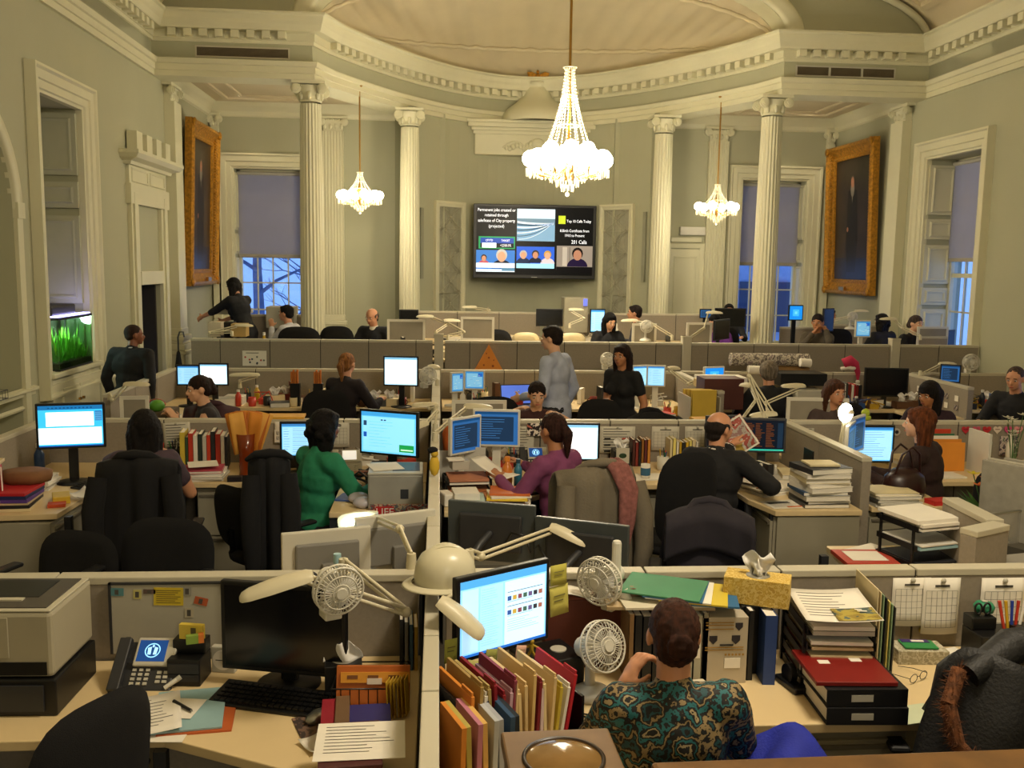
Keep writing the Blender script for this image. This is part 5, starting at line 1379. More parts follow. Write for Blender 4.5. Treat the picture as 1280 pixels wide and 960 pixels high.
# hard hat on the spine
hh=empty('hard_hat',(.03,3.25,H1+.075),.2,label='cream white hard hat hung on top of the spine partition',cat='hard hat')
hh.scale=(.88,.88,.88);HM=M('hard_hat_shell','d2cbae',.3,var=.02)
mb=MB();mb.lathe([(.112,0),(.113,.03),(.106,.075),(.088,.112),(.055,.138),(.02,.148),(.0,.149)],40,rfun=lambda a,z:1+.12*abs(math.cos(a))**2);mb.build('shell',HM,hh)
mb=MB();mb.lathe([(.110,.004),(.135,-.004),(.142,-.010),(.135,-.012),(.108,-.006)],40,rfun=lambda a,z:1+.12*abs(math.cos(a))**2+(.13*max(0,-math.cos(a))**3));mb.build('brim',HM,hh)
mb=MB()
for yy in (-.02,0,.02):mb.tube([(.122*math.cos(PI*i/16)*.98,yy,.001+.150*math.sin(PI*i/16)) for i in range(2,15)],.004,6)
mb.build('crown_ridges',HM,hh);MB().lathe([(.095,-.01),(.10,.03),(.095,.03)],24).build('headband',DGREYP,hh)

# ================================================================ ROW A, RIGHT CUBICLE
desk([(XS+.05,3.54),(3.3,3.54),(3.3,2.92),(.62,2.92),(.50,2.80),(.50,2.15),(XS+.05,2.15)],'maple L-shaped desk under the desk fan, binders and letter trays')
cabinet(1.42,3.24,0,.42,.55,.69,'grey filing pedestal under desk beside the blue garment');cabinet(1.0,3.24,0,.38,.55,.69,'grey filing pedestal hidden behind the seated patterned-blouse woman')
mt=monitor(.235,3.13,.74,.56,.40,.30,1.075,'lit near monitor with sticky notes round its bezel','web',seed=3,back=GREYP)
c_,s_=math.cos(.56),math.sin(.56)
def onm(u,v,off=.006):return (.235+c_*u+s_*off,3.13+s_*u-c_*off,1.075+v)
for (u,v,w,h,cc,l,rr) in ((.235,.085,.075,.075,'b8b04c','upper yellow sticky note on the right edge of the lit near monitor',.02),(.24,-.01,.085,.11,'c2b95a','lower larger yellow note on the right edge of the lit near monitor',-.04),
        (-.225,-.09,.05,.08,'a8a848','yellow-green sticky note on left edge of the lit near monitor',.05),(-.13,-.185,.075,.07,'bdb56a','pale yellow sticky note under the monitor bezel at left',.35),(-.06,-.16,.05,.07,'98984a','green-yellow sticky note under the monitor bezel',.2),(.07,-.165,.045,.045,'d8a890','pink sticky note under the lit near monitor',.25)):
 q=onm(u,v);o=MB().grid(lambda a,b:((a-.5)*w,-.004*(1-b),(b-.5)*h),4,3).build('sticky_note',C(cc,.8),None,loc=q);o.rotation_euler=(0,rr,.56);tag(o,l,'sticky note');o.modifiers.new('t','SOLIDIFY').thickness=.0008
 MB().bx(-w*.3,w*.3,-.0055,-.0045,h*.15,h*.19).bx(-w*.3,w*.2,-.0055,-.0045,-h*.02,h*.02).build('scribble',C('6f6a3a',.8),o)
p=atY(752,725,3.36);fan(p.x,p.y,p.z,-.75,'white clip fan on top of binders beside green folder',.088,clip=True,tilt=.05)
fs=empty('fan_stem_clip',(p.x+.06,p.y+.03,p.z+.02),label='white fan clip arm rising above the upper fan',cat='fan clip');mb=MB();mb.box((0,0,.06),(.035,.03,.13));mb.build('arm',WHITEP,fs,bevel=.012)
df=None
def cable_(mb,nm):
 o=mb.build(nm,BLACKP,df);bpy.context.view_layer.update();o.matrix_parent_inverse=df.matrix_basis.inverted();return o
df=fan(.575,3.13,.74,.55,'white desk fan standing on the desk by the monitor',.088,tilt=-.35)
mb=MB();mb.tube([(.50,3.16,.80),(.47,3.10,.76),(.50,3.02,.745),(.60,2.98,.745),(.70,3.0,.76),(.74,3.06,.78),(.68,3.1,.77),(.66,3.02,.75),(.75,2.97,.745),(.86,3.02,.745)],.003,6);cable_(mb,'power_cord')
mb=MB();mb.tube([(.44,3.06,.746),(.52,2.98,.746),(.62,2.95,.746),(.72,3.0,.746)],.003,6);cable_(mb,'power_cord')
# ups / dark box with yellow figure
bx_=empty('power_unit',(.40,3.25,.74),.4,label='black computer power unit behind the file sorter',cat='power unit');MB().bx(-.11,.11,-.09,.09,0,.13).build('case',BLACKP,bx_,bevel=.006);MB().cone((.05,0,.13),(.05,0,.134),.03,.03,20).build('disc',GREYP,bx_);MB().bx(.111,.112,-.02,.02,.05,.09).build('badge',GREYP,bx_)
fg=empty('bendy_figure',(.34,3.20,.872),0,label='small yellow bendy toy figure on the black power unit',cat='toy');Y_=C('b8982c',.5)
mb=MB();mb.cone((0,0,.025),(0,0,.05),.008,.009,8);mb.ball((0,0,.06),.010,8);
for q in (-1,1):mb.cone((0,0,.028),(q*.015,0,0),.006,.005,6);mb.cone((0,0,.047),(q*.025,0,.035),.005,.004,6)
mb.build('body',Y_,fg)
# brown accordion folders and white roll
t=empty('accordion_file',(.56,3.44,.74),0,label='tall dark red accordion file behind the desk fan',cat='file');MB().bx(-.15,.15,-.045,.045,0,.27).build('body',M('redrope','5a2616',.7),t,bevel=.004);
for k in range(6):MB().bx(-.148,.148,-.042+k*.014,-.038+k*.014,.27,.278).build('pleat',M('redrope2','6e3420',.7),t)
o=MB().sheet(lambda u,v:((u-.5)*.22,(v-.5)*.10,.001+.03*(u-.5)**2+.015*math.sin(u*5)),8,4,.001).build('paper',PAPER,None,loc=(.54,3.43,1.022),rz=-.1);tag(o,'white curling sheet on top of the accordion file','paper')
o=empty('paper_roll',(.715,3.36,.97),label='short white paper roll leaning between accordion file and binders',cat='paper roll');mb=MB();mb.tube([(-.02,0,.09),(.02,-.03,-.0)],.022,16,caps=False);mb.build('roll',PAPER,o);MB().tube([(-.02,0,.089),(.02,-.03,.001)],.016,16).build('core',GREYP,o)
# binder row
x=.70;rowc=['8a6a44','141414','141414','141414','a8a490','a8a490','1e1e1e','9c9884','a8a490','8f8b78']
names=['brown wooden-looking','first black','second black','third black','first grey','second grey','slim black','third grey','fourth grey','dull grey']
for i,c in enumerate(rowc):
 w=[.02,.028,.036,.036,.028,.026,.03,.024,.03,.02][i];b=book(x+w/2,3.24,.74,0,w,.27,.27-.004*(i % 3),c,'%s binder in the upright row behind the seated woman' % names[i],name='binder',cat='binder')
 if i in (6,8):MB().bx(-w*.3,w*.3,-.001,0,.10,.19).build('spine_label',PAPER,b)
 x += w+.002
# folders piled on the binders
lie=[(.83,3.38,1.013,-.05,.40,.22,.012,'b8a078','tan'),(.86,3.37,1.026,.05,.36,.24,.008,'d8d0b8','cream'),(1.00,3.36,1.035,-.22,.26,.24,.007,'2f6690','blue'),(.97,3.36,1.043,-.30,.25,.24,.006,'cdb52c','bright yellow'),(.92,3.37,1.050,-.33,.24,.24,.005,'e6e0d2','white'),(.905,3.37,1.056,-.38,.22,.25,.005,'2f6690','dark blue'),(.86,3.38,1.062,-.42,.30,.24,.005,'3a8058','green')]
for i,(x_,y_,z_,a,w,d,h,c,l) in enumerate(lie):flat(x_,y_,z_,a,w,d,h,C(c,.55),'%s folder, %s in the pile on the binder row' % (l,['lowest','second','third','fourth','fifth','sixth','topmost'][i]),'folder','folder')
o=MB().ball((0,0,.02),(.05,.03,.02),12).build('leather_pouch',C('9a7a5a',.6),None,loc=(.735,3.38,1.028));tag(o,'small crumpled tan pouch beside the green folder','pouch');MB().tube([(-.03,-.02,.03),(0,-.03,.04),(.03,-.02,.03)],.004,6).build('strap',C('6a4a30',.6),o)
# cream board with round badges: magazine file
t=empty('magazine_box',(1.06,3.30,.74),0,label='cream file box with printed shield badges behind the woman',cat='file box');MB().bx(-.085,.085,-.06,.14,0,.255).build('box',C('b5aa94',.7),t,bevel=.002)
mb=MB()
sh=lambda cx,cz,s:mb.add([(cx-s,-.0615,cz+s),(cx+s,-.0615,cz+s),(cx+s,-.0615,cz-s*.2),(cx,-.0615,cz-s*1.2),(cx-s,-.0615,cz-s*.2)],[(0,1,2,3,4)])
sh(.05,.22,.014);sh(-.045,.17,.015);sh(.04,.17,.016);mb.build('shield_badge',C('26222a',.6),t)
mb=MB()
for z in (.235,.225,.21,.14,.13):mb.bx(-.075,.07 if z < .2 else .03,-.0618,-.0612,z-.002,z+.002)
for k in range(6):mb.bx(.0+k*.013,.008+k*.013,-.0618,-.0612,.108,.116)
mb.build('print',C('a07c34',.7),t);MB().bx(-.02,.03,-.066,-.0605,.148,.152).build('handle',BLACKP,t);MB().bx(-.0,.06,-.0625,-.0605,.06,.098).build('label',PAPER,t)
book(1.165,3.26,.74,0,.022,.24,.27,'141414','black binder right of the cream badge box',name='binder',cat='binder');
book(1.225,3.22,.74,-.08,.045,.26,.265,'24407c','thick blue binder right of the cream badge box',name='binder',cat='binder')
b=empty('tape_dispenser',(1.30,3.20,.74),.2,label='black tape dispenser at the foot of the letter trays',cat='tape dispenser');MB().bx(-.025,.025,-.07,.07,0,.025).build('base',BLACKP,b,bevel=.006);MB().cone((-.012,.01,.05),(.012,.01,.05),.035,.035,20).build('reel',BLACKP,b)
tissue_box(1.215,3.36,1.012,-.42,'yellow patterned tissue box standing high beside letter trays',patternmat('tissue_yellow',['cfae54','c09c3e','d8bd6c','b8943c'],60,kind='noise'),.24,.12,.10)
tg=tag(MB().bx(-.10,.10,-.12,.12,0,.255).build('file_box',BLACKP,None,loc=(1.215+.04,3.40+.02,.741),bevel=.004),'black file box supporting the yellow tissue box','file box');tg.location=(1.20,3.42,.741);tg.scale=(.6,.9,1.055)
letter_tray(1.47,3.30,.741,-.10,5,'black letter tray tower with newspaper on top',fill=('e6e0d2','b5605c','d8caa0','c9b070','a05048','dccba0','b8a078','e6e0d2','b8b4a8','e6e0d2'),w=.25,d=.34)
np_=paper(1.475,3.27,1.017,-.16,'folded newspaper with colour photo on top of the letter trays',w=.27,d=.34,name='newspaper',cat='newspaper',curl=.03)
MB().sheet(lambda u,v:(-.02+u*.15,-.165+v*.13,.006+.0*u+.03*((.42+u*.55-.3)**2+(v*.38-.5)**2*.6)),6,4,.0008).build('photo',patternmat('newspaper_photo',['3c4a44','8f7a2c','a8963c','50605a'],14,kind='noise'),np_)
MB().bx(.06,.085,-.07,-.062,.019,.020).bx(.065,.10,-.085,-.076,.019,.020).build('headline',PAPER,np_)
def vfile(x,y,n,h,cols,where,rz=PI/2-.1):
 for i in range(n):
  o=ob(x+i*.012,y,.741,.24,h-.012*i,C(cols[i % len(cols)],.7),'%s standing folder, %s %s' % (CN.get(cols[i % len(cols)],'pale'),ORD[i],where),'folder','folder',rx=0,rz=rz,th=.004)
vfile(1.655,3.38,7,.345,['dccba0','dccba0','8fae8a','202022','e8d87a','8fae8a','4a4a46'],'between letter trays and pinned calendar')
# red folder, black binders
def binder_flat(x,y,z,rz,col,label,w=.28,d=.30,h=.062):
 t=empty('ring_binder',(x,y,z),rz,label=label,cat='binder');m=C(col,.45)
 MB().bx(-w/2,w/2,-d/2,d/2,0,.004).bx(-w/2,w/2,-d/2,d/2,h-.004,h).bx(-w/2,w/2,-d/2,-d/2+.004,0,h).build('cover',m,t,bevel=.002);MB().bx(-w/2+.01,w/2-.01,-d/2+.02,d/2-.01,.005,h-.012).build('pages',PAPER,t)
 MB().bx(-.055,.02,-d/2-.0012,-d/2,h*.3,h*.68).build('spine_label',GREYP,t);return t
binder_flat(1.46,3.05,.741,-.05,'17171a','lower black ring binder at front of the desk');binder_flat(1.455,3.055,.804,-.03,'131315','upper black ring binder under the red folder')
rf=flat(1.43,3.06,.868,-.06,.28,.27,.016,C('7c1c18',.35),'glossy dark red folder on top of the black binders','folder','folder',bevel=.003);MB().bx(-.08,-.04,.01,.04,.0162,.017).bx(.04,.08,.03,.06,.0162,.017).build('white_tag',PAPER,rf)
# pinned papers on partition A right
pinned(1140,722,YA-.037,.16,.20,'dotted calendar sheet pinned right of the folders',grid=True,seed=2);pinned(1178,722,YA-.05,.155,.235,'printed timetable sheet hanging over the calendar sheet',grid=True,seed=3)
pinned(1255,722,YA-.04,.19,.25,'printed sheet with dark bars at the right edge',grid=True,seed=4);
tissue_box(1.90,3.42,.74,-.06,'cream patterned tissue box below the pinned calendar',patternmat('tissue_cream',['b5ad94','a39b80','c4bda6','9a927a'],45,kind='noise'),.20,.11,.055,tissue=False)
o=flat(1.90,3.42,.7985,-.1,.13,.08,.006,C('2c8a4a',.4),'small green and purple packet on the cream tissue box','tissue_packet','packet',bevel=.001);MB().bx(-.06,.05,.01,.04,.006,.0075).build('purple_band',C('3a2a6c',.4),o);MB().bx(-.02,.03,.015,.032,.0075,.008).build('mark',PAPER,o)
g=empty('glasses',(1.80,3.22,.742),.5,label='pair of thin eyeglasses lying on the desk by the coat',cat='glasses');mb=MB()
for q in (-1,1):mb.tube([(q*.03+.022*math.cos(2*PI*i/16),.0,.018+.016*math.sin(2*PI*i/16)) for i in range(17)],.0014,5);mb.tube([(q*.053,0,.022),(q*.055,.06,.016),(q*.05,.12,.003)],.0014,5)
mb.tube([(-.01,0,.02),(.01,0,.02)],.0014,5);mb.build('frame',DGREYP,g)
o=empty('push_pin_badge',(1.98,YA-.037,.81),label='small round yellow badge pinned low on the partition',cat='badge');MB().cone((0,0,0),(0,-.006,0),.014,.014,18).build('disc',C('a8902c',.4),o);MB().bx(-.005,.005,-.007,-.006,-.005,.005).build('mark',BLACKP,o)
og2=empty('desk_organizer',(2.18,3.36,.74),0,label='black pen organizer with scissors and markers at right edge',cat='organizer');MB().bx(-.10,.10,-.07,.07,0,.14).bx(-.10,.0,0,.07,.14,.19).build('body',BLACKP,og2,bevel=.005);MB().cone((.08,-.02,.0),(.08,-.02,.17),.04,.04,16).build('cup',BLACKP,og2)
for i,(c,l) in enumerate((('c8402c','red'),('c9a227','yellow'),('2a3f9c','blue'),('b8321c','dark red'),('e0dcd0','white'))):
 o=MB().cone((0,0,0),(.012*(i-2),.01,.12),.006,.006,8).build('marker_pen',C(c,.4),None,loc=(2.20+.014*i,3.34,.14+.74));tag(o,'%s marker pen standing in the organizer at right edge' % l,'pen');MB().cone((.012*(i-2)*.8,.008,.096),(.012*(i-2)*1.01,.0101,.122),.0068,.0068,8).build('cap',C(c,.3),o)
sc=empty('scissors',(2.13,3.38,.86),label='black handled scissors standing in the organizer at right',cat='scissors');mb=MB()
for q in (-1,1):mb.tube([(q*.018+.014*math.cos(2*PI*i/14),0,.10+.022*math.sin(2*PI*i/14)) for i in range(15)],.004,6)
mb.build('handles',BLACKP,sc);MB().bx(-.008,.008,-.002,.002,0,.085).build('blades',METAL,sc)
o=MB().lathe([(0,0),(.035,0),(.04,.02),(.03,.035),(0,.04)],18).build('ribbon_roll',C('2c8a62',.5),None,loc=(2.16,3.42,.935));tag(o,'green plastic tape roll on the organizer at right edge','tape');MB().cone((0,0,.0405),(0,0,.042),.012,.012,12).build('hub',GREYP,o)
flat(2.03,3.40,.741,.3,.12,.09,.03,PAPER,'small white note cube left of the black organizer','note_cube','notes');flat(1.66,2.97,.741,.2,.16,.12,.003,C('c8d0b0',.7),'pale green-edged leaflet by the black binders','leaflet','paper')
o=MB().lathe([(0,0),(.05,0),(.055,.1),(.05,.13),(0,.135)],20).build('plastic_tub',C('c9c4b4',.3),None,loc=(2.34,3.36,.741));tag(o,'pale plastic tub at the right edge behind the coat','tub');MB().lathe([(.052,.13),(.056,.13),(.056,.145),(0,.146)],20).build('lid',GREYP,o)
o=MB().bx(-.05,.05,-.035,.035,0,.04).build('snack_packet',C('d8d0b8',.5),None,loc=(.93,3.16,.741),rz=.2,bevel=.008);tag(o,'small white and green carton beside the woman hand','carton');MB().bx(-.04,.04,-.0362,-.035,.005,.028).build('green_label',C('2c8a3c',.4),o)
o=tag(MB().bx(-.045,.045,-.03,.03,0,.035).build('notebook',BLACKP,None,loc=(.45,3.03,.741),rz=-.1,bevel=.004),'black zipped case lying in front of the fan','case');MB().tube([(-.04,-.031,.02),(.04,-.031,.02)],.0015,5).build('zip',METAL,o)
# file sorter full of folders next to the spine
fsr=empty('file_sorter',(.22,2.86,.741),.42,label='file sorter packed with coloured folders beside the spine',cat='file sorter');MB().bx(-.20,.22,-.13,.13,0,.012).bx(-.20,-.19,-.13,.13,0,.20).bx(.21,.22,-.13,.13,0,.16).bx(-.20,.22,.125,.13,0,.18).build('frame',BLACKP,fsr)
cc_=['d8872c','a88a4a','e6e0d2','2a3a5c','b09a5c','8c1420','8c1420','c9a4b0','8c3a4c','dcc08a','e2c890','dcc08a','d8b878','7c1c24','d8c0c4','e0cc98','dcc08a','c9b23c','e6e0d2','b8202c']
CN2=['orange','tan','white','navy','khaki','crimson','second crimson','pink-grey','dull red','manila','second manila','third manila','fourth manila','dark red','pale pink','cream','fifth manila','mustard yellow','bright white','red']
for i,c in enumerate(cc_):
 u=-.175+i*.0172;hh=.225+.025*math.sin(i*1.7)-(.02 if i > 14 else 0);q=Vector((.22+math.cos(.42)*u,2.86+math.sin(.42)*u,.754))
 o=MB().bx(-.0055,.0055,-.125,.12,0,hh).build('folder',C(c,.65),None,loc=q,rz=.42+.02*math.sin(i*2.3),bevel=.001);o.rotation_euler=(.0,.06*math.sin(i*1.1)+(.12 if i > 15 else 0),.42);tag(o,'%s folder, number %d from the spine side in the packed file sorter' % (CN2[i],i+1),'folder')
 MB().bx(-.003,.003,-.121,-.05,hh,hh+.012).build('tab',C(c,.6),o)
# low front row of envelopes and books
for i,(c,l) in enumerate((('d8892c','orange'),('b8a850','olive'),('c07a90','pink'),('dcb060','golden'),('b8bcc0','pale grey'),('a8acb4','grey'),('2a4a6c','blue'),('16202c','navy'))):
 o=MB().bx(-.008,.008,-.09,.09,0,.21).build('envelope',C(c,.7),None,loc=(.045+i*.024,2.62+i*.010,.742),bevel=.001);o.rotation_euler=(0,.03*((-1)**i),.35);tag(o,'%s upright envelope in the front row beside the wooden post' % l,'envelope')
# wooden rail with inset glass disc at the camera side
wood=M('oak_varnish','6b4a24',.35,var=.25,scale=10)
rl=empty('balcony_rail',(1.72,1.955,0),.02,label='brown wooden rail across the bottom edge of the photograph',cat='railing')
MB().bx(-1.22,1.2,-.10,.10,1.085,1.125).build('handrail',wood,rl,bevel=.012)
for k in range(12):MB().lathe([(.02,0),(.03,.3),(.018,.45),(.03,.7),(.02,1.09)],10,c=(-1.1+k*.2,0,0)).build('baluster',wood,rl)
bxp=empty('newel_post',(.30,2.0,0),.03,label='square wooden post top with round glass lens at the bottom',cat='post');MB().bx(-.125,.125,-.26,.18,0,1.09).build('post',M('oak_post','6e5230',.45,var=.2,scale=8),bxp,bevel=.006);MB().bx(-.135,.135,-.27,.19,1.09,1.125).build('cap',M('oak_post','6e5230'),bxp,bevel=.006)
MB().lathe([(.098,1.1255),(.098,1.129),(.090,1.130),(.088,1.1265)],40,c=(.0,.05,0)).build('disc_rim',M('dark_ring','2a1c10',.3),bxp);MB().lathe([(.088,1.1262),(.07,1.133),(.04,1.138),(0,1.140)],40,c=(0,.05,0)).build('glass_lens',M('amber_lens','7a5a2c',.12,var=.2,scale=12,spec=.9),bxp)
# ================================================================ ROW B (between the first and second partitions)
def D(px,py,z=.74):return atZ(px,py,z)
# far side of partition A: desks that face away from the camera
desk([(-2.6,3.64),(-.08,3.64),(-.08,4.35),(-2.6,4.35)],'maple desk beyond the whiteboard partition, under white monitors')
desk([(.06,3.64),(2.70,3.64),(2.70,4.92),(2.16,4.92),(2.12,4.4),(.06,4.35)],'maple L-shaped desk beyond the near right partition')
wbk=M('monitor_white_back','c9c5b6',.4,var=.03);gbk=M('monitor_grey_back','7c7a74',.5,var=.04)
monitor(-.50,4.18,.74,PI+.30,.40,.29,.925,'white backed monitor, left of the pair behind the partition','mail',frame=wbk,back=gbk,stand=True)
monitor(-.20,4.34,.74,PI+.42,.40,.29,.955,'white backed monitor, right of the pair beside the lit lamp','mail',frame=wbk,back=gbk,stand=True)
monitor(.26,4.30,.74,PI-.30,.42,.28,1.02,'dark backed monitor, left of the pair behind the hard hat','mail',frame=M('dark_back','3c4244',.4),back=DGREYP,arm=(.05,.2,0),stand=False)
monitor(.66,4.12,.74,PI-.42,.44,.28,.98,'dark backed monitor, right of the pair below the flat lamp head','mail',frame=M('dark_back','3c4244',.4),back=DGREYP,arm=(.05,.2,0),stand=False)
mb=MB();mb.tube([(.30,4.22,.95),(.34,4.16,1.05),(.40,4.15,1.04),(.43,4.17,.95),(.46,4.13,1.0),(.52,4.1,.9)],.006,6);tag(mb.build('monitor_cable',BLACKP),'black cable loops hanging behind the dark monitors','cable')
b=D(518,708,H1)
task_lamp((-.10,3.62,H1),(-.155,3.85,1.16),tuple(atY(468,648,4.35)),PI+.15,'ivory swing-arm lamp switched on beside the white monitors',lit=True,tilt=.1,head_l=.17,roll=1.15)
l4=atY(692,662,4.15);task_lamp((.13,3.66,H1),(.18,3.72,1.08),tuple(l4),-.35,'ivory swing-arm lamp with flat head near the scarf',tilt=.35,head_l=.17)
bt=bottle(-.42,3.90,.74,'small clear bottle with pale blue cap behind the partition','a8b8bc',.30,.03,'9fc4cc')
chair(-1.50,4.80,2.9,'black office chair seen from behind, right of the lower left pair',back_w=.54,back_h=.44,back_z=.44)
chair(-1.98,4.78,2.8,'black office chair at far left of the lower left pair',back_w=.50,back_h=.40,back_z=.42)
cc1=chair(1.46,4.78,PI-.25,'charcoal office chair with dark garment beyond the green folder',back_w=.46,back_h=.46,back_z=.42,fab=M('charcoal_wool','26222a',.9,var=.2))
draped_coat(cc1,'dark charcoal coat draped over the chair beyond the green folder',M('charcoal_wool','26222a',.9,var=.2),w=.48,top=.93,back=.45,front=.2,sleeves=False)

# ---- left: dark-haired woman with big bright monitor
desk([(XSL+.04,7.15),(XS-.06,7.15),(XS-.06,6.47),(-1.75,6.47),(-2.25,6.50),(-2.27,5.68),(XSL+.04,5.62)],'maple corner desk of the dark-haired woman at left')
partition((XSL,4.6),(XSL,YBB-.04),0,H1,[.8,1.6],'grey partition at the left end beside the red folders')
cabinet(-2.58,5.9,-PI/2+PI,.5,.56,.69,'grey filing pedestal under the red folder stack')
cabinet(-1.45,6.80,0,.42,.56,.69,'grey filing pedestal under the orange vase');cabinet(-1.00,6.80,0,.42,.56,.69,'grey filing pedestal behind the black coat chair')
monitor(-2.46,6.45,.74,.22,.43,.31,1.14,'large bright monitor on the far left desk','doc',seed=5)
keyboard(-2.2,6.28,.74,-.5,'black keyboard below the large bright monitor')
letter_tray(-2.02,6.75,.741,0,1,'low black tray with odds and ends behind the keyboard',w=.4,d=.25)
# red and coloured folders
z=.741
for i,(c,l,h) in enumerate((('dccba0','cream',.02),('202022','black',.02),('c9b48c','tan',.012),('5a3c8c','purple',.022),('1c2a5c','navy',.02),('b8242c','red',.018))):
 flat(-2.60,5.86,z,.15-.03*i,.27,.30,h,C(c,.5),'%s folder in the coloured stack at far left' % l,'folder','folder',bevel=.002);z += h+.001
bag=MB().lathe([(0,0),(.13,0),(.15,.04),(.14,.09),(.10,.10),(0,.09)],22,rfun=lambda a,q:1+.06*math.sin(5*a)+.04*math.sin(9*a+q*60)).build('paper_bag',M('brown_bag','7a5230',.8,var=.15),None,loc=(-2.58,6.02,z));bag.scale=(1,.8,.8);tag(bag,'crumpled brown paper bag on top of the coloured folders','bag')
t=empty('tote_bag',(-2.68,5.71,.741),.2,label='bright red bag at the left edge of the photograph',cat='bag');MB().bx(-.06,.06,-.10,.14,0,.28).build('body',C('b01820',.5),t,bevel=.015);MB().tube([(.062,-.06,.26),(.07,-.05,.1),(.065,.0,.05),(.07,.06,.12),(.062,.08,.26)],.005,6).build('white_cord',PAPER,t);MB().bx(-.07,.07,-.12,.16,.28,.30).build('wood_lid',DESKM,t,bevel=.004)
paper_stack(-2.68,6.35,.741,.1,4,'the white pile behind the brown bag',w=.26,d=.24,cols=('e6e0d2','b8b4a8','e6e0d2','e6e0d2'),th=(.008,.03),seed=3)
flat(-2.36,5.98,.741,.4,.10,.16,.045,C('c9a82c',.6),'yellow envelope bundle beside the coloured folders','envelope','envelope',bevel=.004);flat(-2.34,5.86,.741,.3,.10,.08,.02,C('c04a20',.6),'small orange booklet beside the yellow bundle','booklet','booklet')
paper(-2.25,6.02,.76,.7,'white receipt curling beside the yellow bundle',w=.1,d=.16,lines=False,curl=.08)
for i,(c,l) in enumerate((('c0392b','red'),('c0392b','crimson'))):ob(-2.23+i*.05,6.72,.76,.03,.05,C(c),'%s small card standing behind the keyboard of bright monitor' % l,'card','card')
mug(-1.95,6.88,.77,'white mug on the black tray by the dark-haired woman',r=.04,h=.06)
bottle(-2.80,6.75,.741,'blue spray bottle beside the left wall partition','2c4a7c',.22,.035)
for (px,py,w,h,l,g) in ((222,528,.20,.20,'tilted pinned sheet above the pen cups',False),(355,527,.14,.14,'white sign with bold block letters behind green-sweater woman',False),(420,528,.20,.19,'pale printed sheet pinned right of green-sweater woman',True),(475,530,.15,.19,'narrow list pinned by the social page monitor',False),(176,528,.12,.12,'small pinned square behind the dark-haired woman',False)):
 pinned(px,py,YBB-.045,w,h,l,C('c9c4b4',.8) if 'sign' not in l else PAPER,grid=g,lines='sign' not in l,tiltz=-.05 if 'tilted' in l else 0)
sg=atY(355,545,YBB-.06);
so=empty('paper_sign',(sg.x,YBB-.064,sg.z),label='hand lettered block letters on sign behind the green-sweater woman',cat='sign');MB().bx(-.07,.07,0,.001,-.05,.05).build('card',PAPER,so);mb=MB()
for j in (0,1):
 for i in range(5):x=-.055+i*.023;z=.012-j*.038;mb.bx(x,x+.004,-.002,0,z,z+.024).bx(x,x+.016,-.002,0,z+(.0,.02,.01,.0,.02)[i],z+(.0,.02,.01,.0,.02)[i]+.004).bx(x+.012,x+.016,-.002,0,z+(.0 if i % 2 else .01),z+.024)
mb.build('block_letters',BLACKP,so)
for px,w,c,l in ((358,.28,'d8a23c','yellow folder lying on the partition top left of green sweater'),(408,.16,'e6e0d2','white papers lying on the partition top above green sweater'),(480,.24,'e6e0d2','cream envelope lying on the partition top near the spine')):
 q=atZ(px,522,H1);flat(q.x,YBB+.06,H1+.001,.04,w,.18,.018,C(c,.6),l,'folder','folder',bevel=.002)
# pen cups, black organiser, books, paper pile, envelope vase
pen_pot(-1.93,7.0,.741,'black mesh pot full of pens left of the book row',r=.06,h=.14,cols=('202022','2c7a4b','202022','e6e0d2','2a4f8c','202022','4a4a46'));pen_pot(-2.06,7.02,.741,'second black pen pot behind the dark-haired woman',r=.05,h=.12,seed=4)
o=MB().ball((0,0,.03),(.06,.04,.045),14).build('stress_ball',C('5a3c8c',.5),None,loc=(-2.12,6.98,.86));tag(o,'purple soft toy ball behind the dark-haired woman shoulder','toy')
book_row(-1.86,6.86,.741,.12,['c9b23c','2c4a2c','b5321c','e6e0d2','1c2c24','b8b4a8','c0391b','202022','b5321c','e6e0d2','26262a'],'left of the orange vase',h=.27,d=.2,seed=2,tmax=.036,kind='binder')
paper_stack(-1.63,6.62,.741,.05,4,'the pile with pink folder before the books',w=.28,d=.24,cols=('e6e0d2','b8b4a8','e6e0d2','b8485a'),th=(.014,.03),seed=8);paper(-1.64,6.62,.741+.10,.3,'loose white sheet on top of the pink folder pile',lines=False,w=.2,d=.2)
v=empty('orange_vase',(-1.36,6.72,.741),label='tall amber glass vase stuffed with orange envelopes',cat='vase');amb=M('amber_glass','8c3a12',.15,var=.1,trans=.3)
MB().lathe([(0,0),(.055,0),(.05,.02),(.052,.15),(.07,.30),(.066,.30),(.047,.15),(.045,.02),(0,.02)],10).build('vase',amb,v)
r9=random.Random(4)
for i in range(12):
 a=0;tl=-.33+.06*i;o=MB().grid(lambda u,w:((u-.5)*.10,.012*math.sin(u*3),w*.30+.10),4,3).build('envelope',C(['c8762c','d8892c','b8641c','dba044'][i % 4],.7),None,loc=(-1.36+.003*(i-6),6.72-.012+.002*i,.80));o.rotation_euler=(r9.uniform(-.15,.1),tl,r9.uniform(-.5,.5));o.modifiers.new('t','SOLIDIFY').thickness=.003
 tag(o,'orange envelope fanned in the tall amber vase, '+ORD[i],'envelope','envelopes in the amber vase')
o=flat(-1.40,6.52,.741,.1,.10,.06,.035,M('dark_mesh','1c1418',.5),'small dark red card box before the amber vase','card_box','box',bevel=.002)
flat(-1.0,7.0,.741,0,.22,.12,.14,C('3a3834',.5),'dark box with white papers behind the black coat chair','document_box','box',bevel=.003);flat(-1.0,7.0,.882,.15,.2,.14,.02,PAPER,'white paper wad on the dark box','paper_sheaf','papers')
monitor(-.98,6.70,.74,.05,.28,.26,1.0,'small bright blue monitor half hidden by green-sweater woman','mail')
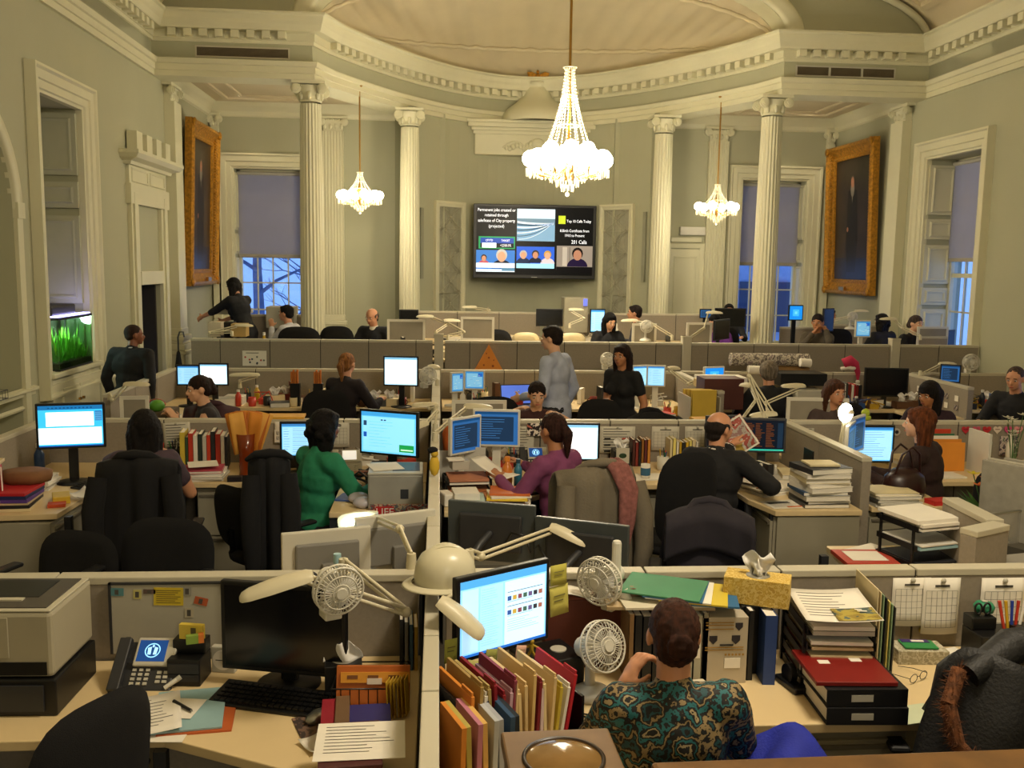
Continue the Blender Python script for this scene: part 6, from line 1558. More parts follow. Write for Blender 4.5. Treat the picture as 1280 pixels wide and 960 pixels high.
phone(-.66,6.78,.74,.1,'grey desk phone with pale display right of green-sweater woman',lit=False,body=GREYP)
monitor(-.33,6.30,.74,-.42,.44,.31,1.12,'large monitor with blue page beside the spine','social',seed=6)
mb=MB();r_=random.Random(5)
for i in range(9):mb.tube([(-.62+r_.uniform(0,.3),6.25+r_.uniform(0,.4),.75),(-.5+r_.uniform(-.1,.1),6.4+r_.uniform(-.1,.1),.80+r_.uniform(0,.05)),(-.38+r_.uniform(-.1,.1),6.3,.75)],.008,6)
tag(mb.build('headset_cables',BLACKP),'tangle of black headset and cables under the blue page monitor','cable')
desk([(-.66,5.68),(XS-.06,5.68),(XS-.06,6.45),(-.66,6.45)],'maple desk wing with printer beside green-sweater woman');cabinet(-.36,5.98,0,.5,.5,.69,'grey pedestal under the printer beside the spine')
# printer with papers, LIFE poster box
pb=empty('printer',(-.26,5.88,.741),.02,label='grey boxy printer with open top beside the spine',cat='printer')
MB().bx(-.17,.17,-.15,.17,0,.22).build('body',M('printer_grey','98958a',.45),pb,bevel=.01);MB().bx(-.17,.17,-.15,.17,.22,.235).build('top_rim',GREYP,pb,bevel=.004);MB().bx(-.02,.15,-.10,.15,.2352,.237).build('opening',DGREYP,pb)
MB().bx(.03,.08,-.1515,-.15,.07,.13).build('sticker',DGREYP,pb);paper(-.33,5.90,.979,.3,'white sheets lying on the boxy printer',w=.2,d=.22,lines=False)
lf=empty('poster_box',(-.24,5.60,.53),0,label='colourful poster with red title block below the boxy printer',cat='poster')
MB().bx(-.17,.19,-.01,.01,-.02,.28).build('poster',patternmat('poster_photo',['7c4a3a','a89478','5a5f60','8c2c24','b8a890','48525c'],26,kind='noise'),lf)
MB().bx(-.13,-.02,-.013,-.01,.20,.27).build('title_block',C('b8201c',.5),lf);text('LIFE',.065,PAPER,lf,(-.075,-.014,.235));MB().bx(-.14,.0,-.013,-.01,.10,.13).build('red_strip',C('b8201c',.5),lf)
tag(MB().bx(-.2,.2,-.16,.16,0,.44).build('storage_box',C('4a4640',.7),None,loc=(-.28,5.36,0)),'dark storage box on the floor below the poster','box')
for (x,y,a,l) in ((-.50,5.92,.3,'left crumpled plastic bag'),(-.46,5.80,.1,'nearer crumpled plastic bag')):
 o=MB().ball((0,0,.03),(.07,.06,.035),14).build('plastic_bag',M('plastic_film','b8b4bc',.25,var=.1),None,loc=(x,y,.742));tag(o,'%s on the desk under the lit lamp' % l,'bag');d_=o.modifiers.new('d','DISPLACE');tx=bpy.data.textures.new('crumple','CLOUDS');tx.noise_scale=.03;d_.texture=tx;d_.strength=.02
flat(-.52,6.02,.741,-.2,.24,.18,.01,C('3a5a9c',.5),'blue edged magazine under the plastic bags','magazine','magazine')
# spine-mounted lamp heads and stuff
q=atY(503,562,6.9)
task_lamp((XS,6.65,H1),(XS+.01,6.75,1.20),tuple(atY(531,531,6.5)),PI+.45,'ivory swing-arm lamp hanging left over the social page monitor',head_l=.18,tilt=.25)
task_lamp((XS,6.30,H1),tuple(atY(560,528,6.5)),tuple(atY(583,510,7.0)),-.12,'ivory swing-arm lamp with flat head right of the spine',head_l=.20)
o=MB().ball((0,0,0),(.03,.02,.06),10).ball((0,-.005,.07),(.022,.02,.022),10).build('plush_toy',C('c9a22c',.8),None,loc=(XS+.0,5.2,H1+.07));tag(o,'small yellow toy with black head hanging on the spine top','toy');MB().ball((-.01,-.005,.09),(.03,.022,.02),10).build('toy_hair',BLACKF,o)

# ---- centre: purple-top woman
desk([(XS+.06,7.15),(2.0,7.15),(2.0,6.38),(1.0,6.38),(.62,6.05),(.58,5.68),(XS+.06,5.68)],'maple corner desk of the purple-top woman')
cabinet(.30,5.98,0,.45,.5,.69,'grey pedestal under the teal and pink books');cabinet(1.50,6.75,0,.46,.55,.69,'grey two-drawer pedestal under the small book rows');cabinet(1.02,6.75,0,.46,.55,.69,'grey pedestal behind the grey coat')
wfr=WHITEP
monitor(.20,6.45,.74,.75,.30,.26,1.08,'narrow angled blue monitor, left of the white pair','dark',frame=wfr,seed=1);monitor(.42,6.62,.74,-.12,.34,.27,1.10,'blue screened monitor, right of the white pair','dark',frame=wfr,seed=2)
phone(.72,6.88,.74,0,'charcoal desk phone with lit blue emblem by purple-top woman')
ob(.96,6.93,.741,.10,.19,DGREYP,'dark upright frame with pale green panel beside the phone','display_frame','frame',rx=-.1);ob(.97,6.90,.80,.06,.11,C('a8b86a',.6),'pale green card in the dark upright frame','card','card',rx=-.1,th=.004)
monitor(.99,6.62,.74,-.05,.36,.28,1.0,'white screened monitor behind the ponytailed woman','white',seed=4)
for (px,w,h,l,g) in ((650,.22,.22,'pinned sheets with a dark photo above the desk phone',False),(690,.10,.12,'small pink photo pinned left of the ponytail',False),(725,.17,.20,'printed list pinned right of the ponytail',False),(772,.28,.21,'wide white chart with red and black bars pinned above the tissue box',False),(832,.22,.19,'printed table pinned above the short book row',True),(872,.20,.18,'printed calendar pinned behind the black office chair',True)):
 pinned(px,533,YBB-.045,w,h,l,C('c9c4b4',.8),grid=g)
p=atY(668,537,YBB-.07);o=MB().bx(-.055,.055,0,.001,-.05,.05).build('photo_print',patternmat('group_photo',['c06a5a','1c1418','e6dcd0','2a1c20'],18,kind='noise'),None,loc=(p.x,YBB-.066,p.z),rz=0);tag(o,'dark photo print with pink centre pinned over the sheets','photo')
mb=MB();pw=atY(772,545,YBB-.06)
for k,(u,c) in enumerate(((-.08,0),(.06,1))):
 for j in range(3 if k == 0 else 1):mb.bx(pw.x+u-.025,pw.x+u+.025,YBB-.0645,YBB-.0640,pw.z-.02-.05*j-.006,pw.z-.02-.05*j+.006,C('b84a32') if k else BLACKP)
tag(mb.build('chart_bars',None),'red and black bars printed on the wide white chart','chart')
tissue_box(1.40,6.98,.741,0,'black tissue cube with green mark between monitor and books',BLACKP,.13,.13,.13)
tg=empty('photo_cube',(1.40,6.905,.80),label='small white card with dark leaf picture below the tissue',cat='card');MB().bx(-.05,.05,-.003,0,-.02,.10).build('card',GREYP,tg);MB().ball((.0,-.004,.04),(.03,.002,.02),10).build('leaf_print',C('1c3a1c'),tg)
book_row(1.49,6.98,.741,0,['4a2018','7c2418','1c1c1c','8c5a1c','5a1c1c','c9822c'],'right of the tissue cube',h=.21,d=.14,seed=12,tmin=.018,tmax=.026)
book_row(1.78,6.98,.741,0,['d8caa0','e8d87a','e6e0d2','c9a227','202022','d8b030','e8d87a','dccba0','e6e0d2'],'of yellow books by black chair',h=.21,d=.14,seed=13,tmin=.018,tmax=.03)
mug(1.70,6.86,.741,'white mug with pens before the yellow books',r=.045,h=.10);pen_pot(1.70,6.86,.75,'bunch of pens standing in the white mug',m=WHITEP,r=.032,h=.095,seed=8)
flat(1.52,6.60,.741,.1,.34,.20,.008,PAPER,'white magazine with grey photo on desk left of black chair','magazine','magazine');c_=mug(1.50,6.56,.75,'paper coffee cup with blue wave pattern',m=PAPER,r=.034,h=.10,name='paper_cup',cat='cup',handle=False);MB().lathe([(.0345,.02),(.0355,.05),(.0352,.075)],24,rfun=lambda a,q:1.01).build('blue_band',C('3a6a8c',.6),c_)
# clutter by the spine: orange bottle, black trays, folders, calculator
t=empty('orange_bag',(.10,6.98,.741),label='orange and white plastic bag hanging at the spine corner',cat='bag');MB().lathe([(0,0),(.04,.0),(.05,.12),(.065,.26),(.03,.34),(0,.35)],14,rfun=lambda a,q:1+.15*math.sin(4*a+q*20)).build('bag',C('c8662c',.5),t);MB().tube([(.0,0,.33),(.04,0,.40),(.09,0,.38),(.10,0,.30)],.006,6).build('handle',PAPER,t)
bottle(.47,6.20,.741,'orange bottle on the purple-top woman desk','c8762c',.24,.036,'d8872c');bottle(.55,6.26,.741,'teal blue bottle right of the orange bottle','3a7a94',.21,.028,'2a4a5c')
letter_tray(.20,6.22,.741,.1,2,'black wire letter tray beside the spine',w=.30,d=.26,gap=.07,fill=('b8b4a8','b06a3c','e6e0d2','b87a5a'));flat(.15,6.26,.886,.2,.12,.10,.06,GREYP,'grey card box on top of the wire letter tray','card_box','box',bevel=.004);flat(.12,6.24,.948,.2,.11,.09,.012,PAPER,'white lid on the grey card box','lid','box',bevel=.003)
ob(.12,6.50,.741,.22,.22,C('b8b4a8',.6),'pale grey folder standing by the orange bag','folder','folder',rz=.1);ob(.24,6.52,.741,.20,.24,C('c4c0b4',.6),'pale card folder standing behind the wire tray','folder','folder',rz=-.1)
z=.741
for i,(c,l,h) in enumerate((('b8482c','brick red',.012),('8c94a8','blue-grey',.012),('b87850','terracotta',.014),('e8c83c','yellow',.010),('e6e0d2','white',.012),('c8682c','orange',.014))):
 flat(.42+.01*i,5.88+.02*(i % 3),z,.1*((-1)**i),.26,.22,h,C(c,.6),'%s folder in the pile at the desk corner by purple-top woman' % l,'folder','folder',bevel=.001);z += h+.001
flat(.20,5.83,.741,.0,.20,.24,.05,C('b0c4bc',.6),'teal-edged book stack at spine foot','book','book',bevel=.002);flat(.18,5.84,.792,.1,.16,.18,.045,PAPER,'white paper bundle on the teal-edged book','paper_sheaf','papers',bevel=.002);flat(.06,5.86,.741,.3,.07,.14,.08,PAPER,'white crumpled packet by the spine','packet','papers',bevel=.01)
for i,(c,l) in enumerate((('2c6a4a','green'),('e6e0d2','white'),('b5321c','red'),('d8c8a8','cream'))):book(.30+i*.022,5.60,.50,0,.018,.2,.25,c,'%s slim book standing below the desk corner by the spine' % l)
flat(.18,5.58,.50,0,.20,.20,.18,C('8fb8ac',.6),'teal archive box below the desk by the spine','archive_box','box',bevel=.003)
tag(MB().bx(-.2,.25,-.15,.15,0,.49).build('storage_box',C('6a6456',.7),None,loc=(.24,5.55,0)),'grey storage box on floor under teal archive box','box')
ca=empty('calculator',(.62,6.20,.741),.5,label='dark calculator-like desk pad with gold keys',cat='calculator');MB().bx(-.09,.09,-.11,.11,0,.02).build('case',C('2c2418',.5),ca,bevel=.003)
mb=MB()
for i in range(5):
 for j in range(4):mb.bx(-.07+j*.038,-.045+j*.038,-.09+i*.034,-.068+i*.034,.02,.026)
mb.build('keys',C('8c7a3c',.5),ca)
flat(.78,6.22,.741,-.4,.2,.22,.006,C('dcd08a',.7),'pale yellow sheet under the woman hand','paper','paper')
cc2=chair(.88,5.62,.25,'black office chair of the purple-top woman',back_w=.46,back_h=.5,back_z=.50)
coat=draped_coat(cc2,'beige-grey coat draped over the purple-top woman chair',M('coat_taupe','6e6452',.9,var=.1,bump=.3),w=.50,top=1.10,back=.85,front=.3,seed=4)
sf=empty('scarf',cc2.location.copy(),.25,label='chunky pink knitted scarf over the taupe coat',cat='scarf');mb=MB()
for k in range(3):mb.tube([(.06+.035*k,-.20,.95),(.05+.035*k,-.27,1.12),(.06+.03*k,-.36,1.10),(.10+.03*k,-.41,.98),(.09+.025*k,-.43,.80),(.08+.02*k,-.43,.66)],[.02,.03,.034,.03,.026,.015],10)
mb.build('knit',M('pink_knit','a86a62',.95,var=.25,scale=40,bump=1.0),sf)
cc3=chair(1.52,5.95,.20,'tall empty black office chair left of the suited man',back_w=.42,back_h=.62,back_z=.50)

# ---- right: suited man
desk([(1.95,7.15),(2.71,7.15),(2.71,5.66),(2.14,5.66),(2.06,5.95),(2.02,6.5)],'maple desk of the suited man with newspaper and tall stack')
cabinet(2.42,5.95,-PI/2,.5,.55,.69,'grey pedestal under the suited man desk corner')
tag(MB().bx(2.16,2.70,5.672,5.69,0,.70).build('desk_end_panel',CABM),'flat grey end panel below the tall paper stack','desk panel')
monitor(2.42,6.72,.74,-.12,.33,.26,1.03,'dark screened monitor with orange code text','code',frame=DGREYP,seed=9);monitor(2.14,6.84,.74,.1,.26,.26,1.03,'dark screened monitor hidden behind the held newspaper','code',frame=DGREYP,seed=10)
paper_stack(2.50,5.86,.741,.12,9,'the tall stack by the side partition',w=.30,d=.27,cols=('4a4a46','4a4a46','b8b4a8','2a4a6c','e6e0d2','e6e0d2','d8caa0','e6e0d2','26262a'),th=(.02,.036),seed=4);
flat(2.50,5.86,1.0,.0,.20,.16,.012,C('d8caa0'),'cream booklet on top of the tall stack','booklet','booklet')
paper_stack(2.26,6.18,.741,.3,3,'the loose pile right of the teal folder',w=.28,d=.26,cols=('e6e0d2','b8b4a8','e6e0d2'),th=(.008,.02),seed=6,jitter=.03);paper(2.20,6.25,.80,.6,'white printed sheet on the loose pile')
n_=paper(2.26,5.82,.7415,.15,'folded newspaper with dark headline on the suited man desk',w=.26,d=.20,name='newspaper',cat='newspaper');MB().bx(-.1,.05,.02,.06,.0014,.0024).build('headline_photo',DGREYP,n_);MB().bx(-.02,.09,-.08,-.06,.0014,.004).build('orange_strip',C('c8682c'),n_)
flat(1.95,6.30,.76,.4,.30,.2,.012,C('1c3438',.5),'dark teal folder in front of the suited man','folder','folder');
t_=mug(2.18,6.52,.741,'round dark bowl beneath the code monitor',m=BLACKP,r=.07,h=.07,name='bowl',cat='bowl',handle=False)
for i,(c,l) in enumerate((('8c7a3c','honey'),('6a5a44','brown'),('8c1c1c','red'),('b8b4a8','grey'))):bottle(2.30+i*.045,6.55-.02*i,.741,'%s small bottle under the code monitor' % l,c,.12,.018)
ob(2.62,6.35,.741,.16,.26,BLACKP,'black photo frame leaning on the side partition','picture_frame','frame',rz=PI/2,rx=.0);ob(2.61,6.33,.77,.08,.14,C('9a9a80'),'pale picture in the black frame by the partition','photo','photo',rz=PI/2,th=.004);cp=XS2-.045
for (y,z,w,h,l) in ((6.0,.92,.14,.07,'label strip pinned on the inner side partition'),(6.2,.90,.02,.1,'small orange hook on the side partition')):o=MB().bx(-.001,.001,-w/2,w/2,-h/2,h/2).build('label_strip',C('c4b8a0'),None,loc=(cp+.006,y,z));tag(o,l,'label');MB().bx(-.002,-.001,-w*.4,w*.4,-h*.1,h*.1).build('print',INK,o)
o=MB().ball((0,0,0),(.05,.05,.03),12).build('white_rag',PAPER,None,loc=(2.05,6.42,.78));tag(o,'crumpled white tissue on the suited man desk','tissue')
# row C lamps seen above the suited man
task_lamp((2.58,YBB,H1),(2.50,7.35,1.40),tuple(atY(967,519,7.25)),PI+.1,'swing-arm lamp with bright flat head above the held newspaper',lit=False,head_l=.20,tilt=.06)
task_lamp((2.72,7.4,.74),(2.85,7.9,1.10),tuple(atY(1003,484,8.2)),PI+.05,'swing-arm lamp with cream head right of the grey-haired person',head_l=.20)
ll=atY(1057,516,6.3);t=task_lamp((2.86,6.2,.741),(2.84,6.35,.98),tuple(ll),-.2,'round headed desk lamp switched on, shining at the camera',head_l=.05)
MB().ball(tuple(ll-Vector((2.86,6.2,.741))),(.05,.045,.068),18).build('lit_globe',EM('fff6dc',14),t)
# ---- right: brown-haired woman
desk([(XS2+.05,7.15),(6.0,7.15),(6.0,6.45),(3.5,6.45),(3.36,6.1),(3.34,5.74),(XS2+.05,5.74)],'maple corner desk of the brown-haired woman');cabinet(3.05,6.05,0,.48,.5,.69,'grey pedestal under the handbag and papers')
monitor(3.28,6.80,.74,-.02,.38,.29,.95,'black framed monitor with cyan page beside brown-haired woman','mail',seed=12)
monitor(2.97,6.44,.74,1.0,.34,.27,1.04,'slim white monitor angled away above the side partition','dark',frame=wfr,seed=3);monitor(3.08,6.60,.74,.8,.34,.27,1.06,'second slim white monitor angled behind the first','dark',frame=wfr,seed=4)
tag(MB().ball((0,0,.06),(.035,.03,.035),12).ball((0,0,.02),(.05,.03,.025),12).build('green_toy',C('a8b82c',.5),None,loc=(3.42,YBB,H1)),'small lime green toy figure on the partition top','toy')
hb=empty('handbag',(3.05,5.98,.741),.2,label='dark burgundy leather handbag with tall handles',cat='handbag');bgm=M('burgundy_leather','2a100e',.35,var=.2)
MB().lathe([(0,0),(.15,0),(.17,.05),(.15,.14),(.09,.19),(0,.19)],24,rfun=lambda a,q:1-.3*abs(math.sin(a))).build('body',bgm,hb)
for q in (-1,1):MB().tube([(-.10,q*.03,.16),(-.07,q*.05,.30),(0,q*.06,.35),(.07,q*.05,.30),(.10,q*.03,.16)],.008,8).build('handle',bgm,hb)
paper_stack(2.98,5.86,.741,.1,5,'the pile below the burgundy handbag',w=.3,d=.25,cols=('b8b4a8','e6e0d2','4a4a46','e6e0d2','d8caa0'),th=(.012,.026),seed=9)
hb.location=(3.16,6.02,.741);flat(3.30,5.82,.741,.2,.14,.10,.03,C('c8302c',.5),'small red card packet beside the handbag','packet','packet')
for i,(c,l,h) in enumerate((('d88a2c','orange',.22),('d88a2c','second orange',.24),('e6e0d2','white',.26),('2c6a4a','green',.27),('c0391b','red-edged',.30))):ob(3.86,6.80+i*.035,.741,.36-.02*i,h,C(c,.6),'%s folder standing behind the brown-haired woman' % l,'folder','folder',rx=-.05)
tag(MB().bx(-.01,.01,-.14,.14,0,.32).build('file_end',WHITEP,None,loc=(4.12,6.75,.741)),'white acrylic file end panel beside the orange folders','file end');flat(3.78,6.62,.741,.1,.26,.18,.012,PAPER,'white sheets under the orange folders','paper_sheaf','papers')
# heart garland
hg=atY(1205,535,YBB-.05)
for i,(c,l) in enumerate((('b82438','red'),('c8506a','rose'),('b8202c','second red'),('d8c8b8','cream'),('c84a7c','magenta'),('d88a94','pale pink'),('c03a4c','last red'))):
 q=atY(1207+i*13.2,537,YBB-.045);t=empty('paper_heart',(q.x,YBB-.046,q.z),.1*math.sin(i*2),label='%s paper heart in the garland on the partition' % l,cat='garland heart')
 n=20;hp=[(.0036*16*math.sin(a)**3*.62,.0036*.62*(13*math.cos(a)-5*math.cos(2*a)-2*math.cos(3*a)-math.cos(4*a))) for a in [2*PI*k/n for k in range(n)]]
 mb=MB();mb.add([(p[0],0,p[1]) for p in hp]+[(p[0],-.003,p[1]) for p in hp],[tuple(range(n-1,-1,-1)),tuple(range(n,2*n))]+[(k,(k+1) % n,n+(k+1) % n,n+k) for k in range(n)]);mb.build('heart',C(c,.6),t);MB().bx(-.018,.018,-.0042,-.003,.0,.005).build('print',C('6a1c28',.6),t)
for (px,py,r,l) in ((1121,540,.03,'round grey magnet left of the brown-haired woman'),(1180,547,.035,'pale ornament cluster pinned right of the brown hair')):p=atY(px,py,YBB-.045);o=MB().cone((0,0,0),(0,-.01,0),r,r,20).build('magnet',GREYP,None,loc=(p.x,YBB-.036,p.z));tag(o,l,'magnet');MB().cone((0,-.01,0),(0,-.012,0),r*.5,r*.5,14).build('centre',DGREYP,o)
pinned(1232,552,YBB-.045,.12,.12,'small cartoon-like grey drawing pinned below the hearts',GREYP);pinned(1262,545,YBB-.05,.16,.16,'photo collage pinned at far right below the hearts',patternmat('collage',['7c5a5a','3a3a44','b8a8a0','5a6a5a'],30,kind='noise'),lines=False)
cc4=chair(3.92,5.85,-1.0,'black office chair right of the brown-haired woman',back_w=.46,back_h=.52,back_z=.46)
# plastic covered newspapers, flowers, stacks at far right
desk([(2.80,4.9),(4.2,4.9),(4.2,3.66),(2.80,3.66)],'maple desk under the right edge newspaper piles')
letter_tray(2.56,4.66,.741,.25,3,'black letter trays full of printouts at right',w=.32,d=.30,gap=.10,fill=('e6e0d2','26262a','9fc4cc','e6e0d2','e6e0d2','e6e0d2'),seed=3)
flat(2.54,4.66,.98,.25,.28,.30,.022,PAPER,'thick white printout on top of the black letter trays','paper_sheaf','papers',bevel=.002)
f1=flat(2.26,4.66,.741,-.05,.28,.24,.022,C('b23a26',.5),'red folder on the maple desk corner','folder','folder',bevel=.002);flat(2.26,4.66,.764,-.05,.19,.16,.002,PAPER,'white sheet on the red folder','paper','paper');flat(2.36,4.78,.741,.5,.24,.2,.012,PAPER,'white papers behind the red folder','paper_sheaf','papers')
ac=empty('acrylic_stand',(2.92,4.50,.741),.3,label='clear acrylic display stand with chrome edge at right',cat='display stand');MB().bx(-.16,.16,-.004,.004,0,.30).build('panel',M('acrylic','a8a498',.08,var=.05,alpha=.45),ac);MB().tube([(-.16,0,0),(-.16,0,.30),(.16,0,.30),(.16,0,0)],.008,8).build('chrome_edge',METAL,ac)
for i in range(6):o=MB().bx(-.012,.012,-.13,.13,0,.40+.01*math.sin(i*2)).build('newspaper',M('newsprint_%d' % (i % 2),['8f8a7c','a39d8c'][i % 2],.9,var=.12,scale=20),None,loc=(2.98+i*.030,4.62,.87),rz=.5,bevel=.004);tag(o,'folded newspaper, %s of the upright bundle at right edge' % ORD[i],'newspaper')
paper_stack(2.92,4.25,.741,.15,5,'the low cream pile at the right edge',w=.36,d=.28,cols=('b8b4a8','dccba0','dccba0','c9b070','9a958a'),th=(.02,.036),seed=14)
tag(MB().bx(-.2,.2,-.16,.16,0,.128).build('storage_box',C('4a463c'),None,loc=(3.08,4.62,.741),rz=.5),'dark box under the upright newspapers at right edge','box')
def flower(x,y,z,label,cols,n=5,h=.2,seed=0,pot='8f8b78'):
 t=empty('flower_pot',(x,y,z),label=label,cat='flowers');r=random.Random(seed)
 MB().lathe([(0,0),(.05,0),(.06,.1),(.055,.1),(.045,.01),(0,.01)],18).build('pot',C(pot),t);gm=C('3f6a2c',.6)
 for k in range(n):
  a=r.uniform(0,6.28);e=Vector((.09*math.cos(a)*r.uniform(.4,1),.07*math.sin(a),h*r.uniform(.7,1.1)+.08));MB().tube([(0,0,.05),(e.x*.4,e.y*.4,e.z*.6),e],.003,5).build('stem',gm,t)
  mb=MB();c=cols[k % len(cols)]
  for j in range(6):
   b=2*PI*j/6;d=Vector((math.cos(b),math.sin(b),.35));s=.045
   sd=Vector((-math.sin(b),math.cos(b),0));mb.add([e,e+d*s*.55+sd*s*.28,e+d*s,e+d*s*.55-sd*s*.28],[(0,1,2,3),(3,2,1,0)])
  mb.build('petals',C(c,.6),t)
 for k in range(7):
  a=r.uniform(0,6.28);d=Vector((math.cos(a),math.sin(a),.7));s=Vector((-math.sin(a),math.cos(a),0))*.018;b0=Vector((0,0,.08));mb=MB();mb.add([b0,b0+d*.06+s,b0+d*.15,b0+d*.06-s],[(0,1,2,3),(3,2,1,0)]);mb.build('leaf',gm,t)
 return t
flower(3.10,5.0,.82,'yellow lily and orange blooms behind the angled end panel',['d8c82c','d8c82c','c8682c','d8722c'],6,.22,2)
flower(4.1,6.3,.741,'tall white blossoms in a pot at right edge',['d8d4c0','e0dcc8'],8,.40,5)
tag(MB().bx(-.2,.25,-.2,.2,0,.818).build('side_cabinet',CABM,None,loc=(3.08,5.06,0),bevel=.004),'grey side cabinet carrying the lily pot','cabinet')
# ================================================================ ROW C (between the second and third partitions)
desk([(XSL+.04,10.58),(XS-.06,10.58),(XS-.06,9.85),(XSL+.8,9.85),(XSL+.65,9.4),(XSL+.65,8.5),(XSL+.04,8.5)],'maple corner desk below the low partition at back left')
desk([(XS+.06,10.58),(XS2-.06,10.58),(XS2-.06,8.95),(2.1,8.95),(2.1,9.85),(XS+.06,9.85)],'maple desk behind the standing man and woman');desk([(XS2+.05,10.58),(XS3-.05,10.58),(XS3-.05,9.3),(5.0,9.3),(5.0,9.85),(XS2+.05,9.85)],'maple desk under the rolled plans and black television');desk([(XS3+.05,10.58),(6.75,10.58),(6.75,9.85),(XS3+.05,9.85)],'maple desk under the small fan at far right')
desk([(XSL+.04,7.28),(XS-.06,7.28),(XS-.06,7.75),(XSL+.04,7.75)],'maple desk of the woman in sleeveless top');desk([(XS+.06,7.28),(XS2-.05,7.28),(XS2-.05,7.8),(XS+.06,7.8)],'maple desk hidden behind the purple-top woman partition');desk([(XS2+.05,7.28),(XS3,7.28),(XS3,7.8),(XS2+.05,7.8)],'maple desk below the curly-haired woman')
CC=lambda px,py,w,h,Y:atY(px,py,Y)
def mon_at(px,py,wpx,hpx,Y,rz,label,kind,frame=BLACKP,zb=.74,seed=0,stand=True):
 q=atY(px,py,Y);k=Y/1175;return monitor(q.x,Y,zb,rz,wpx*k/max(.5,math.cos(rz)),hpx*k,q.z,label,kind,frame=frame,seed=seed,stand=stand)
mon_at(235,469,28,26,9.9,.05,'left monitor of the lit pair near the doorway','mail',seed=20);mon_at(267,468,36,28,9.8,.0,'right brighter monitor of the lit pair near the doorway','white',seed=21)
mon_at(501,464,44,38,9.9,-.15,'white lit monitor beside the blonde woman','white',seed=22)
mon_at(572,478,17,26,10.0,.5,'left monitor of the white pair left of the standing man','map',frame=WHITEP,seed=23);mon_at(593,475,26,25,10.1,-.1,'map screened monitor below the orange triangle','map',frame=WHITEP,seed=24)
mon_at(800,470,22,28,9.9,.35,'left blue monitor behind the standing woman arm','mail',frame=WHITEP,seed=25);mon_at(820,470,24,28,9.8,-.15,'right blue monitor beside the standing woman','mail',frame=WHITEP,seed=26)
mon_at(893,468,30,20,10.1,.35,'small white monitor left of the grey-haired person','desktop',frame=WHITEP,seed=27)
mon_at(1108,478,57,38,10.0,-.10,'large black switched-off television screen','off')
mon_at(1188,467,22,24,10.1,-.5,'small dark monitor beside the small fan at right','dark',seed=28)
q=atZ(655,500,.9);t=empty('laptop',(q.x-.0,9.9,.741),.2,label='open laptop with blue screen beside the standing man',cat='laptop');MB().bx(-.17,.17,-.12,.12,0,.018).build('base',DGREYP,t);mb=MB();mb.X=Matrix.Translation((0,.12,.018)) @ Matrix.Rotation(-.25,4,'X');mb.bx(-.17,.17,0,.01,0,.22);mb.build('lid',DGREYP,t);mb=MB();mb.X=Matrix.Translation((0,.12,.018)) @ Matrix.Rotation(-.25,4,'X');mb.quad((-.16,-.002,.012),(.16,-.002,.012),(.16,-.002,.21),(-.16,-.002,.21),EM('5a78d8',1));mb.build('screen',None,t)
def lampat(b,e,h,a,lab,**k):return task_lamp(b,e,h,a,lab,**k)
def V(px,py,Y):return tuple(atY(px,py,Y))
lampat(V(137,500,8.5),V(140,500,8.4),V(158,482,8.4),.0,'swing-arm lamp with pale head at the left partition end',head_l=.20)
lampat(V(300,485,10.3),V(300,476,10.2),V(322,470,10.2),PI,'swing-arm lamp over the clutter right of the lit pair',head_l=.3)
lampat((XS,7.5,H1),V(537,510,7.6),V(545,508,7.7),PI,'flat cream lamp head left over the spine behind the first lamp',head_l=.20)
lampat((XS+.01,9.2,H1),V(538,470,9.2),V(537,460,9.2),.3,'upright lamp joint stack on the spine by the white fan',head_l=.10)
lampat((XS2,9.5,H1),V(860,480,9.6),V(836,462,9.8),.5,'cream swing arm left of the grey-haired person',head_l=.14)
lampat(V(1150,470,10.3),V(1152,468,10.3),V(1176,456,10.3),0,'swing-arm lamp with white head above small dark monitor',head_l=.18)
lampat((2.35,7.5,.74),V(945,500,7.9),V(938,484,8.2),1.9,'raised lamp arm left of the grey-haired person chair',head_l=.12)
fan(-.10,9.0,1.19,.5,'white clip fan on the spine right of blonde woman monitor',.085,clip=True)
fan(atY(1211,458,YCC).x,YCC-.03,1.20,-.1,'small pale clip fan at far right before the tall partition',.095,clip=True)
fan(atY(758,452,YCC).x,YCC-.03,1.20,.2,'white clip fan half hidden behind the standing woman',.08,clip=True) 
# orange triangle
q=atY(611,447,YT-.06);t=empty('orange_triangle',(q.x,YT-.045,q.z-.15),label='orange foam triangle hung on the tall partition',cat='sign');s=.17;mb=MB();mb.add([(-s,0,0),(s,0,0),(0.0,0,.31),(-s,-.03,0),(s,-.03,0),(0.0,-.03,.31)],[(0,2,1),(3,4,5),(0,1,4,3),(1,2,5,4),(2,0,3,5)]);mb.build('foam_wedge',C('e08c34',.7),t)
mb=MB()
for (x,z,r) in ((-.06,.06,.012),(.05,.05,.015),(.0,.15,.012),(-.03,.2,.008),(.06,.12,.008)):mb.cone((x,-.0305,z),(x,-.0315,z),r,r,12)
mb.build('hole_marks',C('9a4c18'),t)
q=atY(318,448,YT-.05);t=empty('child_drawing',(q.x,YT-.04,q.z-.09),label='white drawing sheet with small figures on the tall partition',cat='paper');MB().bx(-.14,.14,-.002,0,0,.18).build('sheet',PAPER,t)
mb=MB();r_=random.Random(3)
for i in range(9):x,z=r_.uniform(-.11,.11),r_.uniform(.02,.12);mb.cone((x,-.0022,z),(x,-.0032,z),.012,.01,8,C(['b84a3c','2a3a4c','6a6a62'][i % 3]))
mb.bx(-.10,.05,-.0032,-.002,.150,.158,INK);mb.build('figures',None,t)
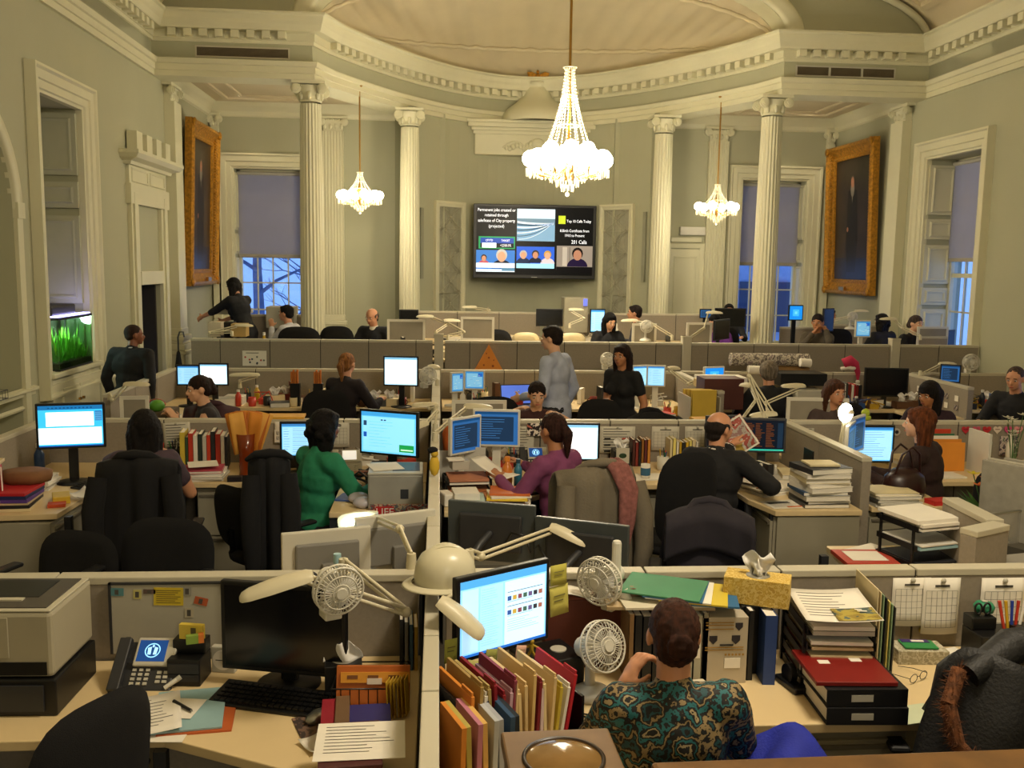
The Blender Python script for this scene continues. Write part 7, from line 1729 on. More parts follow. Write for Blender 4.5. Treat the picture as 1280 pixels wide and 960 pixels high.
# santa hat, small hanging items, rolled plans, white basket
q=atY(1062,457,YCC-.06);t=empty('santa_hat',(q.x,YCC-.05,q.z),label='pink and white santa hat hanging on the low partition',cat='hat');MB().tube([(-.07,0,.02),(0,-.03,.06),(.06,-.03,.02),(.10,-.02,-.08),(.11,-.01,-.17)],[.06,.065,.045,.03,.012],12).build('hat',C('b8284c',.8),t);MB().tube([(-.10,0,-.04),(-.03,-.04,-.02),(.03,-.05,-.03),(.07,-.03,-.01)],.022,10).build('fur_band',PAPER,t);MB().ball((.11,-.01,-.19),.025,12).build('pompom',PAPER,t)
for i,(px0,px1,py,r,c,l) in enumerate(((913,1010,449,.075,'patterned','long rolled plan in printed wrap on the low partition'),(935,1010,462,.05,'brown','brown cardboard roll under the printed plan roll'),(1000,1013,453,.05,'white','white paper roll at the right end of the plan rolls'),(935,970,462,.05,'white2','white roll lying before the brown cardboard roll'),(1000,1020,470,.035,'white3','short white roll below the black box'))):
 a=atY(px0,py,YCC+.1-.12*(i > 1));b=atY(px1,py+1,YCC+.1-.12*(i > 1));t=empty('paper_roll',a,label=l,cat='paper roll');m=patternmat('plan_wrap',['a8a090','6a5f5a','c4bba8','8a7a78'],20,kind='noise') if c == 'patterned' else C('8c6a3c') if c == 'brown' else PAPER
 MB().cone((0,0,0),b-a,r,r,18).build('roll',m,t);MB().cone((b-a)*1.0,(b-a)*1.0+Vector((.004,0,0)),r*.7,r*.7,14).build('core',GREYP,t)
def boxat(px,py,wpx,hpx,Y,d,m,l,nm,cat,rz=0,bev=.004):
 q=atY(px,py,Y);k=Y/1175;w,h=wpx*k,hpx*k;o=MB().bx(-w/2,w/2,0,d,-h/2,h/2).build(nm,m,None,loc=(q.x,Y,q.z),rz=rz,bevel=bev);return tag(o,l,cat)
q=atZ(985,480,.95)
boxat(1005,475,62,16,10.1,.35,BLACKP,'dark blue and black equipment case under the plan rolls','case','case');
boxat(1014,498,36,20,9.95,.4,GREYP,'grey boxy printer right of the grey-haired person','printer','printer')
boxat(905,493,52,40,9.0,.3,C('4a1c12',.5),'dark red wooden side below the yellow folders','wooden_side','cabinet')
boxat(893,482,34,10,9.2,.3,C('c9b07a',.7),'tan cardboard box on the round table','cardboard_box','box');boxat(888,486,12,8,9.15,.1,C('6a9a2c',.5),'green and black packet by the tan box','packet','packet');boxat(906,476,60,8,9.6,.3,PAPER,'white papers fanned above the tan box','paper_sheaf','papers')
book_row(atZ(1028,500,.74).x,10.1,.741,0,['e6e0d2','e6e0d2','4a4a46','7c2418','e6e0d2','b8202c','7c2418','202022'],'left of the black television',h=.26,d=.2,seed=21)
# yellow hanging folders
yx=XS2-.20
for i in range(9):o=MB().bx(-.12,.12,-.006,.006,0,.30-.004*i).build('hanging_folder',C(['c9a83c','d8bc50','b8963a'][i % 3],.7),None,loc=(yx-.02+.0*i,8.72+i*.045,.80),rz=.1);tag(o,'yellow hanging folder, %s from the camera in the side rack' % ['first','second','third','fourth','fifth','sixth','seventh','eighth','ninth'][i],'folder')
tag(MB().bx(-.15,.15,-.02,.42,0,.02).bx(-.15,-.14,-.02,.42,0,.26).bx(.14,.15,-.02,.42,0,.26).build('folder_rack',GREYP,None,loc=(yx-.02,8.70,.775)),'grey rack holding the yellow hanging folders','rack')
flat(2.28,7.60,.741,.0,.28,.24,.07,C('b89a80',.7),'tan folder bundle beside the black chair cloth','folder','folder',bevel=.003);flat(2.27,7.60,.812,.1,.26,.22,.05,C('a8907c',.7),'brown folder bundle beneath the yellow envelope','folder','folder',bevel=.003);flat(2.25,7.62,.99,.1,.24,.2,.02,C('d8a22c',.6),'bright yellow envelope on top of the brown bundle','envelope','envelope',bevel=.002);flat(2.26,7.60,.863,.05,.27,.23,.125,C('8c6a5c',.7),'stacked brown files under the bright envelope','file_stack','files',bevel=.004)
# clutter generators: small desk items scattered along the row, each its own thing
def clutter(seed,x0,x1,y0,y1,z,n,where,hmax=.22):
 r=random.Random(seed);k=(x1-x0)/n
 cols=['e6e0d2','202022','4a4a46','b8b4a8','dccba0','2a4f8c','7c2418','c9a227','e6e0d2','5a3a22','202022','c8402c']
 for i in range(n):
  x=x0+k*(i+.5);y=r.uniform(y0,y1);c=cols[r.randrange(12)];t_=r.randrange(8);nm='%s, %s' % (where,ORD[i] if i < len(ORD) else 'rightmost')
  if t_ == 0:mug(x,y,z,'%s mug %s' % (CN[c],nm),C(c,.4))
  elif t_ == 1:pen_pot(x,y,z,'%s pen pot %s' % (CN[c],nm),C(c,.4),seed=i)
  elif t_ == 2:paper_stack(x,y,z,r.uniform(-.3,.3),1,'%s' % nm,w=.2,d=.2,cols=(c,),th=(.03,.10),seed=i)
  elif t_ == 3:book(x,y,z,r.uniform(-.4,.4),r.uniform(.03,.06),.18,r.uniform(.16,hmax),c,'%s binder standing %s' % (CN[c],nm),name='binder',cat='binder')
  elif t_ == 5:paper_stack(x,y,z,r.uniform(-.5,.5),3,nm,w=.22,d=.26,cols=(c,'e6e0d2','dccba0'),th=(.008,.03),seed=i)
  elif t_ == 6:tissue_box(x,y,z,r.uniform(-.4,.4),'%s tissue box %s' % (CN[c],nm),C(c,.6),.2,.11,.08)
  elif t_ == 7:
   mb=MB();mb.tube([(r.uniform(-.12,.12),r.uniform(-.08,.08),.02+r.uniform(0,.12)) for _ in range(9)],.007,5);mb.bx(-.05,.05,-.04,.04,0,.06);tag(mb.build('cable_box',C(c,.5),None,loc=(x,y,z)),'%s box with tangled cable %s' % (CN[c],nm),'cable')
  else:bottle(x,y,z,'%s bottle %s' % (CN[c],nm),c,r.uniform(.14,hmax),.03)
clutter(3,-2.2,-1.3,10.05,10.4,.741,9,'on back left desk');clutter(5,-1.2,-.2,10.1,10.45,.741,6,'behind blonde woman');clutter(6,.3,.9,10.3,10.5,.741,4,'left of standing man');clutter(7,1.2,2.5,10.1,10.4,.741,9,'behind standing woman');clutter(8,5.65,6.6,10.0,10.4,.741,7,'on far right desk',.3);clutter(11,2.9,3.9,9.95,10.3,.741,6,'by grey-haired person');clutter(12,4.4,5.4,9.95,10.2,.741,6,'below the black television',.12)
clutter(13,-2.8,-2.5,8.7,9.3,.741,2,'beside the left lamp');clutter(14,-2.7,-.3,7.35,7.6,.741,9,'on sleeveless woman desk',.16);clutter(15,.2,.6,7.35,7.6,.741,3,'left of eating woman',.2);clutter(16,3.7,5.3,7.4,7.7,.741,6,'left of curly-haired woman',.12)
o=MB().ball((0,0,.05),(.07,.06,.055),14).build('green_fruit_bag',C('5a9a2c',.5),None,loc=(-2.52,8.60,.9));tag(o,'green round plant-like bag beside sleeveless woman','bag');o=MB().ball((0,0,.05),(.09,.07,.05),12).build('red_flowers',patternmat('red_petals',['9a2c1c','b8402c','6a1c12','4a5a2c'],60),None,loc=(-2.56,8.70,.90));tag(o,'red flower bunch behind the green bag','flowers');tag(MB().bx(-.15,.15,-.15,.2,0,.16).build('basket',C('5a4a34'),None,loc=(-2.55,8.68,.741)),'dark basket under the green bag and red flowers','basket')
for i,(x,l) in enumerate(((-1.50,'left'),(-1.26,'right'))):
 t=empty('envelope_tube',(x,10.0,.741),label='%s tall black tube of orange envelopes left of blonde woman' % l,cat='tube');MB().bx(-.05,.05,-.04,.04,0,.24).build('tube',BLACKP,t)
 for k in range(4):MB().bx(-.045+k*.02,-.03+k*.02,-.03,.03,.1,.36+.02*(k % 2)).build('envelope',C(['c8762c','b8641c'][k % 2],.7),t)
# low frames with photos on side partition right
cp=XS3-.045
for i in range(9):
 y=9.5+(i % 5)*.2;z=.92-(i//5)*.10;o=MB().bx(-.001,.001,-.035,.035,-.03,.03).build('photo_print',patternmat('collage',['7c5a5a','3a3a44','b8a8a0','5a6a5a'],30,kind='noise') if i % 2 else PAPER,None,loc=(cp+.006,y,z));tag(o,'small print on the right side partition, %s row, %s' % ('upper' if i < 5 else 'lower',ORD[i % 5].replace('left','camera').replace('mostfrom','most')),'photo')
pinned(1010,535,YBB-.045,.1,.1,'small dark print pinned behind the code monitors',GREYP,pin=False)
# side chairs in row C
clutter(41,-2.3,-.3,9.9,10.05,.741,14,'on front edge of back left desk',.2);clutter(42,.2,.9,9.9,10.2,.741,5,'below the map monitor');clutter(43,2.15,2.65,9.0,9.9,.741,4,'beside the yellow folders',.26);clutter(44,3.0,4.9,9.88,10.0,.741,9,'before the plan rolls',.2);clutter(45,5.7,6.6,9.9,10.0,.741,6,'before the small fan',.26);clutter(46,2.85,3.4,7.35,7.6,.741,4,'behind round lit lamp',.2);clutter(47,-2.55,-2.3,7.4,7.6,.741,2,'below the left frame');clutter(48,.3,.62,6.75,7.0,.741,3,'behind the white monitor pair',.2);clutter(49,2.1,2.6,6.35,6.5,.741,6,'before the code monitor',.1);clutter(50,3.6,3.85,6.95,7.1,.741,2,'left of orange folders');clutter(51,4.3,5.2,6.6,7.0,.741,6,'below the heart garland',.25);clutter(52,-.6,-.2,6.85,7.05,.741,3,'behind the blue page monitor',.2)
c1=chair(-1.95,8.45,0,'office chair with pink lining draped behind sleeveless woman',back_w=.46,back_h=.5,back_z=.48);draped_coat(c1,'dark coat with pink lining on chair behind sleeveless woman',C('3a1c24',.8),w=.46,top=1.02,back=.4,sleeves=False)
chair(-1.1,9.05,PI,'black office chair left of the blonde woman',back_w=.48,back_h=.52,back_z=.48);chair(1.42,7.95,PI-.1,'tall black office chair between standing man and woman',back_w=.42,back_h=.56,back_z=.52);c9=chair(1.95,7.9,PI+.2,'black chair with black cloth below the standing woman',back_w=.46,back_h=.46,back_z=.46);draped_coat(c9,'black cloth draped on the chair below the standing woman',BLACKF,w=.5,top=.96,back=.4,sleeves=False,seed=6)
chair(3.95,8.5,PI,'black office chair in front of the black television',back_w=.46,back_h=.5,back_z=.48);chair(.52,8.3,PI,'black office chair behind the eating woman',back_w=.5,back_h=.55,back_z=.50)
# glass-fronted low partition panels (row C, light frames)
def frame_panel(px0,px1,py0,Y,rz,lab,h=.45):
 a=atY(px0,py0,Y);k=Y/1175;w=(px1-px0)*k;t=empty('screen_panel',(a.x+w/2,Y,a.z-h),rz,label=lab,cat='screen panel')
 mb=MB();mb.sweep_rect((0,0,0),(1,0,0),(0,0,1),(0,-1,0),-w/2+.03,w/2-.03,.03,h-.03,[(0,-.01),(0,.01),(.03,.012),(.03,-.012),(0,-.01)]);mb.build('frame',WHITEP,t);MB().bx(-w/2+.03,w/2-.03,-.006,.006,.03,h-.03).build('panel',C('8f8879',.7),t);MB().bx(-w*.2,w*.15,.006,.02,h*.3,h*.7).build('mount',GREYP,t)
 for q in (-1,1):MB().bx(q*w*.3-.01,q*w*.3+.01,.0,.03,-.35,.1).build('support',GREYP,t)
frame_panel(565,634,500,7.9,0,'white framed screen back left of the eating woman');frame_panel(150,184,495,8.2,.1,'white framed screen back below the left lamp');frame_panel(985,1065,497,7.9,-.1,'white framed screen back right of the lamp arms')
# ================================================================ DAIS
ZDK=ZD+.74
desk([(-2.8,11.4),(6.7,11.4),(6.7,12.0),(-2.8,12.0)],'long worktop behind the tall partition',z=ZDK,z0=ZD,legs=[(-4.5,.2),(-2,.2),(0,.2),(2.5,.2),(4.5,.2)])
desk([(-.3,14.0),(4.4,14.0),(4.4,14.64),(-.3,14.64)],'worktop before the low partition under the wall screen',z=ZDK,z0=ZD)
for x0,x1,y0,y1,l in ((-.5,.2,12.85,13.3,'small worktop under the black box monitor right of bald man'),(.9,2.15,12.85,13.6,'worktop under the cyan monitor and black monitor'),(3.5,4.4,12.95,13.5,'worktop under the large black monitor on the dais'),(5.0,6.3,12.55,13.2,'worktop under the bright blue desktop monitor')):desk([(x0,y0),(x1,y0),(x1,y1),(x0,y1)],l,z=ZDK,z0=ZD)
def dm(*a,**k):return mon_at(*a,zb=ZDK,**k)
dm(687,397,34,22,13.2,.05,'black monitor below the wall screen','off');dm(747,401,20,30,12.9,.1,'portrait cyan monitor beside the woman in black','mail',seed=30);dm(882,392,15,12,14.3,-.1,'small grey screened monitor left of the large black one','dark');dm(913,397,40,24,13.0,-.05,'large black monitor behind the purple-shirted person','off');dm(995,391,20,20,13.1,.1,'bright blue desktop monitor on the dais','desktop');dm(511,394,24,14,12.9,0,'black box-like monitor right of the bald man','off')
dm(1079,411,22,22,12.0,.1,'white framed monitor right of the phoning woman','map',frame=WHITEP);dm(1182,425,34,26,12.1,.45,'black backed monitor left of woman on the phone','off');dm(1036,400,18,30,12.6,.5,'black monitor side right of the blue desktop','off');dm(903,412,32,26,12.0,.9,'angled monitor beside purple-shirted person','off')
def dpanel(px0,px1,py0,Y,rz,lab,h=.3):return frame_panel(px0,px1,py0,Y,rz,lab,h)
dpanel(484,531,399,11.9,0,'white framed screen back before the bald man');dpanel(576,618,396,11.9,-.1,'white framed screen back left of the black chair');dpanel(790,822,404,11.9,.1,'grey framed screen back right of woman in black');dpanel(858,892,403,12.0,.1,'framed screen back left of purple-shirted person');dpanel(1146,1190,408,12.0,.1,'cream framed screen back left of woman on the phone')
for (x,y,w,l) in ((.70,12.2,.5,'black chair back right of the framed screen'),(-1.75,12.3,.55,'left black chair back under the rear left window'),(-1.3,12.5,.45,'right black chair back beside the left column'),(3.95,13.0,.45,'black chair back beside the purple-shirted person'),(5.55,13.0,.5,'black chair back below the blue desktop')):chair(x,y,PI*0,l,z0=ZD,back_w=w,back_h=.52,back_z=.56,arms=False)
for px,l in ((657,'left cream moulded chair back above the tall partition'),(693,'middle cream moulded chair back behind the standing man head'),(715,'right cream moulded chair back above the tall partition')):
 q=atY(px,430,12.25);chair(q.x,12.5,0,l,z0=ZD,back_w=.38,back_h=.36,back_z=.66,arms=False,fab=C('c4b48c',.5),lean=.05)
for b,e,h,a,l in ((V(545,420,11.6),V(560,405,11.8),V(540,397,11.9),PI,'cream lamp cluster on the post right of the bald man'),(V(560,425,11.7),V(580,415,11.7),V(556,402,11.8),.3,'crossed lamp arm before the framed screen'),((V(610,394,14.7)[0],14.7,1.52),V(612,388,14.4),V(594,385,14.2),PI,'white lamp head on the back partition'),(V(712,410,12.6),V(730,398,12.7),V(712,388,12.8),.2,'lamp beside the black monitor below the wall screen'),(V(840,425,11.8),V(815,405,11.9),V(795,402,12),PI+.1,'lamp above the grey framed screen at centre right'),(V(858,430,11.8),V(880,410,11.9),V(885,392,12.2),.1,'lamp arm crossing before purple-shirted person'),(V(1150,425,11.8),V(1128,410,11.9),V(1118,400,12.0),PI,'lamp arm below the right portrait'),(V(290,420,11.7),V(262,416,11.7),V(296,408,11.8),0,'lamp arm in front of papers at the left end'),(V(1040,405,13),V(1062,396,13),V(1070,390,13.1),.2,'white lamp on dais below the right portrait')):lampat(b,e,h,a,l,head_l=.2)
for px,py,Y,r,l in ((808,408,11.85,.08,'white fan right of the grey framed screen'),(1065,396,13.0,.07,'small white fan below the right portrait')):q=atY(px,py,Y);fan(q.x,Y,q.z-r-.11,0,l,r)
clutter(31,-.6,.4,11.45,11.8,ZDK,8,'on dais right of bald man',.26);clutter(32,3.2,5.4,11.45,11.8,ZDK,16,'on dais along tall partition',.24);clutter(33,-2.7,-1.7,11.5,11.8,ZDK,6,'at left end of dais',.3);clutter(34,5.5,6.1,11.5,11.8,ZDK,4,'left of phoning woman',.26);clutter(35,0,4.2,14.1,14.5,ZDK,10,'before back partition',.4)
boxat(720,394,30,44,14.2,.4,C('a8a28c',.5),'tall cream copier below the wall screen','copier','copier',bev=.01);boxat(732,378,5,9,14.17,.06,EM('6a78e8',1),'small blue lit copier display','copier_display','display')
# window table at left
boxat(285,390,44,6,13.4,.5,GREYP,'grey shelf top under the woman reaching by the window','shelf','shelf');boxat(287,384,26,8,13.4,.3,PAPER,'white papers the reaching woman sorts','paper_sheaf','papers');boxat(350,397,34,26,13.3,.4,C('a39d8c'),'beige box beneath the rear left window','storage_box','box')
boxat(298,413,18,16,11.8,.2,C('b89a5c'),'tan and white carton at left end of dais','carton','box');boxat(268,412,16,18,11.8,.2,C('c4b8a0'),'pale folders with orange print at left end','folder_box','box');boxat(281,413,20,20,11.95,.2,BLACKP,'black case between cartons at left end of dais','case','case')
t=empty('umbrella',(-3.02,11.2,.0),label='black closed umbrella with hooked handle at the left end',cat='umbrella');MB().lathe([(.01,.55),(.05,.75),(.045,1.0),(.02,1.18),(.01,1.2)],12,rfun=lambda a,z:1+.15*math.sin(6*a)).build('canopy',BLACKF,t);MB().tube([(0,0,0),(0,0,1.36),(.02,0,1.42),(.06,0,1.42),(.07,0,1.36)],.010,8).build('handle',DGREYP,t)
# ================================================================ WALL SCREEN
tv=empty('wall_screen',(1.64,16.16,2.02),0,label='large black wall screen showing six video panels',cat='screen')
W_,H_=2.10,1.25
MB().bx(-W_/2,W_/2,0,.07,0,H_).build('bezel',BLACKP,tv,bevel=.008);MB().bx(-.3,.3,.07,.60,.3,.9).build('wall_bracket',DGREYP,tv)
S=lambda u,v:(-W_/2+.05+u*(W_-.10),-.002,.06+v*(H_-.10))
def sq(mb,u0,u1,v0,v1,col,s=1.0,y=0):a,b,c,d=S(u0,v0),S(u1,v0),S(u1,v1),S(u0,v1);mb.add([(p[0],p[1]-y,p[2]) for p in (a,b,c,d)],[(0,1,2,3)],EM(col,s))
mb=MB();sq(mb,0,1,0,1,'06070a',.4);mb.build('display',None,tv)
mb=MB();sq(mb,.02,.33,.38,.56,'2a9a5c',1,.001);sq(mb,.035,.32,.46,.54,'2448a8',1,.002);sq(mb,.035,.32,.395,.46,'0a0f1c',.5,.002);sq(mb,.05,.17,.395,.465,'f0f4f8',1.6,.003);mb.build('table_panel',None,tv)
mb=MB();sq(mb,.345,.67,.50,.97,'7fa8c8',.9,.001);sq(mb,.345,.67,.82,.97,'cfe2ee',1.1,.002);sq(mb,.345,.67,.74,.83,'6f8ea4',.8,.0025)
for k in range(7):
 n=14;pts=[]
 for i in range(n+1):
  a=i/n;u=.36+.30*a-(.02*k)*(1-a);v=.52+.045*k*(1-a*.5)+.26*a*a*(1-.11*k)+.0
  pts.append(S(min(.668,max(.347,u)),min(.80,v)))
 vs=[]
 for p in pts:vs += [(p[0],p[1]-.004,p[2]),(p[0],p[1]-.004,p[2]+.010+.004*k)]
 mb.add(vs,[(2*i,2*i+2,2*i+3,2*i+1) for i in range(n)],EM(['dfeaf2','3a5a74'][k % 2],.9))
mb.build('road_picture',None,tv)
def talk(u0,u1,v0,v1,bgc,heads):
 mb=MB();sq(mb,u0,u1,v0,v1,bgc,1,.001)
 for (u,v,s,hc_,body,hr) in heads:
  x,_,z=S(u0+(u1-u0)*u,v0+(v1-v0)*v);n=14
  mb.add([(x+s*2.1*math.cos(PI*i/n),-.005,z-s*2.4+s*1.7*math.sin(PI*i/n)) for i in range(n+1)],[tuple(range(n+1))],EM(body,.8))
  mb.add([(x+s*1.12*math.cos(2*PI*i/n),-.006,z+s*.25+s*1.2*math.sin(2*PI*i/n)) for i in range(n)],[tuple(range(n))],EM(hr,.8))
  mb.add([(x+s*.85*math.cos(2*PI*i/n),-.007,z-s*.1+s*1.05*math.sin(2*PI*i/n)) for i in range(n)],[tuple(range(n))],EM(hc_,1))
 return mb
mb=talk(0,.33,.04,.36,'3a78c8',[(.2,.62,.045,'c08a6a','c05a6a','3a2418'),(.66,.72,.085,'d0a080','141c30','c4c4c0')]);sq(mb,0,.33,.10,.17,'e8f0f4',1.2,.008);sq(mb,0,.33,.04,.08,'d8e4ee',1.1,.008);sq(mb,.22,.33,.055,.10,'5a88a8',1,.009);mb.build('studio_panel',None,tv)
mb=talk(.345,.67,.10,.42,'2a5cd0',[(.18,.6,.058,'c89878','22304c','b8b4ac'),(.5,.62,.056,'c08868','1c2238','3a302a'),(.82,.6,.058,'d0a080','d8d0d8','c89a3c')]);sq(mb,.345,.67,.10,.17,'9fdcec',1.1,.008);mb.build('panel_show',None,tv)
mb=talk(.69,1.0,.08,.44,'8c8278',[(.58,.64,.085,'a87860','1c0f34','140c0a')]);sq(mb,.69,1.0,.05,.13,'07060c',.4,.009);sq(mb,.74,.78,.14,.42,'b8b0a4',.8,.002);sq(mb,.80,.805,.14,.42,'5a544c',.8,.002);mb.build('interview_panel',None,tv)
mb=MB();sq(mb,.70,.76,.76,.88,'b8c82c',1.2,.001);mb.build('yellow_icon',None,tv)
tw=EM('f4f6fa',1.4)
for s_,sz,u,v in (('Permanent jobs created or',.074,.17,.945),('retained through',.074,.17,.87),('sale/lease of City property',.074,.17,.79),('(projected)',.074,.17,.71),('Top 10 Calls Today',.066,.875,.80),('8.Birth Certificate from',.066,.84,.66),('1910 to Present',.066,.84,.59),('201 Calls',.09,.88,.495),('CFYTD',.05,.11,.50),('TARGET',.05,.25,.50),('+2200.0%',.06,.25,.428)):
 p=S(u,v);text(s_,sz,tw,tv,(p[0],-.010,p[2]),name='screen_lettering',sx=.80)
MB().bx(-.05,.05,-.002,0,.018,.028).build('maker_mark',METAL,tv)
# ================================================================ PAINTINGS
def painting(X,y0,y1,z0,z1,s,label,fig):
 t=empty('portrait_painting',(X,(y0+y1)/2,z0),-PI/2 if s < 0 else PI/2,label=label,cat='painting');w,h=abs(y1-y0),z1-z0;fw=.24
 T=Matrix.Rotation(.035,4,'X')
 pr=[(-fw,.02),(-fw,.05),(-fw+.03,.06),(-fw+.06,.045),(-.09,.10),(-.06,.13),(-.03,.125),(0,.10),(0,0)]
 mb=MB();mb.X=T;mb.sweep_rect((0,-.03,0),(1,0,0),(0,0,1),(0,-1,0),-w/2,w/2,0,h,pr);mb.build('gilt_frame',GOLD,t)
 mb=MB();mb.X=T;r=random.Random(2)
 for k in range(56):
  z=h*(k+.5)/56
  for q in (-1,1):mb.ball((q*(w/2-.14),-.105,z),(.05,.02,.018),6)
 for q in (-1,1):
  for v in (.06,h-.06):mb.ball((q*(w/2-.06),-.15,v),(.07,.03,.07),10)
 mb.build('carved_leaves',GOLD,t)
 mb=MB();mb.X=T;a,b=w/2-fw+.01,h-fw+.01
 mb.bx(-a,a,-.05,-.03,fw-.01,b);mb.build('canvas',M('canvas_dark','2c2018',.35,var=.6,scale=2.2),t)
 mb=MB();mb.X=T;c=M('canvas_cloth','0c0a0a',.4,var=.2);f_=M('canvas_face','b0765a',.4,var=.2);wh=M('canvas_white','8c8274',.4)
 hz=fw+(b-fw)*.80;
 def disc(x,z,rx,rz_,m,y):mb.add([(x+rx*math.cos(2*PI*i/16),y,z+rz_*math.sin(2*PI*i/16)) for i in range(16)],[tuple(range(16))],m)
 mb.bx(-a,a,-.0505,-.0504,fw,fw+.35,M('canvas_floor','1c2234',.4,var=.4));disc(0,hz-.10,.07,.13,wh,-.052)
 mb.add([(-.16,-.0515,hz-.14),(-.20,-.0515,hz-.9),(-.16,-.0515,fw+.12),(.16,-.0515,fw+.12),(.22,-.0515,hz-.9),(.17,-.0515,hz-.14),(0,-.0515,hz-.06)],[tuple(range(7))],c)
 mb.add([(-.03,-.053,hz-.10),(0,-.053,hz-.34),(.035,-.053,hz-.10)],[(0,1,2)],wh);disc(0,hz,.058,.085,f_,-.054);disc(0,hz+.05,.062,.06,M('canvas_hair','5a5048',.4),-.0535);disc(-.15,hz-.75,.03,.04,f_,-.053)
 if fig:mb.build('painted_figure',None,t)
 MB().bx(-.10,.10,-.21,-.17,.06,.12).build('name_plate',BRASS,t,bevel=.004)
 return t
painting(XL+.01,14.15,15.85,1.87,4.29,1,'tall portrait in gilt frame on the left wall',True);painting(XR-.01,14.15,15.90,1.86,4.28,-1,'tall portrait in gilt frame on the right wall',True)
wb_=empty('wire_basket',(XL+.08,7.95,1.08),label='small wire basket with white cups on the left wall ledge',cat='basket');mb=MB()
for z in (0,.07):mb.tube([(-.05,-.2,z),(.06,-.2,z),(.06,.2,z),(-.05,.2,z),(-.05,-.2,z)],.004,5)
for k in range(9):mb.tube([(.06,-.2+.05*k,0),(.06,-.2+.05*k,.07)],.002,4)
mb.build('wire',DGREYP,wb_);MB().lathe([(0,.0),(.035,0),(.04,.06),(0,.06)],14).build('cups',PAPER,wb_)
# ================================================================ AQUARIUM
aq=empty('aquarium',(XL-.10,9.89,1.151),label='planted aquarium with lit hood in the left wall niche',cat='aquarium')
MB().bx(-.16,.17,-.44,.44,0,.02).build('base_frame',BLACKP,aq);MB().bx(-.15,.16,-.43,.43,.02,.07).build('gravel',M('dark_gravel','3a2a1c',.9,var=.5,scale=60),aq)
for a in ((-.16,-.155,-.44,.44),(.165,.17,-.44,.44)):MB().bx(*a,.02,.50).build('glass_pane',glassmat('tank_glass','d8ecd8',.06),aq)
for y in (-.44,.435):MB().bx(-.16,.17,y,y+.005,.02,.50).build('glass_pane',glassmat('tank_glass'),aq)
MB().bx(-.155,-.15,-.43,.43,.03,.5).build('back_film',C('0c1a14'),aq);MB().bx(-.16,.175,-.45,.45,.50,.525).build('rim',BLACKP,aq);MB().bx(-.14,.12,-.46,.16,.54,.64).build('hood',M('hood_brown','1c1714',.5),aq,bevel=.02);MB().bx(-.10,.15,-.40,.38,.527,.532).bx(.10,.172,-.40,.40,.532,.54).build('light_tube',EM('b8b4ff',4),aq)
gm=M('water_plant','6cb82c',.5,var=.35,scale=20);r_=random.Random(8);mb=MB()
for i in range(420):
 x,y=r_.uniform(-.13,.14),r_.uniform(-.41,.41);h=r_.uniform(.08,.36)*(1.0 if y < .05 else .7);a=r_.uniform(0,6.28);b=.06*r_.uniform(.3,1)
 p0=Vector((x,y,.06));p1=Vector((x+b*math.cos(a)*.5,y+b*math.sin(a),.06+h*.7));p2=Vector((x+b*math.cos(a),y+b*1.6*math.sin(a),.06+h));s=Vector((-math.sin(a),math.cos(a),0))*.012
 p1.x=min(.155,max(-.14,p1.x));p2.x=min(.155,max(-.14,p2.x));mb.add([p0,p1+s,p2,p1-s],[(0,1,2,3)])
o=mb.build('water_plants',gm,aq);o['kind']='stuff'
l=lamp('aquarium_light',(XL-.17,9.75,1.60),18,(.8,.85,1),.08);MB().cone((-.05,.3,.05),(-.05,.3,.5),.01,.01,8).build('filter_tube',BLACKP,aq)
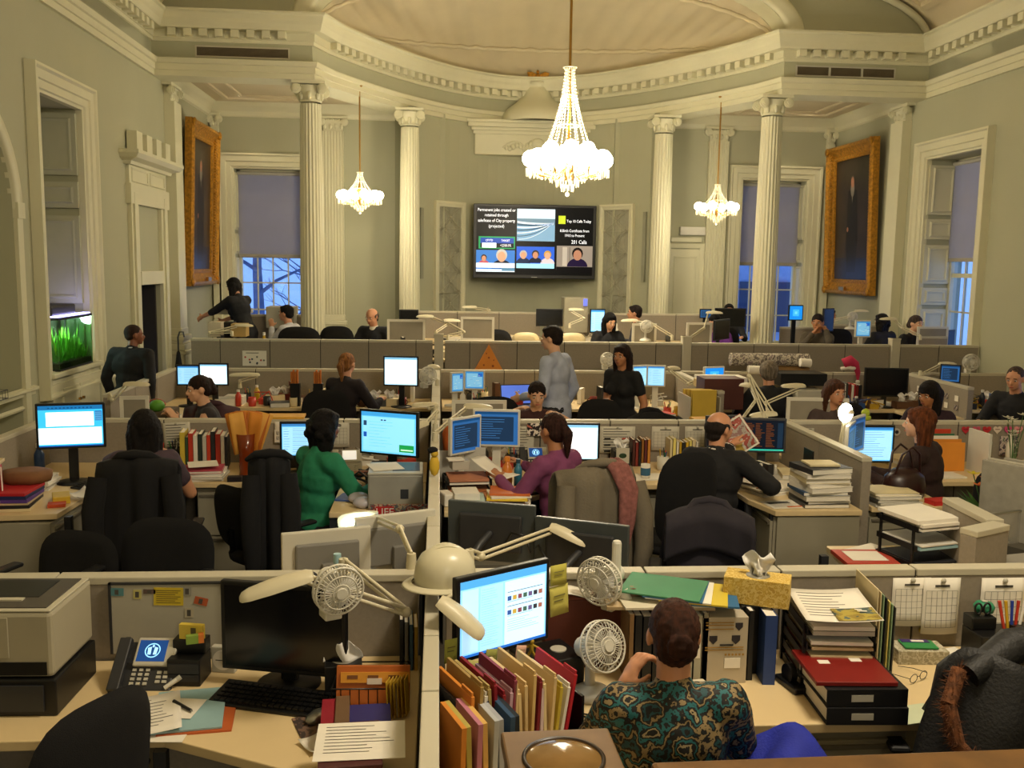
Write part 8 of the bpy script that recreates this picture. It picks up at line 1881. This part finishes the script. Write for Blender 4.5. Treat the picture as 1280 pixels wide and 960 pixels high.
# ================================================================ CHANDELIERS
glob=M('frosted_globe','fff4d8',.3,var=0,emit=16.0);crys_glow=M('crystal','e8dcb8',.05,var=0,emit=.28,spec=1.0)  # crystals emit a little, standing in for light caught from the globes
def chandelier(loc,k,ztop,label,nb=12,tall=1.0):
 t=empty('chandelier',loc,label=label,cat='chandelier')
 top=(ztop-loc[2]);MB().cone((0,0,.42*k*tall+.3*k),(0,0,top),.012*k+.004,.012*k+.004,8).build('chain_rod',BRASS,t);MB().lathe([(0,top-.06*k),(.06*k,top-.03*k),(.07*k,top)],16).build('canopy',BRASS,t)
 mb=MB();mb.lathe([(0,-.2*k),(.02*k,-.15*k),(.05*k,-.1*k),(.03*k,0),(.06*k,.1*k),(.02*k,.3*k),(.015*k,.9*k*tall)],14);
 for i in range(nb):
  a=2*PI*i/nb;c,s=math.cos(a),math.sin(a);mb.tube([(.04*k*c,.04*k*s,-.05*k),(.18*k*c,.18*k*s,-.16*k),(.36*k*c,.36*k*s,-.12*k),(.41*k*c,.41*k*s,-.02*k)],.010*k,6)
 mb.build('frame_arms',BRASS,t)
 for i in range(nb):
  a=2*PI*i/nb;R=.42*k;x,y=R*math.cos(a),R*math.sin(a)
  MB().ball((x,y,.05*k),(.108*k,.108*k,.10*k),14).build('globe',glob,t)
  cr_=MB()
  for j in range(8):b=2*PI*j/8;cr_.cone((x+.06*k*math.cos(b),y+.06*k*math.sin(b),-.055*k),(x+.06*k*math.cos(b),y+.06*k*math.sin(b),-.15*k),.008*k,.003*k,5)
  cr_.build('prisms',crys_glow,t)
 if tall > .9:
  for i in range(6):a=2*PI*(i+.5)/6;MB().ball((.24*k*math.cos(a),.24*k*math.sin(a),.16*k),.09*k,14).build('globe',glob,t)
 cs=MB();H_=.95*k*tall
 for i in range(14):
  a=2*PI*i/14
  for j in range(int(22*tall)+6):
   v=j/(int(22*tall)+5);rr=(.24*(1-v)**1.7+.055)*k;z=.10*k+v*H_;cs.ball((rr*math.cos(a),rr*math.sin(a),z),(.009*k,.009*k,.014*k),4)
 for z,rr in ((H_+.12*k,.075*k),(H_*.8,.085*k),(H_*.45,.13*k)):cs.tube([(rr*math.cos(2*PI*i/20),rr*math.sin(2*PI*i/20),z) for i in range(21)],.006*k,5)
 for ring,rr,z in ((0,.26,-.12),(1,.2,-.17),(2,.13,-.22),(3,.07,-.27)):
  for i in range(18-3*ring):a=2*PI*i/(18-3*ring);cs.cone((rr*k*math.cos(a),rr*k*math.sin(a),z*k+.04*k),(rr*k*math.cos(a),rr*k*math.sin(a),z*k-.04*k),.009*k,.003*k,5)
 cs.ball((0,0,-.34*k),.025*k,8);o=cs.build('crystal_strings',crys_glow,t);o['kind']='stuff'
 return t
chandelier((1.55,11.5,3.47),1.05,6.55,'large crystal chandelier with many lit globes in the centre');chandelier((-1.155,14.2,3.20),.66,4.80,'small crystal chandelier in front of the left rear pilaster',10,.45);chandelier((4.205,14.2,3.14),.66,4.80,'small crystal chandelier with six globes at right',6,.45)
# ================================================================ EVERYONE IN THE ROOM
pat=patternmat('blouse_pattern',['0e0d0c','14444a','0f0e0c','8a7650','100f0d','1f6468','0e0d0c','9a8a66','0e0d0c'],14,.7,'noise',(1,1,1))
pw,I=person(.71,2.60,0,'person in dark teal patterned blouse seen from behind, hair in bun, hand at shoulder',s=.97,seat=.47,lean=4,head=(-4,-4,0),skin='light',hair='bun',haircol='3a1e12',topmat=pat,sleeve='mid',bottom='1a2a8c',voxel=.0065,tvox=.010,female=True,lh=(-.13,.17,.985),rh=(.22,.40,.78),lpole=(-.6,-.1,-1),curl=1.0,shoul=1.12)
w_=I['W'][-1];e_=I['E'][-1];d_=(w_-e_).normalized();mb=MB();mb.cone(w_-d_*.035,w_-d_*.012,.030,.029,16);mb.ball(tuple(w_-d_*.024+Vector((-.02,-.02,.01))),(.012,.012,.012),10);mb.build('wrist_watch',METAL,pw)
ch=chair(.71,2.55,0,'office chair of the patterned-blouse woman',back_w=.40,back_h=.32,back_z=.42)
bl=empty('blue_garment',(1.13,2.60,.04),label='bright blue garment over the chair arm at lower right',cat='garment');mb=MB();mb.grid(lambda u,v:(-.20+.34*u+.02*math.sin(v*9),.10-.30*v+.03*math.sin(u*6),.50+.30*math.sin(u*PI*.75+.5)*(1-.30*v)+.015*math.sin(u*14+v*5)),24,14);o=mb.build('cloth',M('royal_blue','1c2aa0',.8,var=.15,scale=12,bump=.3),bl);o.modifiers.new('t','SOLIDIFY').thickness=.02
ct=chair(1.88,2.98,-.15,'chair carrying the black fur-trimmed coat',back_w=.44,back_h=.46,back_z=.48)
co=empty('fur_trim_coat',(1.88,2.98,0),-.15,label='black puffy coat with brown fur trim on chair at lower right',cat='coat');bc=M('black_nylon','0c0c0e',.6,var=.2,scale=8,bump=.3)
mb=MB();mb.grid(lambda u,v:((u-.5)*(.44+.25*v),-.26-.10*math.sin(v*PI/2)-.05*v+.03*math.sin(u*9+v*4)+.25*(u-.5)**2,1.05-.62*v-.34*(u-.42)**2+.02*math.sin(u*8)),26,18);mb.grid(lambda u,v:((u-.5)*.44,-.26+.16*v+.02*math.sin(u*9),1.05-.20*v-.34*(u-.42)**2+.02*math.sin(u*8)),20,6);o=mb.build('shell',bc,co);o.modifiers.new('t','SOLIDIFY').thickness=.05
mb=MB();mb.tube([(-.16,-.30,1.0),(0,-.22,1.07),(.14,-.20,1.08),(.30,-.22,1.06),(.40,-.30,.98)],[.04,.06,.065,.055,.03],14);mb.build('hood',bc,co)
fu=MB();r_=random.Random(3);path_=[Vector((-.19,-.30,1.02)),Vector((-.24,-.36,.93)),Vector((-.22,-.40,.82)),Vector((-.14,-.43,.74)),Vector((0,-.46,.72)),Vector((.16,-.46,.73))]
for i in range(2600):
 s=r_.random()*4.99;k=int(s);p=path_[k].lerp(path_[k+1],s-k);d=Vector((r_.uniform(-1,.4),r_.uniform(-1,.3),r_.uniform(-.6,.6))).normalized();q=Vector((r_.uniform(-1,1),r_.uniform(-1,1),r_.uniform(-1,1))).normalized()*.0022;fu.add([p-q,p+q,p+d*r_.uniform(.025,.055)],[(0,1,2)])
for k in range(5):fu.cone(path_[k],path_[k+1],.024,.024,8)
o=fu.build('fur_trim',M('brown_fur','6a3f22',.9,var=.5,scale=50),co);o['kind']='stuff'
N=dict(voxel=.008,tvox=.012);F=dict(voxel=.011,tvox=.015)
person(-1.86,6.0,.1,'person with long dark hair before the large bright monitor',female=True,hair='long',haircol='15100e',top='4a3a44',sleeve='short',lh=(-.05,.30,.98),rh=(.2,.4,.78),lpole=(-1,0,-.3),head=(10,-4,0),**N)
c5=chair(-1.76,5.72,.12,'office chair under the big black coat at left',back_w=.46,back_h=.52,back_z=.50);draped_coat(c5,'big black coat draped over the chair of long-haired woman',BLACKF,w=.44,top=1.13,back=.75,seed=9)
p_,I=person(-.80,6.05,-.85,'person in bright green sweater with dark bob, typing',female=True,hair='bob',haircol='100c0c',top='1f7a55',skin='brown',lh=(-.16,.42,.80),rh=(.18,.42,.80),lean=6,head=(5,8,0),**N)
for q in (1,):d_=(I['W'][q]-I['E'][q]).normalized();MB().cone(I['W'][q]-d_*.03,I['W'][q]-d_*.012,.031,.031,16).build('bracelet',C('c9b48c',.3),p_)
c6=chair(-1.06,5.92,-.75,'black office chair of the green-sweater woman',back_w=.44,back_h=.42,back_z=.48);c7=chair(-1.04,5.80,.2,'office chair under the tall black coat beside green sweater',back_w=.28,back_h=.55,back_z=.52,arms=False);draped_coat(c7,'tall black coat hanging beside the green-sweater woman',BLACKF,w=.23,top=1.12,back=.62,seed=12)
p_,I=person(.80,5.95,.75,'person in purple top with ponytail holding a sheet',female=True,hair='pony',haircol='2e1812',top='7a3c62',skin='tan',lh=(-.20,.36,.86),rh=(.10,.42,.90),lean=4,head=(-6,4,0),curl=1.0,**N)
q=p_.matrix_basis @ I['W'][-1];s_=empty('held_sheet',q+Vector((-.02,.10,.03)),.9,label='white sheets held by the purple-top woman',cat='paper');MB().sheet(lambda u,v:((u-.5)*.16,(v-.5)*.30,.06*(v-.5)+.10*(v-.3)**2),5,10,.001).build('sheet',PAPER,s_)
p_,I=person(1.84,6.02,-.45,'person in black suit turning left while holding a newspaper',hair='balding',haircol='241c18',top='131316',jacket=True,shirt='d8d0c8',lh=(.05,.38,1.02),rh=(.34,.16,.80),lean=6,head=(-38,2,0),s=1.0,rpole=(.8,-.6,-.4),**N)
q=atY(922,545,6.35);n_=empty('held_newspaper',q,-.1,label='colour newspaper page held up before the dark monitor',cat='newspaper');n_.rotation_euler=(-.1,-.62,-.15);MB().grid(lambda u,v:((u-.5)*.20,.015*math.sin(u*4),(v-.5)*.25),6,4).build('page',patternmat('news_colour',['c8beb4','9a7a78','b8b0a4','b05a50','d8d0c4','c4a84c'],9,kind='noise'),n_).modifiers.new('t','SOLIDIFY').thickness=.002
mb=MB();mb.sweep_rect((0,-.0,0),(1,0,0),(0,0,1),(0,-1,0),-.085,.085,-.11,.11,[(0,.016),(.012,.016)]);mb.build('page_margin',PAPER,n_)
p_,I=person(3.48,6.25,.75,'person with reddish bob and dark brown cardigan, smiling left',female=True,hair='shoulder',haircol='5a2e14',top='28120e',skin='fair',lh=(-.22,.38,.82),rh=(-.02,.42,.80),lean=8,head=(12,0,0),**N)
person(-1.88,8.0,PI-1.25,'person with hair tied back in sleeveless top, facing left',female=True,hair='clip',haircol='24140e',top='2a2426',sleeve='none',skin='fair',lh=(-.1,.3,.95),rh=(.1,.3,.92),head=(10,6,0),**F)
person(-.98,9.65,-.45,'person with blonde ponytail in dark top, seen from behind',female=True,hair='pony',haircol='8a5a2e',top='1c1216',lh=(-.12,.4,.8),rh=(.22,.4,.8),lean=8,s=1.02,**F)
p_,I=person(.84,7.95,PI+.0,'person facing camera eating, dark hair pulled up',female=True,hair='clip',haircol='1c100c',top='3a1c1c',sleeve='none',skin='fair',s=.98,rh=(.22,.24,1.06),lh=(-.2,.22,1.02),lean=4,head=(0,12,0),rpole=(.9,0,-.5),lpole=(-.9,0,-.5),**F)
person(1.10,8.55,.95,'standing person in pale blue shirt and dark trousers',pose='stand',hair='short',haircol='1c120e',top='a9b0c4',skin='fair',s=1.01,rh=(.24,.06,.88),rpole=(.3,-1,0),lh=(-.20,.26,1.04),lpole=(-.3,-1,-.4),head=(10,6,0),lean=3,bottom='15161c',**F)
person(1.72,8.55,2.35,'standing person with long dark hair in black short-sleeved dress',pose='stand',female=True,hair='long',haircol='20120c',top='0e0e10',sleeve='short',skin='tan',s=.915,lh=(-.23,.04,.86),rh=(-.0,.26,1.14),head=(6,4,0),lean=2,bottom='0e0e10',shoul=1.0,**F)
person(3.30,9.05,.0,'grey-haired person in dark jacket seen from behind',hair='grey_full',haircol='7a6e5e',top='121216',jacket=True,s=1.02,lean=4,head=(-10,4,0),**F)
person(3.44,8.0,PI+.2,'person with brown hair, half face beside the lit lamp',female=True,hair='shoulder',haircol='4a2a1a',top='4a3c3a',s=1.0,**F)
person(4.42,8.02,PI-.7,'person with long curly black hair looking right',female=True,hair='curly',haircol='120c0c',top='2a1420',skin='tan',s=.99,head=(-20,10,0),**F)
person(5.70,8.75,PI-.9,'partly cropped person leaning in at the right edge',hair='crop',haircol='4a3a30',top='16161a',skin='light',s=1.04,head=(0,10,0),**F)
person(-3.13,9.75,-.35,'standing person in black suit near the dark doorway',pose='stand',hair='crop',haircol='2a1810',top='0e0e10',jacket=True,shirt='c8c4c0',skin='brown',s=.945,shoul=1.25,head=(-40,0,0),**F)
Dp=dict(z0=ZD,voxel=.012,tvox=.017)
person(-2.62,13.1,.95,'person with dark hair reaching over papers by the window',pose='stand',female=True,hair='shoulder',haircol='0e0a0a',top='101014',sleeve='mid',skin='light',lh=(-.2,.62,1.12),rh=(.1,.55,1.05),lean=18,s=1.0,bottom='14141a',head=(0,15,0),**Dp)
person(-1.95,12.9,1.2,'person in white shirt and dark waistcoat below the left window',hair='short',haircol='0e0c0c',top='c4c4c8',lh=(-.05,.3,1.0),rh=(.1,.3,.8),**Dp)
person(-.82,12.6,PI-.35,'bald person in dark jacket and cream shirt, looking down',hair='balding',haircol='5a4a40',top='15161c',jacket=True,shirt='d0c8b8',skin='light',head=(-8,14,0),**Dp)
person(2.28,12.6,PI+.1,'person with black hair over dark clothes, beside cyan monitor',female=True,hair='long',haircol='0c0a0a',top='0f0f12',skin='fair',head=(10,16,0),s=.98,**Dp)
person(2.98,13.6,1.3,'dark curly head seen above the grey framed screen',hair='short',haircol='1c120e',top='3a3a40',s=1.02,**Dp)
person(3.86,12.7,2.4,'person in purple top with bowed dark head',hair='short',haircol='100c0c',top='6a2f86',skin='fair',head=(0,22,0),s=.98,**Dp)
person(4.80,15.3,PI-.2,'dark head and bald head half hidden behind black monitor',hair='short',haircol='14100e',top='2a2a2e',**Dp)
person(5.85,13.9,PI+.5,'person half hidden behind the blue desktop monitor',hair='short',haircol='0e0a0a',top='2a2426',skin='tan',**Dp)
person(5.14,12.35,PI-.6,'person holding a phone, chin on hand, brown top',female=True,hair='clip',haircol='1c1210',top='4a4236',skin='tan',rh=(.04,.20,1.04),lh=(-.12,.14,1.08),head=(0,4,0),rpole=(.5,.4,-.8),lpole=(-.5,.4,-.9),**Dp)
person(6.35,12.9,.3,'dark-haired head seen from behind under the side window',hair='bob',haircol='14100e',top='1c1c20',s=.98,**Dp)
person(6.38,12.3,PI+.3,'person in black jacket on the phone at far right',female=True,hair='clip',haircol='4a3c34',top='131216',jacket=False,skin='fair',lh=(-.13,.10,1.12),lpole=(-.5,.5,-.9),s=1.0,head=(0,4,0),**Dp)
